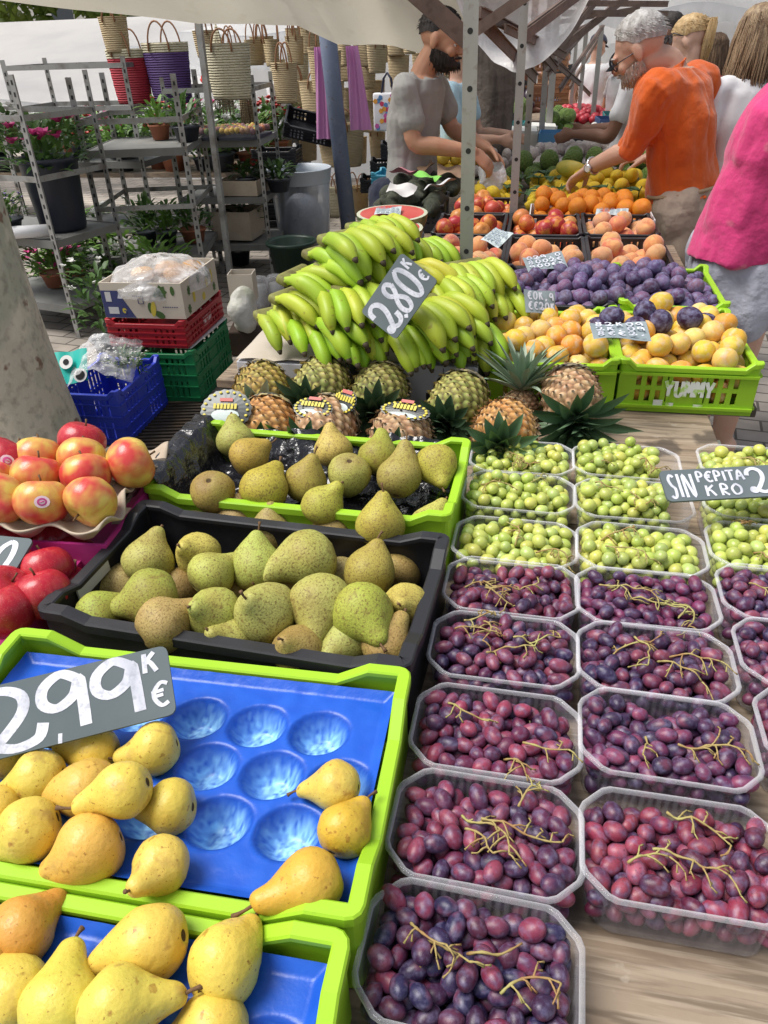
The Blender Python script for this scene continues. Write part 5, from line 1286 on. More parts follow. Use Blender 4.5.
def bagfn(u,v):
    a=2*math.pi*u; rx=.055+.045*v+.012*math.sin(a*3+v*5); ry=.035+.05*v
    return (rx*math.cos(a)+.01*math.sin(v*9),ry*math.sin(a),-.30*v+.02*math.sin(a*2)*(1-v)+.006*noise.noise(Vector((a*3,v*12,0))))
mb.grid(bagfn,28,22); mb.build('carrier_bag',bagw,smooth=True,loc=ony(490,167,Y0-.05),label='thin white plastic bag held open by the seller over the stall',cat='bag')
# --- the man in the orange shirt ----------------------------------------------------
Y1=3.72
orangeC=M('orange_shirt_cloth',(.68,.125,.018),.8,spec=.15,sheen=.25,layers=[(4,(.55,.09,.012),.45,.7,.6,5),(60,(.75,.20,.05),.55,.75,.25)],bump2=(8,.8,.03),bump=(180,.2,.001),translucent=.06)
J=dict(pelvis=(.60,Y1+.04,.86),chest=(.515,Y1,1.19),neck=(.435,Y1-.0,1.385),head=Vector(w_(640,50,Y1-.02)),side=(-.40,-.92,.0),face=(-.80,.26,-.52),up=(-.45,.05,.88),s=1.03,girth=1.10,curl=.75,
  shL=(.385,Y1-.19,1.285),elL=Vector(w_(633,147,Y1-.10)),wrL=Vector(w_(589,168,Y1+.06)),hfL=(-.72,.25,-.62),hnL=(.1,-.3,-.85),
  shR=(.60,Y1+.16,1.30),elR=(.66,Y1+.20,1.03),wrR=(.45,Y1+.36,.98),hfR=(-.9,.1,-.1),hnR=(0,0,-1),
  hipL=(.56,Y1-.08,.84),knL=(.60,Y1-.08,.46),anL=(.64,Y1-.10,.08),hipR=(.64,Y1+.14,.84),knR=(.68,Y1+.16,.46),anR=(.70,Y1+.16,.08))
beige=M('beige_trousers_cloth',(.40,.33,.26),.85,spec=.12,layers=[(4,(.33,.27,.21),.45,.7,.6,5)],bump2=(9,.8,.03),bump=(180,.2,.001))
def collar(m):
    c=Vector(J['neck']); r,f,u,rot=frame(c,Vector(J['face']),Vector((-.35,0,.94)))
    m.tube([c+(r*math.cos(a)*.062+f*math.sin(a)*.060+u*(-.035-.01*math.sin(a))) for a in [2*math.pi*k/18 for k in range(19)]],.014,8)
pO=person('grey haired man in a loose orange shirt and beige trousers reaching over the lemons',J,skB,dict(mat=orangeC,sleeve=1.10,low=-.01,wr=.026,wf=6,add=collar),dict(mat=beige,len=1.95,wr=.016),haircap(grey_hair,1.2,seed=5),.0065,
   extras=eyes_brows(grey_hair,glasses=([frameB,lensC],False),beard=.7,beardm=hairM('grey_beard',(.42,.36,.32),(.6,.55,.5))))
wr_=Vector(J['wrL']); d_=(Vector(J['elL'])-wr_).normalized(); mb=MB(); wc=wr_+d_*.025
sx=d_.cross(Vector((0,0,1))).normalized(); sz=sx.cross(d_)
mb.tube([wc+(sx*math.cos(a)+sz*math.sin(a))*.0345 for a in [2*math.pi*k/20 for k in range(21)]],.007,8); 
nrm_=(Vector((0,0,CAMZ))-wc); nrm_=(nrm_-d_*nrm_.dot(d_)).normalized(); cc=wc+nrm_*.036; aa=nrm_.cross(d_)
mb.tube([cc-nrm_*.004,cc+nrm_*.006],.019,16)
mb.build('wrist_watch',M('steel_watch',(.6,.6,.6),.25,metal=.8),pO,smooth=True)
mb=MB(); mb.tube([cc+nrm_*.0062,cc+nrm_*.0066],.014,16); mb.build('watch_face',M('watch_face_white',(.75,.75,.73),.3),pO)
# belt
bm_=M('tan_belt',(.30,.22,.13),.6)
mb=MB(); pel=Vector(J['pelvis']); ch=Vector(J['chest']); sp=(ch-pel).normalized(); sd=Vector(J['side']).normalized(); fw=sd.cross(sp).normalized(); bc=pel+sp*.035
mb.tube([bc+sd*math.cos(a)*.201+fw*math.sin(a)*.146 for a in [2*math.pi*k/32 for k in range(33)]],.0085,6,flat=1.0); mb.build('belt',bm_,pO,smooth=True)
# --- the woman in the pink top ------------------------------------------------------
Y2=2.95
pinkC=M('pink_top_cloth',(.62,.05,.19),.8,spec=.15,sheen=.25,layers=[(4,(.50,.035,.15),.45,.7,.5,5),(9,(.66,.22,.28),.66,.70,.55,1),(60,(.70,.12,.26),.55,.75,.25)],bump2=(8,.8,.03),bump=(180,.2,.001))
greyS=M('pale_grey_shorts_cloth',(.42,.43,.50),.85,spec=.12,layers=[(5,(.34,.35,.42),.45,.7,.6,5)],bump2=(10,.9,.03),bump=(180,.2,.001))
J=dict(pelvis=(.745,Y2+.05,.80),chest=(.775,Y2+.02,1.15),neck=(.82,Y2,1.37),head=(.85,Y2,1.55),side=(-.35,-.93,0),face=(-.80,.45,-.2),up=(0,0,1),s=1.0,girth=1.16,curl=.5,
  shL=(.83,Y2-.20,1.29),elL=(.93,Y2-.24,1.02),wrL=(.96,Y2-.10,.80),hfL=(0,.2,-1),hnL=(-1,0,0),shR=(.86,Y2+.2,1.29),elR=(.95,Y2+.28,1.02),wrR=(.85,Y2+.3,.82),hfR=(-.6,.1,-.6),hnR=(0,0,-1),
  hipL=(.775,Y2-.05,.80),knL=(.80,Y2-.09,.44),anL=(.81,Y2-.06,.08),hipR=(.70,Y2+.16,.80),knR=(.735,Y2+.20,.44),anR=(.76,Y2+.24,.08))
def flare(m):
    p=Vector(J['pelvis']); c=Vector(J['chest']); ell_loft(m,[(p+(c-p)*t+Vector((0.0,0,.0)),Vector((-.35,-.93,0))*a,Vector((.93,-.35,0))*b) for t,a,b in ((.02,.232,.185),(.3,.222,.175),(.6,.212,.160),(.9,.202,.145),(1.1,.195,.13))],20)
person('woman in a pink patterned top and pale grey shorts at the right edge',J,skB,dict(mat=pinkC,sleeve=.35,low=-.06,wr=.018,wf=6,add=flare,name='top'),dict(mat=greyS,len=.46,flare=.012,wr=.018,name='shorts'),longhair(lightbrown,.25,7),.008).location.x=-.045
# --- people behind -------------------------------------------------------------------
def stand(label,px,hy,Y,facing,shirt,trous,skin,hair,s=1.0,sleeve=.6,arms='down',vox=.013,lean=0,head_down=.15,extras=None,z_head=None,group=None,legl=1.95,shirtname='shirt'):
    """a standing person whose head is at px,hy in the plane Y; facing = compass direction (0 = +X, 90 = +Y)"""
    hd=ony(px,hy,Y); f=Vector((math.cos(R(facing)),math.sin(R(facing)),0)); sd=Vector((0,0,1)).cross(f)
    k=hd.z/1.56; k=max(.82,min(1.12,k)); H=Vector((hd.x,hd.y,0)); q=lambda a,b,z:H+f*(a-lean*z)+sd*b+Vector((0,0,z*k))
    lean_=lean
    P=lambda a,b,z: Vector((H.x,H.y,0))+f*(a+lean_*(z-1.56)/.7)+sd*b+Vector((0,0,z*k))
    J=dict(pelvis=P(-.02,0,.92),chest=P(-.02,0,1.25),neck=P(-.02,0,1.43),head=Vector((hd.x,hd.y,hd.z)),side=sd,face=(f.x,f.y,-head_down*2),up=(f.x*head_down,f.y*head_down,1),s=k,girth=.95)
    for n_,b in (('L',1),('R',-1)):
        J['sh'+n_]=P(-.02,b*.175,1.36)
        if arms=='down': J['el'+n_]=P(.0,b*.23,1.08); J['wr'+n_]=P(.08,b*.22,.85); J['hf'+n_]=(0,0,-1)
        else: J['el'+n_]=P(.06,b*.21,1.08); J['wr'+n_]=P(.28,b*.13,1.08+(.0 if arms=='fwd' else .22)); J['hf'+n_]=tuple(f+Vector((0,0,-.3 if arms=='fwd' else .6)))
        J['hn'+n_]=tuple(-sd*b)
        J['hip'+n_]=P(0,b*.09,.88); J['kn'+n_]=P(.02,b*.10,.49); J['an'+n_]=P(-.02,b*.10,.09)
    return person(label,J,skin,dict(mat=shirt,sleeve=sleeve,low=.08,wf=7,name=shirtname),dict(mat=trous,len=legl),hair,vox,extras=extras,group=group)
navy=cloth('navy_cloth',(.04,.045,.08)); blk=cloth('black_cloth',(.02,.02,.022)); whiteC=cloth('white_cloth',(.72,.72,.74),.88); lightblue=cloth('light_blue_cloth',(.40,.58,.68),.9); denim=cloth('denim_cloth',(.10,.15,.26)); 
def cap(mat,o,c,f,u,s):
    r,f,u,rot=frame(c,f,u); m=MB(); vs=[];fs=[];nu,nv=24,8
    for j in range(nv+1):
        for i in range(nu):
            a=2*math.pi*i/nu; th=R(88)*j/nv; vs.append(c+(r*math.sin(a)*math.sin(th)*.090+f*(math.cos(a)*math.sin(th)*.112-.012)+u*(math.cos(th)*.085+.045))*s)
    for j in range(nv):
        for i in range(nu): fs.append((j*nu+i,j*nu+(i+1)%nu,(j+1)*nu+(i+1)%nu,(j+1)*nu+i))
    m.add(vs,fs); m.grid(lambda a,b:c+(r*(a-.5)*.14+f*(.085+b*.075*(1-(2*a-1)**2*.5))+u*(.052-.012*b-.02*(2*a-1)**2))*s,8,4); m.build('cap',mat,o,smooth=True)
stand('grey haired man in a light blue shirt standing behind the seller',462,54,5.1,-10,lightblue,navy,skB,haircap(grey_hair,1,seed=8),arms='fwd')
stand('blonde woman with dark sunglasses pushed up on her head behind the man in orange',690,42,4.75,150,cloth('cream_cloth',(.55,.52,.46)),denim,skC,longhair(blond,.20,9,tail=True,vol=1.4),head_down=.35,extras=eyes_brows(lightbrown,glasses=([frameB,lensD],True)),vox=.009)
stand('woman with long light brown hair in a white T-shirt between the orange and pink tops',757,38,4.0,120,whiteC,denim,skB,longhair(lightbrown,.27,11,vol=1.5),vox=.011)
stand('woman with long dark hair looking away, in the crowd at the right',716,52,6.4,60,cloth('dark_red_cloth',(.2,.05,.05)),blk,skD,longhair(brownhair,.34,12))
pb=stand('man in a white T-shirt with a black backpack behind the man in orange',640,42,5.0,165,whiteC,blk,skD,haircap(blackhair,1,seed=13),arms='fwd')
mb=MB(); c_=ony(640,42,5.0); 
mb.box((0,0,0),(.16,.26,.40),bev=.05); bo=mb.build('backpack',blk,smooth=True,loc=(c_.x+.19,c_.y-.05,1.12),rot=(0,0,.25),label='black backpack on the man in the white T-shirt',cat='backpack')
stand('man in a dark cap and white vest far down the aisle, left of the two',598,47,8.6,60,whiteC,navy,skB,lambda o,c,f,u,s:cap(navy,o,c,f,u,s),sleeve=.2,arms='down')
stand('man in a black cap and white T-shirt far down the aisle, right of the two',620,64,7.9,200,cloth('off_white_cloth',(.6,.6,.6)),blk,skA,lambda o,c,f,u,s:cap(blk,o,c,f,u,s),sleeve=.5,head_down=.4)
stand('woman in a white top with her hand at her cheek among the straw bags',291,104,8.2,-60,whiteC,cloth('striped_cloth',(.35,.37,.42)),skC,haircap(lightbrown,1,seed=15),arms='up')
stand('person in a lilac top far behind the tree trunk',499,78,9.5,-90,cloth('lilac_cloth',(.45,.40,.55)),denim,skC,haircap(brownhair,1,seed=16))
stand('dark haired vendor in black beside the brown shelves down the aisle',521,72,8.2,-20,blk,blk,skD,haircap(blackhair,1,seed=17),arms='fwd')
stand('shopper in a black T-shirt far back in the middle of the aisle',565,58,11.0,-90,blk,denim,skA,haircap(blackhair,1,seed=18))
stand('shopper in a pale pink shirt far back at the left of the aisle',548,60,12.5,-90,cloth('pale_pink_cloth',(.6,.42,.42)),denim,skB,haircap(brownhair,1,seed=19))
stand('tall shopper in black glimpsed behind the blonde woman',668,34,6.0,170,blk,blk,skD,haircap(blackhair,1.2,seed=20))
# ================================================================ surroundings
# ground of grey brown paving blocks
def pavers():
    m,nt=_mat('paving_blocks'); N=nt.nodes; L=nt.links
    out=N.new('ShaderNodeOutputMaterial'); b=N.new('ShaderNodeBsdfPrincipled'); tc=N.new('ShaderNodeTexCoord'); mp=N.new('ShaderNodeMapping'); mp.inputs['Rotation'].default_value=(0,0,R(8))
    L.new(tc.outputs['Object'],mp.inputs[0]); br=N.new('ShaderNodeTexBrick'); br.inputs['Scale'].default_value=1; br.inputs['Brick Width'].default_value=.22; br.inputs['Row Height'].default_value=.11; br.inputs['Mortar Size'].default_value=.006
    br.inputs['Color1'].default_value=c4((.40,.35,.30)); br.inputs['Color2'].default_value=c4((.28,.25,.22)); br.inputs['Mortar'].default_value=c4((.10,.085,.07)); L.new(mp.outputs[0],br.inputs[0])
    nz=N.new('ShaderNodeTexNoise'); nz.inputs['Scale'].default_value=3; nz.inputs['Detail'].default_value=8; L.new(tc.outputs['Object'],nz.inputs[0])
    mr=N.new('ShaderNodeMapRange'); L.new(nz.outputs[0],mr.inputs[0]); mr.inputs[1].default_value=.35; mr.inputs[2].default_value=.7; mr.inputs[3].default_value=.65; mr.inputs[4].default_value=1.2
    mx=N.new('ShaderNodeMix'); mx.data_type='RGBA'; mx.blend_type='MULTIPLY'; mx.inputs[0].default_value=1; L.new(br.outputs[0],mx.inputs[6]); L.new(mr.outputs[0],mx.inputs[7]); L.new(mx.outputs[2],b.inputs['Base Color'])
    b.inputs['Roughness'].default_value=.8; bu=N.new('ShaderNodeBump'); bu.inputs['Distance'].default_value=.008; bu.inputs['Strength'].default_value=.8; L.new(br.outputs['Fac'],bu.inputs['Height']); bu.invert=True; L.new(bu.outputs[0],b.inputs['Normal']); L.new(b.outputs[0],out.inputs[0]); return m
mb=MB(); mb.add([(-200,-60,0),(200,-60,0),(200,400,0),(-200,400,0)],[(0,1,2,3)]); struct('ground',mb,pavers())
ironm=M('cast_iron',(.055,.045,.035),.6,metal=.4,layers=[(9,(.14,.09,.05),.5,.7,.6)])
g_=thing('drain_grate','long dark iron drain grate set in the paving beside the blue crate','drain grate',loc=(-1.62,2.72,.004),rz=R(12))
mb=MB()
for k in range(26): mb.box((0,-.42+k*.034,.006),(.30,.016,.010))
mb.build('bars',ironm,g_); mb=MB(); mb.box((-.16,0,.007),(.02,.9,.013)); mb.box((.16,0,.007),(.02,.9,.013)); mb.box((0,0,.0015),(.30,.88,.002)); mb.build('grate_frame',ironm,g_)
for k in range(9):
    a,b_=(-1.5+rnd.uniform(-.12,.25),2.75+rnd.uniform(-.2,.9)); mb=MB(); pts=[(0,0,.006)]
    for q in range(6): pts.append((pts[-1][0]+rnd.uniform(.0,.05),pts[-1][1]+rnd.uniform(-.03,.04),.006+.01*rnd.random()))
    mb.tube(pts,.004,5,flat=.4); mb.build('plastic_strap',M('pale_strap',(.55,.52,.52),.5),smooth=True,loc=(a,b_,.004),rot=(0,0,rnd.uniform(0,6)),label='pale crumpled plastic strap on the paving between the crates and the stall',cat='litter',group='bits of pale strap on the paving')
# --- near tree trunk on the left
bark=M('plane_tree_bark',(.60,.55,.44),.85,layers=[(2.5,(.42,.43,.33),.48,.56,.85,5),(4,(.72,.66,.52),.52,.60,.8,4),(6,(.30,.28,.22),.58,.64,.7,6),(9,(.20,.10,.06),.64,.68,.9,3),(30,(.20,.18,.14),.5,.7,.5,5)],bump=(16,.6,.015),bump2=(60,.35,.004))
TX=.5*(ony(10,260,2.3).x+ony(68,430,2.3).x)-.30
tr=thing('plane_tree','smooth mottled grey green tree trunk at the left edge beside the blue crate','tree',loc=(TX,2.3,0))
mb=MB(); H_=18
def trunkf(u,v):
    a=2*math.pi*u; z=v*3.2; r=.285+.06*math.exp(-z*3.2)+.02*noise.noise(Vector((math.cos(a)*1.3,math.sin(a)*1.3,z*1.2)))-.01*z
    return (r*math.cos(a)-.02*z,r*math.sin(a),z)
mb.grid(trunkf,36,40); mb.build('trunk',bark,tr,smooth=True)
leafG=M('tree_leaf',(.10,.17,.02),.5,hsv=.35,translucent=.4,layers=[(.7,(.22,.25,.03),.4,.7,.6)])
def crown(o,c,rx,ry,rz_,n,ls,mat,name='crown',seed=1,lumps=9):
    g=random.Random(seed); L_=[(Vector((g.uniform(-.6,.6)*rx,g.uniform(-.6,.6)*ry,g.uniform(-.6,.6)*rz_)),g.uniform(.3,.55)) for _ in range(lumps)]
    vs=[];fs=[]
    for k in range(n):
        lc,lr=L_[k%lumps]; d=Vector((g.gauss(0,1),g.gauss(0,1),g.gauss(0,1))).normalized()*g.uniform(.6,1.05)
        p=Vector(c)+lc+Vector((d.x*rx*lr,d.y*ry*lr,d.z*rz_*lr)); a=Vector((g.uniform(-1,1),g.uniform(-1,1),g.uniform(-1,1))).normalized(); b=a.orthogonal().normalized(); s_=ls*g.uniform(.6,1.3)
        i=len(vs); vs+=[p-a*s_,p-b*s_*.5,p+a*s_,p+b*s_*.5]; fs.append((i,i+1,i+2,i+3))
    mb=MB(); mb.add(vs,fs); return mb.build(name,mat,o)
crown(tr,(-.9,1.6,6.2),1.6,1.8,1.1,1500,.06,leafG,seed=3)
# --- crates on the ground at the left
cob=M('cobalt_plastic',(.03,.055,.48),.45,spec=.4,layers=[(6,(.06,.10,.58),.45,.7,.6)]); grn=M('dark_green_plastic',(.010,.16,.055),.45,spec=.4,layers=[(6,(.02,.22,.08),.45,.7,.5)]); red=M('red_plastic',(.36,.015,.025),.45,spec=.4,layers=[(6,(.45,.03,.04),.45,.7,.5)])
def big_crate(name,label,loc,rz,w_,d_,h_,mat,tl=(0,0)):
    o=thing(name,label,'crate',loc=loc,rot=(tl[0],tl[1],R(rz)))
    mb=MB(); crate_mesh(mb,w_,d_,h_,t=.014,corner=.02,cut=.05,slots=True,rim=.022,slot_n=4,ribs=4,hole=False,solidband=.12); mb.build('crate_shell',mat,o)
    mb=MB(); mb.add([(-w_/2+.012,-d_/2+.012,h_*.75),(w_/2-.012,-d_/2+.012,h_*.75),(w_/2-.012,d_/2-.012,h_*.75),(-w_/2+.012,d_/2-.012,h_*.75)],[(0,1,2,3)])
    # thin mesh walls between the slots
    for s_ in (-1,1):
        for k in range(int(w_/.03)):
            x=-w_/2+.03*(k+.5); mb.box((x,s_*(d_/2-.006),h_*.45),(.006,.004,h_*.7))
        for k in range(int(d_/.03)):
            y=-d_/2+.03*(k+.5); mb.box((s_*(w_/2-.006),y,h_*.45),(.004,.006,h_*.7))
    mb.f=mb.f[1:]; mb.m=mb.m[1:]
    mb.build('wall_lattice',mat,o); return o
bc=big_crate('plastic_crate','cobalt blue plastic crate on the paving next to the tree trunk, holding wrapped plants',(-1.900,2.86,.004),2,.30,.44,.262,cob)
big_crate('plastic_crate','dark green plastic crate at the bottom of the stack under the red crate',(-1.80,3.36,.004),3,.38,.50,.275,grn)
rc=big_crate('plastic_crate','red plastic crate in the middle of the stack, under the printed box',(-1.83,3.37,.285),2,.40,.50,.135,red)
mb=MB(); mb.box((0,0,0),(.0008,.11,.045)); mb.build('white_print',M('worn_white_print',(.6,.55,.55),.6,layers=[(50,(.36,.02,.03),.45,.5,.8)]),rc,loc=(.2015,.02,.06))
mb=MB(); mb.box((0,0,0),(.34,.46,.004)); mb.build('white_sheet',white_card,loc=(-1.79,3.38,.278),label='white sheet of card lying in the mouth of the green crate',cat='card')
# printed box with fruit drawings
pb_=M('printed_carton',(.60,.54,.45),.65,layers=[(7,(.52,.46,.38),.45,.7,.4)]); navyP=M('navy_print',(.04,.05,.16),.6); leafP=M('green_print',(.06,.13,.03),.6); yelP=M('yellow_print_ink',(.62,.50,.06),.6); whP=M('white_label_print',(.62,.62,.62),.6)
fb=thing('printed_fruit_box','cream fruit box printed with bananas, leaves and a navy corner, topping the crate stack','box',loc=(-1.825,3.36,.425),rz=R(3))
mb=MB(); w_,d_,h_=.40,.46,.165
for sx in (-1,1): mb.box((sx*(w_/2-.003),0,h_/2),(.006,d_,h_))
for sy in (-1,1): mb.box((0,sy*(d_/2-.003),h_/2),(w_-.012,.006,h_))
mb.box((0,0,.004),(w_-.012,d_-.012,.004)); mb.build('carton',pb_,fb)
fy=-d_/2-.0012
mb=MB(); mb.add([(-w_/2+.001,fy,.002),(-.045,fy,.002),(-.115,fy,h_*.78),(-w_/2+.001,fy,h_*.78)],[(0,1,2,3)]); mb.build('navy_corner',navyP,fb)
mb=MB()
def blob(mb,cx,cz,rx,rz_,n=14,y=fy-.0006,face='f',rot=0,jag=0):
    pts=[]
    for k in range(n):
        a=2*math.pi*k/n; r_=1+jag*(k%2); x=rx*r_*math.cos(a); z=rz_*r_*math.sin(a); pts.append((x*math.cos(rot)-z*math.sin(rot),x*math.sin(rot)+z*math.cos(rot)))
    if face=='f': mb.add([(cx+x,y,cz+z) for x,z in pts],[tuple(range(n))])
    else: mb.add([(w_/2+.0014,cx+x,cz+z) for x,z in pts],[tuple(range(n))])
blob(mb,.10,.125,.030,.034,jag=-.3); blob(mb,.075,.115,.02,.012,rot=.6); blob(mb,.075,.018,.026,.016,rot=-.5); blob(mb,.035,.05,.014,.026); blob(mb,.155,.13,.010,.022,face='f')
for cx,cz in ((-.17,.03),(-.15,.11),(-.02,.13),(.10,.12),(.17,.04)): blob(mb,cx,cz,.022,.026,face='s',jag=-.3)
mb.build('leaf_print',leafP,fb)
mb=MB(); blob(mb,.048,.045,.013,.036,y=fy-.0012,rot=-.15); blob(mb,-.098,.035,.012,.014,y=fy-.0012,n=16)
for cx,cz,a,b_ in ((-.10,.07,.016,.03),(.02,.035,.02,.02),(.08,.09,.018,.03),(.15,.10,.014,.034)):
    blob(mb,cx,cz,a,b_,face='s')
mb.build('banana_print',yelP,fb)
mb=MB(); mb.box((-.165,fy-.0010,.10),(.028,.0006,.045)); mb.box((-.150,fy-.0010,.036),(.05,.0006,.032))
mb.build('white_labels',whP,fb)
mb=MB(); ribbon(mb,smooth_path([(-.010,.018),(-.022,.012),(-.024,-.004),(-.014,-.014),(-.004,-.010),(-.004,.001),(-.013,.001)]),.005,0)
gl=mb.build('letter',navyP,fb,loc=(-.086,fy-.0018,.035),rot=(R(90),0,0))
mb=MB()
for a,b_ in (((-.020,.092),(.004,.092)),((.004,.092),(.004,.070)),((.004,.070),(-.020,.070)),((-.020,.070),(-.020,.092))): mb.bar((a[0],fy-.001,a[1]),(b_[0],fy-.001,b_[1]),.0035,.0006)
for k in range(7): mb.box((.10+.011*k,fy-.001,.055),(.006,.0006,.005))
for k in range(6): mb.box((-.02+.009*k-.02,fy-.001,.105),(.006,.0006,.004))
mb.build('small_print',navyP,fb)
clearbag=Mclear('crinkled_clear_film',.16,.55,(.97,.97,.97),.12,(.85,.85,.87),bump=(9,1,.05),noise_=(5,.52,.72,.45))
mb=MB(); mb.grid(lambda u,v:(lambda a,r_,h__:((.235*r_*math.cos(a)),(.26*r_*math.sin(a)),.135+h__+.022*noise.noise(Vector((u*9,v*7,2)))-.012))(2*math.pi*u,math.sin(math.pi/2*min(1,v*1.25))+max(0,v-.8)*.12,.10*math.cos(math.pi/2*min(1,v*1.25))**1.2-max(0,v-.8)*.18),40,20)
mb.build('plastic_bag',clearbag,smooth=True,loc=(-1.825,3.36,.43),label='clear crinkled plastic bag covering the food in the printed box',cat='plastic bag')
food=M('bread_crust',(.55,.30,.09),.7,layers=[(8,(.35,.15,.05),.45,.7,.6)],bump=(20,.4,.01))
for k,(x,y,r_,c_) in enumerate(((-1.72,3.35,.075,0),(-1.80,3.42,.07,0),(-1.90,3.34,.055,0),(-1.70,3.46,.06,0))):
    mb=MB(); mb.ball((0,0,0),(r_,r_*.9,r_*.6),16,10); o=mb.build('bread_loaf',food,smooth=True,loc=(x,y,.575),label='golden loaf of bread under the clear plastic in the printed box',cat='bread',group='loaves in the printed box'); disp_mesh(o.data,.01,14,k)
# small carton + white sack behind the stack
openbox('small_carton','small cream carton with a white sack behind the red crate','box',(-1.66,3.98,.26),10,.14,.12,.16,pb_,None)
mb=MB(); mb.ball((0,0,0),(.075,.085,.13),20,14); o=mb.build('white_sack',M('white_sack_film',(.62,.62,.58),.5,layers=[(7,(.42,.44,.30),.5,.68,.7)],bump=(12,.6,.03)),smooth=True,loc=(-1.60,3.80,.26),label='white crumpled sack standing behind the green crate',cat='sack'); disp_mesh(o.data,.03,14,1)
mb=MB(); mb.box((0,0,.07),(.22,.2,.14),bev=.01); mb.build('dark_block',M('dark_crate_wood',(.05,.03,.02),.8),loc=(-1.61,3.88,.004),rot=(0,0,.2),label='small dark box supporting the white sack',cat='box')
# wrapped plants in the blue crate
teal=M('teal_card',(.01,.42,.36),.4); 
mb=MB(); mb.grid(lambda u,v:((u-.5)*.30+.05*v,(v-.5)*.22+.02*math.sin(u*6),.10*math.sin(math.pi*u)*(1-v*.3)+.05*v+.018*noise.noise(Vector((u*8,v*8,5)))),30,22)
mb.build('plastic_wrap',clearbag,smooth=True,loc=(-1.92,2.84,.27),rot=(R(18),R(-6),.3),label='sheet of clear cellophane wrapped round the plants in the blue crate',cat='plastic wrap')
tp=thing('owl_print_bag','teal green packaging with round white eye rings in the blue crate','packaging',loc=(-2.03,2.78,.31),rot=(R(50),R(-8),.15))
mb=MB(); mb.grid(lambda u,v:((u-.5)*.17,(v-.5)*.15,.010*math.sin(u*9)),8,6); mb.build('teal_panel',teal,tp,smooth=True)
def disc(mb,c,r_,n=16): mb.add([(c[0]+r_*math.cos(2*math.pi*k/n),c[1]+r_*math.sin(2*math.pi*k/n),c[2]) for k in range(n)],[tuple(range(n))])
mb=MB(); disc(mb,(-.01,.02,.014),.032); disc(mb,(.055,-.05,.014),.032); mb.build('white_rings',whP,tp); mb=MB(); disc(mb,(-.01,.02,.016),.014); disc(mb,(.055,-.05,.016),.022); mb.build('black_pupils',blk,tp)
# ---------------------------------------------------------------- plants
leafA=M('plant_leaf',(.06,.13,.03),.5,hsv=.35,translucent=.2,layers=[(9,(.13,.20,.06),.5,.7,.6)]); leafB=M('bright_plant_leaf',(.14,.27,.05),.5,hsv=.3,translucent=.25); leafW=M('white_flower',(.72,.72,.70),.6,translucent=.3); pinkF=M('pink_flower',(.60,.06,.26),.6,translucent=.2); lilF=M('lilac_flower',(.42,.34,.62),.6); redF=M('red_flower',(.5,.05,.05),.6); terr=M('terracotta_pot',(.36,.13,.07),.8,layers=[(9,(.25,.09,.05),.5,.7,.5)]); darkpot=M('dark_pot',(.03,.035,.05),.4)
def plant(name,label,loc,r_,h_,n,leaf,pot=None,flower=None,nf=0,lw=.03,ll=.09,seed=1,cat='plant',potm=None,pr=.08,ph=.12,group=None,fr=.018):
    o=thing(name,label,cat,loc=loc,group=group); g=random.Random(seed)
    if potm: mb=MB(); mb.lathe([(0,0),(pr*.75,0),(pr,ph),(pr*1.06,ph),(pr*1.06,ph-.012),(pr*1.0,ph-.012)],16); mb.mi=0; mb.lathe([(pr*.98,ph-.008),(0,ph-.01)],16); mb.build('pot',potm,o,smooth=True)
    b=ph if potm else 0; mb=MB()
    for k in range(n):
        a=g.uniform(0,6.28); rr=g.random()**.6*r_; z=b+g.random()*h_*.9
        d=Vector((math.cos(a)*rr/r_+g.uniform(-.4,.4),math.sin(a)*rr/r_+g.uniform(-.4,.4),g.uniform(.1,1.1)))
        leafblade(mb,(math.cos(a)*rr*.8,math.sin(a)*rr*.8,z),d,ll*g.uniform(.6,1.2),lw*g.uniform(.7,1.2),.3,3)
    mb.build('leaves',leaf,o,smooth=True)
    if flower:
        mb=MB()
        for k in range(nf):
            a=g.uniform(0,6.28); rr=g.random()**.5*r_; c=Vector((math.cos(a)*rr,math.sin(a)*rr,b+h_*g.uniform(.6,1.1)))
            for q in range(5): 
                d=Vector((math.cos(q*1.26),math.sin(q*1.26),.5+g.random())); leafblade(mb,c,d,fr*1.5,fr*1.2,.2,2)
        mb.build('flowers',flower,o,smooth=True)
    return o
plant('wrapped_plant','small leafy plants with tiny white flowers spilling from the blue crate',(-1.83,2.90,.24),.11,.10,170,leafA,flower=leafW,nf=80,lw=.012,ll=.05,seed=4,fr=.006)
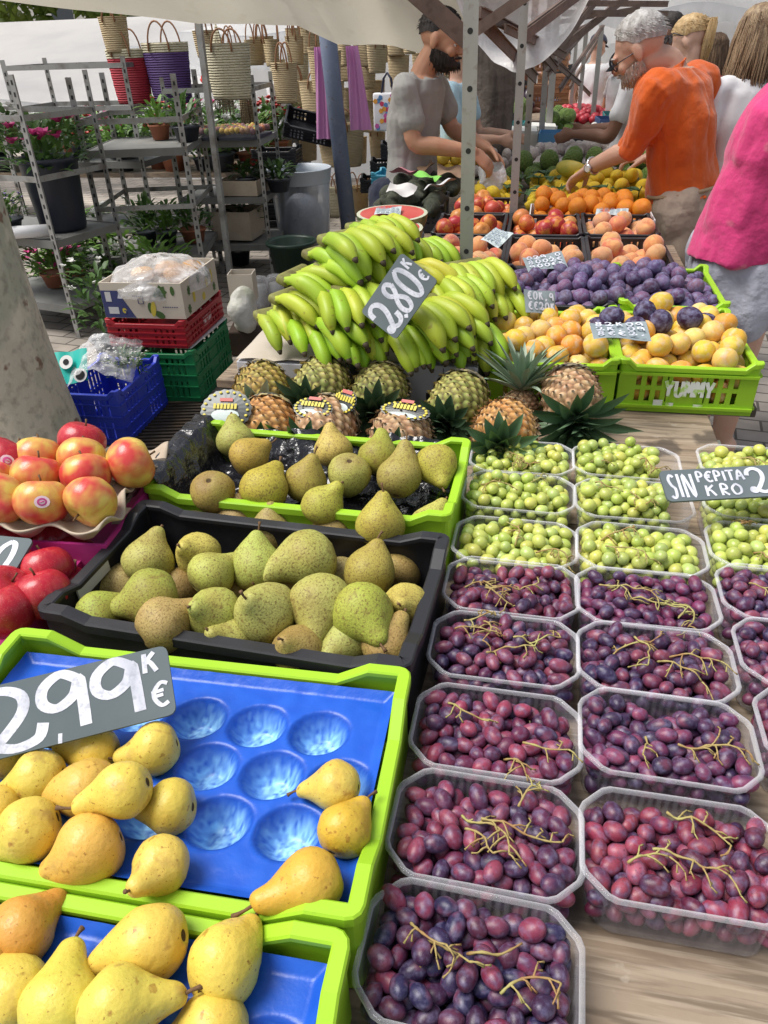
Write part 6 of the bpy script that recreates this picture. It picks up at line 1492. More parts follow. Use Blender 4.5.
# ---------------------------------------------------------------- steel racks
rackm=M('weathered_steel',(.36,.36,.35),.5,metal=.5,layers=[(8,(.14,.12,.10),.48,.68,.8,6),(50,(.20,.12,.07),.6,.7,.5,4)],bump=(60,.2,.002)); shelfm=M('grey_shelf_board',(.20,.20,.19),.7,layers=[(5,(.11,.11,.10),.45,.7,.6,5)])
slotm=M('rack_slot_dark',(.03,.03,.03),.8)
def rack(label,x,y,rz,w_,d_,h_,shelves,post=.035,lean=0,frames=()):
    """origin at the near left post"""
    o=thing('steel_rack',label,'rack',loc=(x,y,0),rot=(0,R(lean),R(rz)),group='steel plant racks')
    for px in (0,w_):
        for py in (0,d_):
            mb=MB(); mb.box((0,0,h_/2),(post,.004,h_)); mb.box((-post/2+.002,post/2,h_/2),(.004,post,h_)); p=mb.build('post',rackm,o); p.location=(px,py,0)
            mb=MB(); z=.1
            while z<h_-.03: mb.box((0,-.003,z),(.012,.001,.022)); z+=.055
            q=mb.build('slots',slotm,p)
    for z in frames:
        mb=MB(); mb.box((w_/2,-.004,z),(w_,.008,.03)); mb.box((w_/2,d_+.004,z),(w_,.008,.03)); mb.box((-.004,d_/2,z),(.008,d_-.02,.03)); mb.box((w_+.004,d_/2,z),(.008,d_-.02,.03)); mb.build('top_frame',rackm,o)
    for z in shelves:
        mb=MB(); mb.box((w_/2,d_/2,z),(w_-.01,d_-.01,.018)); mb.box((w_/2,-.004,z-.008),(w_,.006,.045)); mb.box((w_/2,d_+.004,z-.008),(w_,.006,.045)); mb.box((-.004,d_/2,z-.008),(.006,d_-.02,.04)); mb.box((w_+.004,d_/2,z-.008),(.006,d_-.02,.04)); mb.build('shelf',shelfm,o)
    return o
# rack A carries the black bucket; rack B behind it; rack C with the cactus trays; rack D at the back left
rack('weathered steel rack at the far left carrying the black flower bucket',-3.55,4.15,-14,.80,.52,1.40,(.18,.56),frames=(1.20,.90))
rack('weathered steel rack left of centre with a broad grey top shelf',-2.86,4.62,14,.62,.72,1.36,(.30,.95),frames=(1.12,.62))
rack('thin steel rack holding the trays of little cacti',-2.62,5.35,6,.62,.55,1.32,(.22,.55,.92),.028,frames=(1.24,))
rack('tall steel rack behind the bucket with leafy pots',-3.75,5.3,0,.9,.5,1.45,(.35,.8),frames=(1.15,1.4))
mb=MB(); mb.bar((0,0,0),(.03,.0,2.0),.035,.035); mb.build('steel_post',rackm,loc=(-2.15,4.95,0),label='tall thin steel post rising above the racks next to the straw basket',cat='post')
bk=MB(); bk.lathe([(0,0),(.125,0),(.135,.02),(.165,.37),(.175,.38),(.178,.40),(.170,.405),(.155,.395),(.12,.02),(0,.02)],28); bk.build('flower_bucket',M('dark_blue_black_plastic',(.022,.026,.042),.4,spec=.5),smooth=True,loc=(-2.90,4.28,.572),label='big dark bucket of pink and white flowers on the left rack',cat='bucket')
plant('flower_bunch','bunch of pink roses and green foliage standing in the dark bucket',(-2.92,4.30,.90),.30,.26,240,leafA,flower=pinkF,nf=14,lw=.035,ll=.12,seed=5,cat='flowers',fr=.045)
plant('flower_bunch','white flowers leaning out to the left of the dark bucket',(-3.22,4.35,1.02),.16,.20,60,leafA,flower=leafW,nf=16,lw=.03,ll=.1,seed=6,cat='flowers',fr=.034)
plant('potted_plant','lilac flowering plant at the lower left of the bucket',(-3.15,4.05,.575),.17,.13,260,leafB,flower=lilF,nf=50,lw=.02,ll=.06,seed=7,potm=darkpot,pr=.12,ph=.10,fr=.012)
mb=MB(); mb.tube([(-.16,0,0),(.16,.0,0)],.035,16); mb.build('white_roll',M('white_paper_roll',(.7,.7,.72),.6),smooth=True,loc=onz(22,232,.62),rot=(0,0,R(20)),label='white paper roll lying at the shelf edge next to the tree trunk',cat='roll')
g=random.Random(8)
for k,(x,y,z,r_,h_,n,lf,fl,nf,lab) in enumerate(((-2.62,5.2,.965,.09,.14,60,leafB,redF,3,'spiky green plant on the grey top shelf'),(-2.38,5.1,.965,.10,.16,70,leafA,None,0,'small dark plant on the grey top shelf'),(-2.75,5.0,.32,.15,.2,90,leafA,leafW,6,'dark leafy plant with white blooms under the grey shelf'),(-2.45,5.1,.32,.15,.18,80,leafA,None,0,'dark leafy plant in a black pot on the lowest shelf'),(-3.4,5.45,.82,.16,.10,70,leafA,redF,10,'box of red flowers on the back rack'),(-3.1,5.45,.82,.16,.12,70,leafB,pinkF,5,'box of pink flowers on the back rack'),(-3.5,5.5,.82,.2,.2,100,leafA,redF,8,'red flowering plant at the left edge behind the white flowers'),(-3.05,5.5,.82,.18,.2,90,leafA,None,0,'green foliage plant behind the bucket'),(-2.6,5.0,.32,.2,.18,130,leafB,None,0,'bright green plants on the lowest shelf'),(-3.1,4.35,.20,.25,.2,180,leafB,leafW,12,'bright green plants with white flowers below the bucket shelf'),(-2.2,5.6,.57,.12,.1,80,leafA,redF,6,'tray of small cacti on the thin rack'),(-1.95,5.6,.57,.12,.1,80,leafA,None,0,'tray of dark seedlings on the thin rack'),(-2.3,5.7,.24,.2,.2,110,leafA,leafW,5,'dark green plants at the foot of the thin rack'),(-2.45,3.75,.0,.16,.42,120,leafA,leafW,10,'trailing leafy plant right behind the tree trunk'))):
    plant('potted_plant',lab,(x,y,z),r_,h_,n,lf,flower=fl,nf=nf,seed=20+k,potm=terr if k%3==0 else darkpot,pr=.07+.02*(k%2),ph=.09,lw=.03,ll=.10,fr=.02)
# trays of tiny cacti (coloured balls)
cact=M('cactus_ball',rough=.6,objcol=True,layers=[(20,(.10,.20,.05),.5,.6,.6)])
for cx,lab in ((-2.42,'left tray of tiny potted cacti on the thin rack'),(-2.16,'right tray of tiny potted cacti on the thin rack')):
    t=thing('cactus_tray',lab,'tray',loc=(cx,5.55,.935)); mb=MB(); mb.box((0,0,.01),(.30,.38,.02)); mb.build('tray_base',darkpot,t)
    bl=[MB().ball((0,0,0),(1,1,1.1),10,8).mesh('cactus_mesh',cact)]
    for i in range(8):
        for j in range(7):
            obj('cactus',bl[0],t,loc=(-.13+.037*i,-.16+.052*j,.05+.01*rnd.random()),scale=.020,color=rnd.choice([(.45,.12,.06),(.55,.35,.06),(.20,.06,.10),(.15,.22,.06),(.40,.20,.12)]))
    mb=MB(); mb.box((0,-.19,.05),(.30,.003,.07)); mb.build('clear_side',pun_wall,t)
for k,(cx,cy,cz) in enumerate(((-2.3,5.6,.25),(-2.2,5.55,.57))):
    openbox('seedling_box','cream seedling box on the %s shelf of the thin rack'%('lowest','middle')[k],'box',(cx,cy,cz),0,.30,.30,.10 if k else .2,kraft,None)
# ---------------------------------------------------------------- straw baskets
straw=M('woven_straw',(.62,.47,.27),.8,layers=[(9,(.50,.36,.19),.45,.7,.6),(60,(.62,.52,.32),.5,.6,.5,2,(1,1,3))],bump=(26,.9,.012,'wave',1.5,'Z'),bump2=(70,.5,.004)); strawP=M('pale_woven_straw',(.68,.62,.45),.8,layers=[(9,(.46,.40,.26),.45,.7,.6),(60,(.35,.38,.18),.62,.66,.6,2,(1,1,3))],bump=(22,.9,.012,'wave',1.5,'Z'),bump2=(70,.5,.004))
redW=M('red_woven',(.50,.025,.05),.75,bump=(22,.9,.012,'wave',1.5,'Z')); purW=M('purple_woven',(.11,.05,.21),.75,bump=(22,.9,.012,'wave',1.5,'Z')); lea=M('leather_handle',(.28,.13,.06),.6)
def basket(label,loc,r_,h_,mat=None,top=None,handles=True,flare=1.25,sq=.62,hh=.16,group='straw baskets hung around the bag stall',rz=0,rot=None):
    o=thing('straw_basket',label,'basket',loc=loc,rz=rz,group=group)
    if rot: o.rotation_euler=rot
    mb=MB(); z1=h_*(.84 if top else 1)
    def R_(z): return r_*(1/flare+(1-1/flare)*(z/h_)**.7)
    prof=[(0,0),(R_(0)*.9,.0)]+[(R_(h_*t)*(1+.012*math.sin(t*40)),h_*t) for t in [i/14*z1/h_ for i in range(15)]]
    if not top: prof+=[(R_(h_)*1.03,h_+.004),(R_(h_)*.96,h_),(R_(h_)*.9,h_*.6),(R_(0)*.8,.01),(0,.01)]
    mb.lathe(prof,24,sy=sq); mb.build('basket_body',mat or straw,o,smooth=True)
    if top:
        mb=MB(); prof=[(R_(h_*t)*1.005,h_*t) for t in [.84+.16*i/5 for i in range(6)]]+[(R_(h_)*.95,h_),(R_(h_)*.9,h_*.6)]; mb.lathe(prof,24,sy=sq); mb.build('straw_top',top,o,smooth=True)
    if handles:
        for s_ in (-1,1):
            mb=MB(); pts=[(math.cos(math.pi*t)*r_*.45,s_*r_*sq*.95,h_*.86+math.sin(math.pi*t)*hh) for t in [i/12 for i in range(13)]]
            mb.tube(pts,.006,6); mb.build('handle',lea,o,smooth=True)
    return o
basket('red basket with a straw top standing over the racks, left of the purple one',(-2.92,5.5,1.16),.15,.33,redW,strawP)
basket('purple basket with a red edge and straw top, right of the red one',(-2.63,5.5,1.16),.165,.36,purW,strawP,hh=.17)
basket('pale cream straw basket with leather handles in front of the canvas edge',(-2.03,5.1,1.20),.15,.30,strawP,hh=.12)
basket('tan straw bag hanging at the top left below the canvas',(-2.95,5.45,1.47),.10,.20,straw,hh=.08)
basket('small straw basket hanging between the purple basket and the post',(-2.50,5.9,1.42),.09,.16,straw)
basket('tan straw basket hanging by its handles right of the cream basket',(-1.93,5.9,1.12),.095,.25,straw)
basket('round straw bag hanging in front of the blue pole',(-1.90,6.9,1.12),.14,.30,straw,handles=False)
basket('tall straw bag hanging below the round one, left of the pole',(-2.00,7.1,.82),.20,.38,straw)
basket('wide straw bag with a dark strap near the foot of the pole',(-1.88,7.2,.52),.22,.34,straw)
g=random.Random(31); kk=0
for row,z in enumerate((1.34,1.13,.92,.68,.42)):
    for i in range(9):
        x=-2.75+.245*i+g.uniform(-.05,.05)
        if x>-.75: continue
        basket('straw basket in the wall of hanging baskets at the bag stall',(x,8.0+g.uniform(-.1,.3),z+g.uniform(-.05,.05)),g.uniform(.09,.125),g.uniform(.20,.28),straw if g.random()<.75 else strawP,handles=g.random()<.6,rz=g.uniform(-.5,.5)); kk+=1
# straw fringes (bundles)
for (px,py,Y_,lab) in ((222,75,5.3,'bundle of long dried straw hanging beside the cream basket'),(245,100,6.2,'brown straw tassel hanging below the rack top')):
    mb=MB(); g2=random.Random(px)
    for k in range(46):
        a=g2.uniform(0,6.28); r_=.05*g2.random()**.5; mb.tube([(0,0,.28),(math.cos(a)*r_,math.sin(a)*r_,.12),(math.cos(a)*r_*1.3+g2.uniform(-.01,.01),math.sin(a)*r_*1.3,-.12*g2.random()-.12)],.004,4)
    mb.build('straw_bundle',strawP if py<90 else straw,smooth=True,loc=ony(px,py,Y_),label=lab,cat='straw bundle')
mb=MB(); mb.ball((0,0,0),(.03,.012,.025),10,8); mb.ball((.04,0,.015),(.028,.012,.03),10,8); mb.tube([(-.02,0,.0),(.0,0,-.03),(.02,0,-.05)],[.02,.02,.005],8); mb.build('red_ornament',M('red_felt',(.6,.03,.03),.8),smooth=True,loc=ony(205,78,5.2),label='small red heart shaped ornament hanging between the baskets',cat='ornament')
# printed tote bag
tote=thing('tote_bag','white tote bag with bright flower pattern hanging behind the seller','bag',loc=ony(388,112,6.8)); mb=MB(); mb.box((0,0,0),(.24,.06,.28),bev=.015); mb.build('bag_body',whiteC,tote,smooth=True)
for ci,c in enumerate(((.6,.05,.12),(.1,.25,.5),(.55,.1,.35),(.75,.35,.05))):
    mb=MB(); g2=random.Random(ci)
    for k in range(9): 
        cx,cz=g2.uniform(-.1,.1),g2.uniform(-.12,.12); mb.add([(cx+.017*math.cos(a)*(1+.2*(q%2)),-.0315,cz+.017*math.sin(a)*(1+.2*(q%2))) for q,a in enumerate([2*math.pi*t/10 for t in range(10)])],[tuple(range(10))])
    mb.build('flower_print',M('print_ink',c,.6),tote,loc=(0,-.0004*ci,0))
for s_ in (-1,1): mb=MB(); mb.tube([(-.05,s_*.02,.13),(-.03,s_*.02,.24),(0,s_*.02,.28),(.03,s_*.02,.24),(.05,s_*.02,.13)],.006,6); mb.build('handle',navy,tote,smooth=True)
# ---------------------------------------------------------------- pole, bins and crates in the gap
blueP=M('blue_grey_paint',(.13,.16,.24),.5,layers=[(14,(.20,.23,.30),.5,.7,.6,6),(40,(.10,.08,.07),.64,.7,.6)],bump=(30,.1,.002))
mb=MB(); pa=Vector(ony(356,262,6.25)); pb2=Vector(ony(327,30,6.25)); pa.z=0; pa.x=-1.595
mb.tube([pa,pa+(pb2-pa)*1.5],.064,18); mb.build('blue_pole',blueP,smooth=True,label='thick blue grey painted pole leaning slightly, behind the bins',cat='pole')
pinkcloth=M('pink_fabric',(.60,.27,.52),.8,translucent=.3)
for dx,lab in ((-.135,'pink cloth strip hanging left of the blue pole'),(.11,'pink cloth strip hanging right of the blue pole')):
    p=ony(331,50,6.15); mb=MB(); L_=.62 if dx<0 else .56
    mb.grid(lambda u,v:((u-.5)*(.09+.09*v)+.05*v*(1 if dx>0 else .3),.02*math.sin(u*14+v*3),-v*L_),20,14); mb.build('pink_cloth',pinkcloth,smooth=True,loc=(p.x+dx,6.33,p.z+.02),label=lab,cat='cloth',group='pink cloth by the blue pole')
mb=MB(); mb.lathe([(0,0),(.185,0),(.20,.01),(.235,.62)],30); b_=mb.build('clear_bin',Mclear('smoky_clear_plastic',.38,.4,(.80,.82,.86),.2,(.38,.41,.45),noise_=(4,.4,.7,.3)),smooth=True,loc=(-1.93,6.05,.004),label='tall translucent grey bin next to the blue pole',cat='bin')
mb=MB(); mb.lathe([(.236,.56),(.24,.57),(.25,.655),(.255,.66),(.25,.665),(.235,.66),(.232,.57)],30); mb.build('bin_lid_rim',M('pale_blue_rim',(.45,.50,.56),.4),b_,smooth=True); mb=MB(); mb.box((0,0,.3),(.10,.05,.55)); mb.build('bin_core',darkpot,b_); mb=MB(); mb.ball((0,0,.25),(.17,.17,.24),16,10); mb.build('bin_contents',M('grey_film',(.30,.32,.36),.5,layers=[(6,(.15,.16,.18),.45,.65,.8)]),b_,smooth=True)
mb=MB(); mb.lathe([(0,0),(.125,0),(.155,.325),(.175,.33),(.178,.35),(.165,.355),(.150,.34),(.115,.02),(0,.02)],28); mb.build('green_bin',M('dark_green_bin',(.012,.035,.022),.4,spec=.5),smooth=True,loc=(-1.70,5.02,.004),label='round dark green bin in front of the translucent bin',cat='bin')
for k,(px,py) in enumerate(((262,308),(278,306))):
    p=onz(px,py,0); mb=MB(); mb.lathe([(0,0),(.055,0),(.06,.05),(.055,.12),(.065,.17),(.05,.20),(.02,.205),(0,.2)],14); o=mb.build('plastic_cup_stack',clearbag,smooth=True,loc=(p.x,p.y,.004),label='%s of two bagged clear plastic bundles on the paving'%('left','right')[k],cat='bundle'); mb=MB(); mb.lathe([(0,.01),(.045,.01),(.045,.15),(0,.15)],12); mb.build('bundle_core',M('pale_core',(.5,.5,.5),.6),o,smooth=True)
# stack of black crates behind the bin, blue and green crates right of the pole
for k in range(6): big_crate('plastic_crate','black crate number %s from the bottom of the leaning stack behind the translucent bin'%('one','two','three','four','five','six')[k],(-2.30+.02*k,6.35,.004+.13*k),6,.36,.30,.128,blackp)
big_crate('plastic_crate','black crate tipped on its side on top of the stack behind the bin',(-1.98,6.55,.86),14,.40,.24,.13,blackp,(R(30),R(14)))
for k in range(2): big_crate('plastic_crate','light blue crate, %s of the pair right of the blue pole'%('lower','upper')[k],(-1.28,6.7,.30+.13*k),-6,.36,.30,.128,M('light_blue_plastic',(.06,.32,.45),.5))
big_crate('plastic_crate','olive green crate under the light blue crates',(-1.28,6.65,.004),-4,.38,.32,.28,M('olive_green_plastic',(.08,.17,.03),.5))
for k in range(3): big_crate('plastic_crate','dark crate of bags behind the light blue crates, number %s'%('one','two','three')[k],(-1.55+.1*k,7.3,.30+.14*k),10,.36,.3,.13,blackp)
# ---------------------------------------------------------------- canvases, awnings and frames
canvas=M('cream_canvas',(.62,.58,.49),.85,spec=.1,layers=[(1.2,(.52,.48,.39),.45,.7,.6,5),(7,(.42,.37,.28),.6,.75,.4,5)],bump=(7,.5,.03),bump2=(90,.2,.002),translucent=.42)
whc=M('white_awning_cloth',(.86,.86,.86),.85,spec=.1,translucent=.65,layers=[(1,(.66,.67,.70),.45,.7,.5,4)],bump=(3,.4,.05))
edge=[(-60,-2),(0,2),(100,12),(200,25),(250,21),(300,26),(335,43),(370,46),(400,50),(432,52),(470,44)]
ep=[ony(a,b,4.75) for a,b in edge]
def canf(u,v):
    k=u*(len(ep)-1); i=min(int(k),len(ep)-2); t=k-i; p=ep[i]*(1-t)+ep[i+1]*t
    fold=.035*math.sin(u*34)+.03*noise.noise(Vector((u*11,v*2,0)))
    return (p.x,p.y-v*.9+fold*(1-v*.5)*1.2,p.z+v*.52+.03*noise.noise(Vector((u*6,v*3,5)))-.06*math.sin(v*math.pi))
mb=MB(); mb.grid(canf,160,26); mb.build('cream_canvas_flap',canvas,smooth=True,label='sagging cream canvas awning edge across the top left',cat='awning')
mb=MB(); mb.grid(lambda u,v:(-.95+u*.9,3.9+v*2.2,1.80-.10*math.sin(math.pi*u)+.10*v+.02*noise.noise(Vector((u*5,v*5,1)))),24,20); mb.build('white_awning',whc,smooth=True,label='white canvas roof above the seller behind the cream flap',cat='awning')
def awning(label,x0,x1,y0,y1,z0,z1,val=.22,mat=None,n=30,sag=.06,name='market_awning'):
    o=thing(name,label,'awning',group='white market awnings',loc=((x0+x1)/2,y0,z0)); cx=(x0+x1)/2
    mb=MB(); mb.grid(lambda u,v:(x0+(x1-x0)*u-cx,(y1-y0)*v,(z1-z0)*v-sag*math.sin(math.pi*u*2)**2*(1-v)-sag*math.sin(math.pi*v)),n,10); mb.build('roof_cloth',mat or whc,o,smooth=True)
    mb=MB(); mb.grid(lambda u,v:(x0+(x1-x0)*u-cx,-.02+.02*math.sin(u*60)*v,-v*val*(1+.12*abs(math.sin(u*25)))-sag*math.sin(math.pi*u*2)**2),n*3,4); mb.build('valance',mat or whc,o,smooth=True); return o
awning('white awning down the aisle above the two men in caps',.1,1.9,7.2,12,1.66,2.2,.10)
awning('long white awning on the right behind the crowd',1.3,7,8.5,13,1.53,1.9,.22,sag=.04)
awning('white awning over the stalls at the far end of the aisle',-1.6,1.0,12.5,18,1.72,2.3,.35)
awning('big pale awning behind the straw bag stall',-4.2,-.9,9.2,14,1.62,2.1,.30)
awning('bright white parasol roof at the far left behind the racks',-9.5,-3.7,8.6,13.5,1.05,1.9,.12,sag=.1)
awning('second bright white canopy beyond the left racks',-7.5,-2.2,14.0,19,1.5,2.2,.3)
# end of the aisle: pale stall sheets
for (x0,x1,y,z1,lab) in ((-2.2,1.8,19.0,1.9,'pale sheet closing the far end of the aisle'),(-5.2,-1.2,9.9,1.5,'pale back sheet of the straw bag stall'),(1.6,7.5,13.5,1.6,'pale back sheet behind the right hand crowd')):
    mb=MB(); mb.grid(lambda u,v:(x0+(x1-x0)*u,y+.05*math.sin(u*30),v*z1),60,4); mb.build('stall_sheet',whc,smooth=True,label=lab,cat='sheet')
# white plastic hanging above the poles
mb=MB(); mb.grid(lambda u,v:((u-.5)*.62,.16*math.sin(math.pi*v)+.05*math.sin(u*9),.12-.36*math.sin(math.pi*u)**.6*v+.025*noise.noise(Vector((u*7,v*7,3)))),40,26)
mb.build('plastic_sheet',Mclear('milky_sheet',.6,.3,(.9,.9,.9),.3,(.80,.78,.77),bump=(8,.8,.04),noise_=(5,.4,.7,.3)),smooth=True,loc=ony(522,5,3.9),label='crumpled milky plastic sheet bundled under the stall roof',cat='plastic sheet')
rust=M('brown_rusty_steel',(.16,.11,.09),.6,metal=.3,layers=[(9,(.26,.18,.14),.45,.7,.6,6),(40,(.08,.05,.04),.5,.7,.5,5)],bump=(50,.2,.002))
def fbar(a,Ya,b,Yb,wd,lab=None,mat=None):
    p=ony(a[0],a[1],Ya); q=ony(b[0],b[1],Yb); d=(q-p); mb=MB(); mb.bar((0,0,0),d,.006,wd); mb.bar((.004,.0,wd/2),d+Vector((.004,0,wd/2)),.02,.004)
    return mb,p
def frame_thing(label,segs,mat=rust):
    o=thing('folding_frame',label,'stall frame',group='folding steel frames of the stalls'); 
    for (a,Ya,b,Yb,wd) in segs:
        p=ony(a[0],a[1],Ya); q=ony(b[0],b[1],Yb); mb=MB(); mb.bar((0,0,0),q-p,.008,wd); mb.bar((0,.012,wd/2-.004),(q-p)+Vector((0,.012,wd/2-.004)),.03,.004); mb.build('brace',mat,o,loc=p)
    return o
frame_thing('brown steel braces of the nearest folding frame crossing in front of the seller\'s head',[((395,-25),2.9,(468,40),3.0,.060),((474,32),3.0,(540,-14),3.0,.035)])
frame_thing('crossed brown braces between the first and second upright',[((476,16),3.1,(536,79),4.6,.045),((480,12),3.1,(565,56),4.7,.035),((520,38),3.3,(600,-22),4.0,.045),((505,28),3.3,(536,44),4.4,.03)])
frame_thing('dark crossed braces under the second awning',[((600,-4),5.6,(543,66),4.9,.05),((628,-4),6.0,(560,50),5.4,.045),((548,58),5.0,(580,84),6.4,.03),((560,3),5.2,(668,4),5.4,.03),((562,13),5.6,(668,14),5.8,.035),((590,26),6.6,(548,74),5.0,.03),((603,27),7,(560,90),5.6,.03),((536,45),4.7,(556,70),5.1,.04)])
frame_thing('thin dark braces of the farther frames',[((556,40),7.2,(592,24),8,.04),((570,88),7.5,(598,40),8.2,.03),((556,60),7.2,(590,95),8.2,.03),((640,8),7,(560,22),6.8,.03)])
for (px,Y_,w_,lab) in ((535,4.75,.036,'third galvanised upright, beyond the papaya halves'),(549,6.0,.040,'fourth upright of the aisle, standing in the pale vegetables'),(556,6.6,.05,'fifth upright of the aisle, dark and close behind the fourth'),(577,8.0,.03,'thin dark upright left of the two men in caps'),(586,7.8,.035,'thin dark upright in front of the two men in caps'),(601,7.6,.04,'dark upright beside the man in the dark cap')):
    p=ony(px,50,Y_); upright(p.x,Y_,.0,2.1,w_,lab,(0,R(-.5)),holes=Y_<5)
# centre tree
bark2=M('dark_furrowed_bark',(.15,.12,.10),.9,layers=[(6,(.22,.18,.15),.45,.65,.7,5,(1,1,.15)),(14,(.05,.04,.035),.5,.65,.8,5,(1,1,.12))],bump=(14,1,.03))
t2=thing('street_tree','dark furrowed tree trunk behind the nearest upright, widening upwards','tree',loc=(-.42,5.6,0))
mb=MB(); mb.grid(lambda u,v:((.115+.035*v+.012*noise.noise(Vector((math.cos(6.283*u)*3,math.sin(6.283*u)*3,v*2))))*math.cos(2*math.pi*u)+.06*v*v,(.13+.03*v)*math.sin(2*math.pi*u),v*2.3),40,30); mb.build('trunk',bark2,t2,smooth=True); crown(t2,(.3,1.2,5.2),1.8,1.8,.9,1600,.07,leafG,seed=6)
# far trees and a building
for k,(x,y,r_,h_) in enumerate(((3.6,24,3.0,3.6),(7.5,26,3.4,3.9),(12,27,3.4,4.2),(-9,22,2.6,2.9),(-13.5,24,3.4,3.6),(-4.5,27,2.8,3.3),(0.5,30,3.0,4.2))):
    o=thing('background_tree',('sunlit yellow green tree above the right hand awning','tree at the top right corner beyond the awnings','farthest right tree beyond the market','tree behind the left parasol','tree at the far left edge','tree behind the basket stall','tree beyond the end of the aisle')[k],'tree',loc=(x,y,0),group='trees beyond the market')
    mb=MB(); mb.tube([(0,0,0),(.05,0,h_*.5),(0,.05,h_*.9)],[.2,.15,.08],10); mb.build('trunk',bark2,o,smooth=True)
    crown(o,(0,0,h_),r_,r_,r_*.62,5200,.16,leafG,seed=40+k,lumps=14)
fac=M('pale_facade',(.62,.60,.56),.8,layers=[(1,(.52,.50,.46),.45,.7,.5)]); winm=M('facade_window_dark',(.06,.07,.08),.2)
o=thing('building','long pale apartment building beyond the trees','building',loc=(0,42,0)); mb=MB(); mb.box((0,4,6),(90,8,12)); mb.build('wall',fac,o)
for k in range(26):
    for j in range(3): mb=MB(); mb.box((0,0,0),(1.2,.06,1.7)); mb.build('window',winm,o,loc=(-42+k*3.3,-.02,2.5+j*3.3))
# ---------------------------------------------------------------- goods farther down the aisle
t=thing('aisle_stall_table','long run of cloth covered stall tables continuing down the aisle','table',loc=(0,0,0)); mb=MB(); mb.box((-.02,7.6,.745),(1.25,5.6,.03)); mb.build('table_top',wood,t); mb=MB(); mb.box((-.02,7.6,.36),(1.15,5.5,.70)); mb.build('skirt',cloth('dark_skirt_cloth',(.05,.06,.06)),t)
def simple(name,mat,r_=1,el=1): return MB().ball((0,0,0),(1,1,el),12,9).mesh(name,mat)
garM=M('garlic_skin',(.62,.56,.52),.6,layers=[(5,(.55,.36,.38),.5,.7,.5,4,(1,1,.2))],bump=(5,.5,.1)); radM=M('radish_red',(.45,.02,.04),.4,layers=[(3,(.6,.3,.3),.6,.7,.6)]); tomM=M('yellow_pepper_skin',(.6,.42,.05),.35); cabM=M('lettuce_green',(.18,.32,.05),.5,layers=[(6,(.35,.45,.14),.45,.65,.8)],bump=(8,.8,.1)); whM=M('white_turnip',(.68,.66,.62),.5)
GAR=[simple('garlic_mesh',garM,el=.85)]; RAD=[simple('radish_mesh',radM)]; PEP=[simple('pepper_mesh',tomM,el=1.1)]; CAB=[simple('lettuce_mesh',cabM,el=.8)]; TUR=[simple('turnip_mesh',whM)]
heap('garlic_bulb','garlic','whitish garlic bulb in the pale heap past the lemons','garlic heap',GAR,.17,5.05,.34,.30,.785,.034,130,None,0,51,hz=.1,mound=.05,vis=110)
heap('garlic_bulb','garlic','whitish garlic bulb in the heap left of the third upright','garlic heap at the left',GAR,-.40,5.0,.16,.26,.785,.034,50,None,0,52,hz=.08,mound=.03,vis=44)
heap('lettuce','lettuce','pale green lettuce head in the row before the garlic','lettuce heads before the garlic',CAB,.10,4.52,.46,.12,.785,.055,26,None,0,53,hz=.08,mound=.0)
heap('radish','radish','bright red radish in the far red heap','red radish heap',RAD,.20,8.0,.30,.55,.80,.036,110,None,0,54,hz=.1,mound=.06,vis=90)
heap('pepper','pepper','yellow pepper in the far heap right of the radishes','yellow peppers far back',PEP,.56,8.0,.10,.4,.80,.04,30,None,0,55,hz=.08,mound=.03)
heap('turnip','turnip','white turnip among the far boxes','white turnips far back',TUR,.34,6.6,.16,.12,.79,.03,30,None,0,56,hz=.06,mound=.0)
heap('lettuce','lettuce','green lettuce head far back left of the second upright','green lettuces far back',CAB,-.42,7.4,.17,.4,.79,.06,36,None,0,57,hz=.12,mound=.03)
heap('lettuce','lettuce','leafy green head between the far boxes','green heads between the boxes',CAB,.02,6.9,.14,.3,.80,.05,26,None,0,58,hz=.12,mound=.0)
cols=[('cream',(.58,.54,.46)),('sky blue',(.10,.28,.50)),('white',(.68,.68,.68)),('teal',(.03,.22,.22)),('dark',(.03,.03,.035)),('navy',(.04,.08,.20))]
for k,(x,y,w_,d_,h_,c) in enumerate(((-.34,5.95,.46,.34,.13,0),(-.02,5.85,.16,.24,.14,1),(.12,6.1,.26,.3,.08,4),(.42,5.9,.36,.3,.09,2),(.40,6.3,.40,.26,.12,5),(-.40,6.5,.34,.3,.14,3),(.48,6.9,.3,.3,.13,5),(-.1,6.5,.22,.3,.10,2),(.52,7.4,.24,.4,.12,3),(.06,7.5,.2,.3,.1,0),(-.44,5.55,.34,.18,.06,4),(-.44,6.9,.3,.3,.16,4))):
    n_,cc=cols[c]; openbox('goods_box','%s box of vegetables down the aisle, %s'%(n_,('left of the third upright','beside the third upright','in the middle behind the garlic','right behind the garlic','behind the white box on the right','left beside the tree trunk','below the yellow peppers','between the uprights','at the right under the peppers','just before the radishes','low in front of the cream box','under the far lettuces')[k]),'box',(x,y,.782),rnd.uniform(-6,6),w_,d_,h_,M('goods_box_card',cc,.6),None)
    if c in (0,2): mb=MB(); mb.box((0,0,0),(w_*.95,d_*.95,.02)); mb.build('box_lid',M('pale_lid',(.62,.62,.58),.6),loc=(x,y,.782+h_+.014),rot=(0,R(2),.05),label='pale lid lying on the %s box, %s'%(n_,'number %d'%k if False else ('left of the third upright' if k==0 else 'right side' if k==3 else 'between uprights' if k==7 else 'before the radishes')),cat='lid')
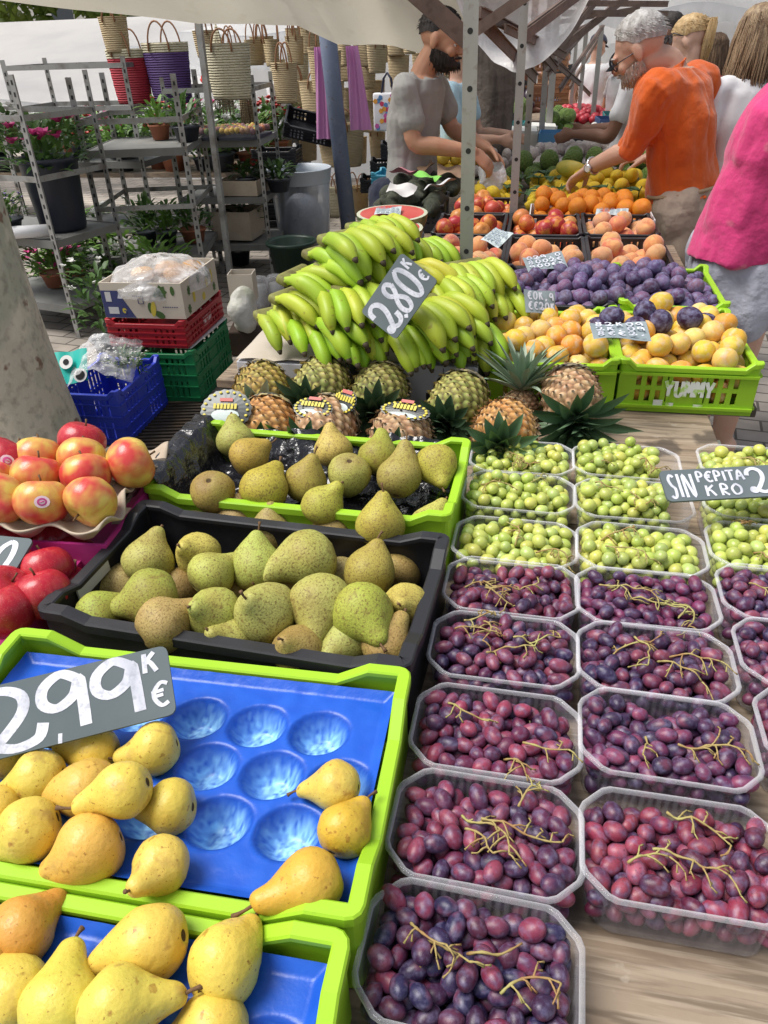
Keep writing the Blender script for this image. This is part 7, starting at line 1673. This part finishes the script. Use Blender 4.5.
# brown produce stands at the far left side of the aisle
for k,(x,y,z) in enumerate(((-.25,8.3,.9),(-.02,9.0,.95),(-.5,9.4,.9),(.1,9.8,.8),(-.1,9.3,1.15))):
    big_crate('wooden_crate','brown wooden produce crate stacked at the far stall, %s'%('nearest','second','left one','low one','topmost')[k],(x,y,z),rnd.uniform(-10,10),.36,.3,.2,M('brown_crate_wood',(.28,.14,.07),.7))
heap('aubergine','aubergine','dark aubergine piled in front of the brown crates','aubergines far back',[simple('aubergine_mesh',M('aubergine_skin',(.03,.015,.03),.3),el=1.6)],-.42,8.0,.2,.25,.88,.045,40,None,0,59,hz=.1)
# greenery between the seller and the pole, bits on the left of the table
heap('mango','mango','yellow green mango in the low heap behind the seller\'s hands','mangoes behind the seller',PEP,-.62,4.9,.26,.14,.79,.04,40,None,0,60,hz=.08)

# dense plants behind the racks on a low staging
o=thing('plant_staging','long low wooden staging full of plants behind the racks','table',loc=(-4.6,7.4,0)); mb=MB(); mb.box((0,0,.5),(4.2,1.2,.04)); mb.build('top',wood,o)
for sx in (-2,2): mb=MB(); mb.box((sx,0,.24),(.06,1.1,.48)); mb.build('leg',wood,o)
protos=[plant('potted_plant','bushy green plant on the staging behind the racks',(-6.5,7.3,.52),.24,.30,150,leafB,seed=71,potm=terr,pr=.1,ph=.12,ll=.13,lw=.04),
 plant('potted_plant','red flowering plant on the staging behind the racks',(-6.0,7.4,.52),.22,.28,130,leafA,flower=redF,nf=22,seed=72,potm=terr,pr=.1,ph=.12,ll=.12,lw=.04,fr=.035),
 plant('potted_plant','pink flowering plant on the staging behind the racks',(-5.5,7.4,.52),.22,.26,130,leafB,flower=pinkF,nf=22,seed=73,potm=darkpot,pr=.1,ph=.12,ll=.12,lw=.04,fr=.035),
 plant('potted_plant','white flowering plant on the staging behind the racks',(-5.0,7.4,.52),.22,.30,130,leafA,flower=leafW,nf=22,seed=74,potm=darkpot,pr=.1,ph=.12,ll=.12,lw=.04,fr=.035)]
for q in protos: q['group']='plants crowded on the staging behind the racks'
g=random.Random(77)
for k in range(34):
    q=protos[k%4]; x=-6.6+.245*(k%17)+g.uniform(-.06,.06); y=7.0+.75*(k//17)+g.uniform(-.1,.1)
    dup(q,loc=(x,y,.52),rot=(0,0,g.uniform(0,6.3)),scale=g.uniform(.85,1.25))
floorp=['leafy plant crowded on the ground under the racks']
for k in range(16):
    x=-3.8+.09*k+g.uniform(-.1,.1); y=4.9+g.uniform(-.3,.9); 
    d=dup(protos[(0,3,0,2)[k%4]],loc=(x,y,.004),rot=(0,0,g.uniform(0,6.3)),scale=g.uniform(.7,1.0),label=('bushy green','white flowering','bushy green','pink flowering')[k%4]+' plant crowded on the ground under the racks',group='plants on the ground under the racks')
for k in range(10):
    x=-2.75+.22*k; basket('straw basket standing on the ground at the bag stall',(x,7.6+g.uniform(-.1,.1),.004),.13,.26,straw if k%3 else strawP,rz=k,group='straw baskets on the ground at the bag stall')
for k in range(9):
    x=-2.9+.20*k+g.uniform(-.04,.04); basket('straw basket hanging high under the far canvas of the bag stall',(x,7.4+g.uniform(-.2,.2),1.30+g.uniform(-.12,.10)),g.uniform(.08,.11),g.uniform(.18,.24),straw,rz=k,group='high straw baskets under the far canvas')
# ================================================================ light
w=bpy.data.worlds.new('World'); SC.world=w; w.use_nodes=True; nt=w.node_tree; nt.nodes.clear()
o=nt.nodes.new('ShaderNodeOutputWorld'); bg=nt.nodes.new('ShaderNodeBackground'); sk=nt.nodes.new('ShaderNodeTexSky'); sk.sky_type='NISHITA'; sk.sun_disc=False
SUN_EL,SUN_AZ=R(62),R(-100)      # compass: 0 = +Y, clockwise
sk.sun_elevation=SUN_EL; sk.sun_rotation=SUN_AZ; sk.air_density=1.2; sk.dust_density=3.0; sk.ozone_density=.6
hs=nt.nodes.new('ShaderNodeHueSaturation'); hs.inputs['Saturation'].default_value=.45
nt.links.new(sk.outputs[0],hs.inputs['Color']); nt.links.new(hs.outputs[0],bg.inputs[0]); nt.links.new(bg.outputs[0],o.inputs[0]); bg.inputs[1].default_value=.15
l=bpy.data.lights.new('sun','SUN'); lo=bpy.data.objects.new('sun',l); COL.objects.link(lo); l.energy=4.2; l.angle=R(34); l.color=(1,.96,.90)
d=Vector((math.sin(SUN_AZ)*math.cos(SUN_EL),math.cos(SUN_AZ)*math.cos(SUN_EL),math.sin(SUN_EL)))
lo.rotation_mode='QUATERNION'; lo.rotation_quaternion=d.to_track_quat('Z','Y')
SC.view_settings.view_transform='Standard'; SC.view_settings.look='None'; SC.view_settings.exposure=0; SC.view_settings.gamma=1
SC.cycles.max_bounces=8; SC.cycles.transparent_max_bounces=16; SC.cycles.use_denoising=True; SC.cycles.caustics_reflective=False; SC.cycles.caustics_refractive=False
SC.cycles.sample_clamp_indirect=6
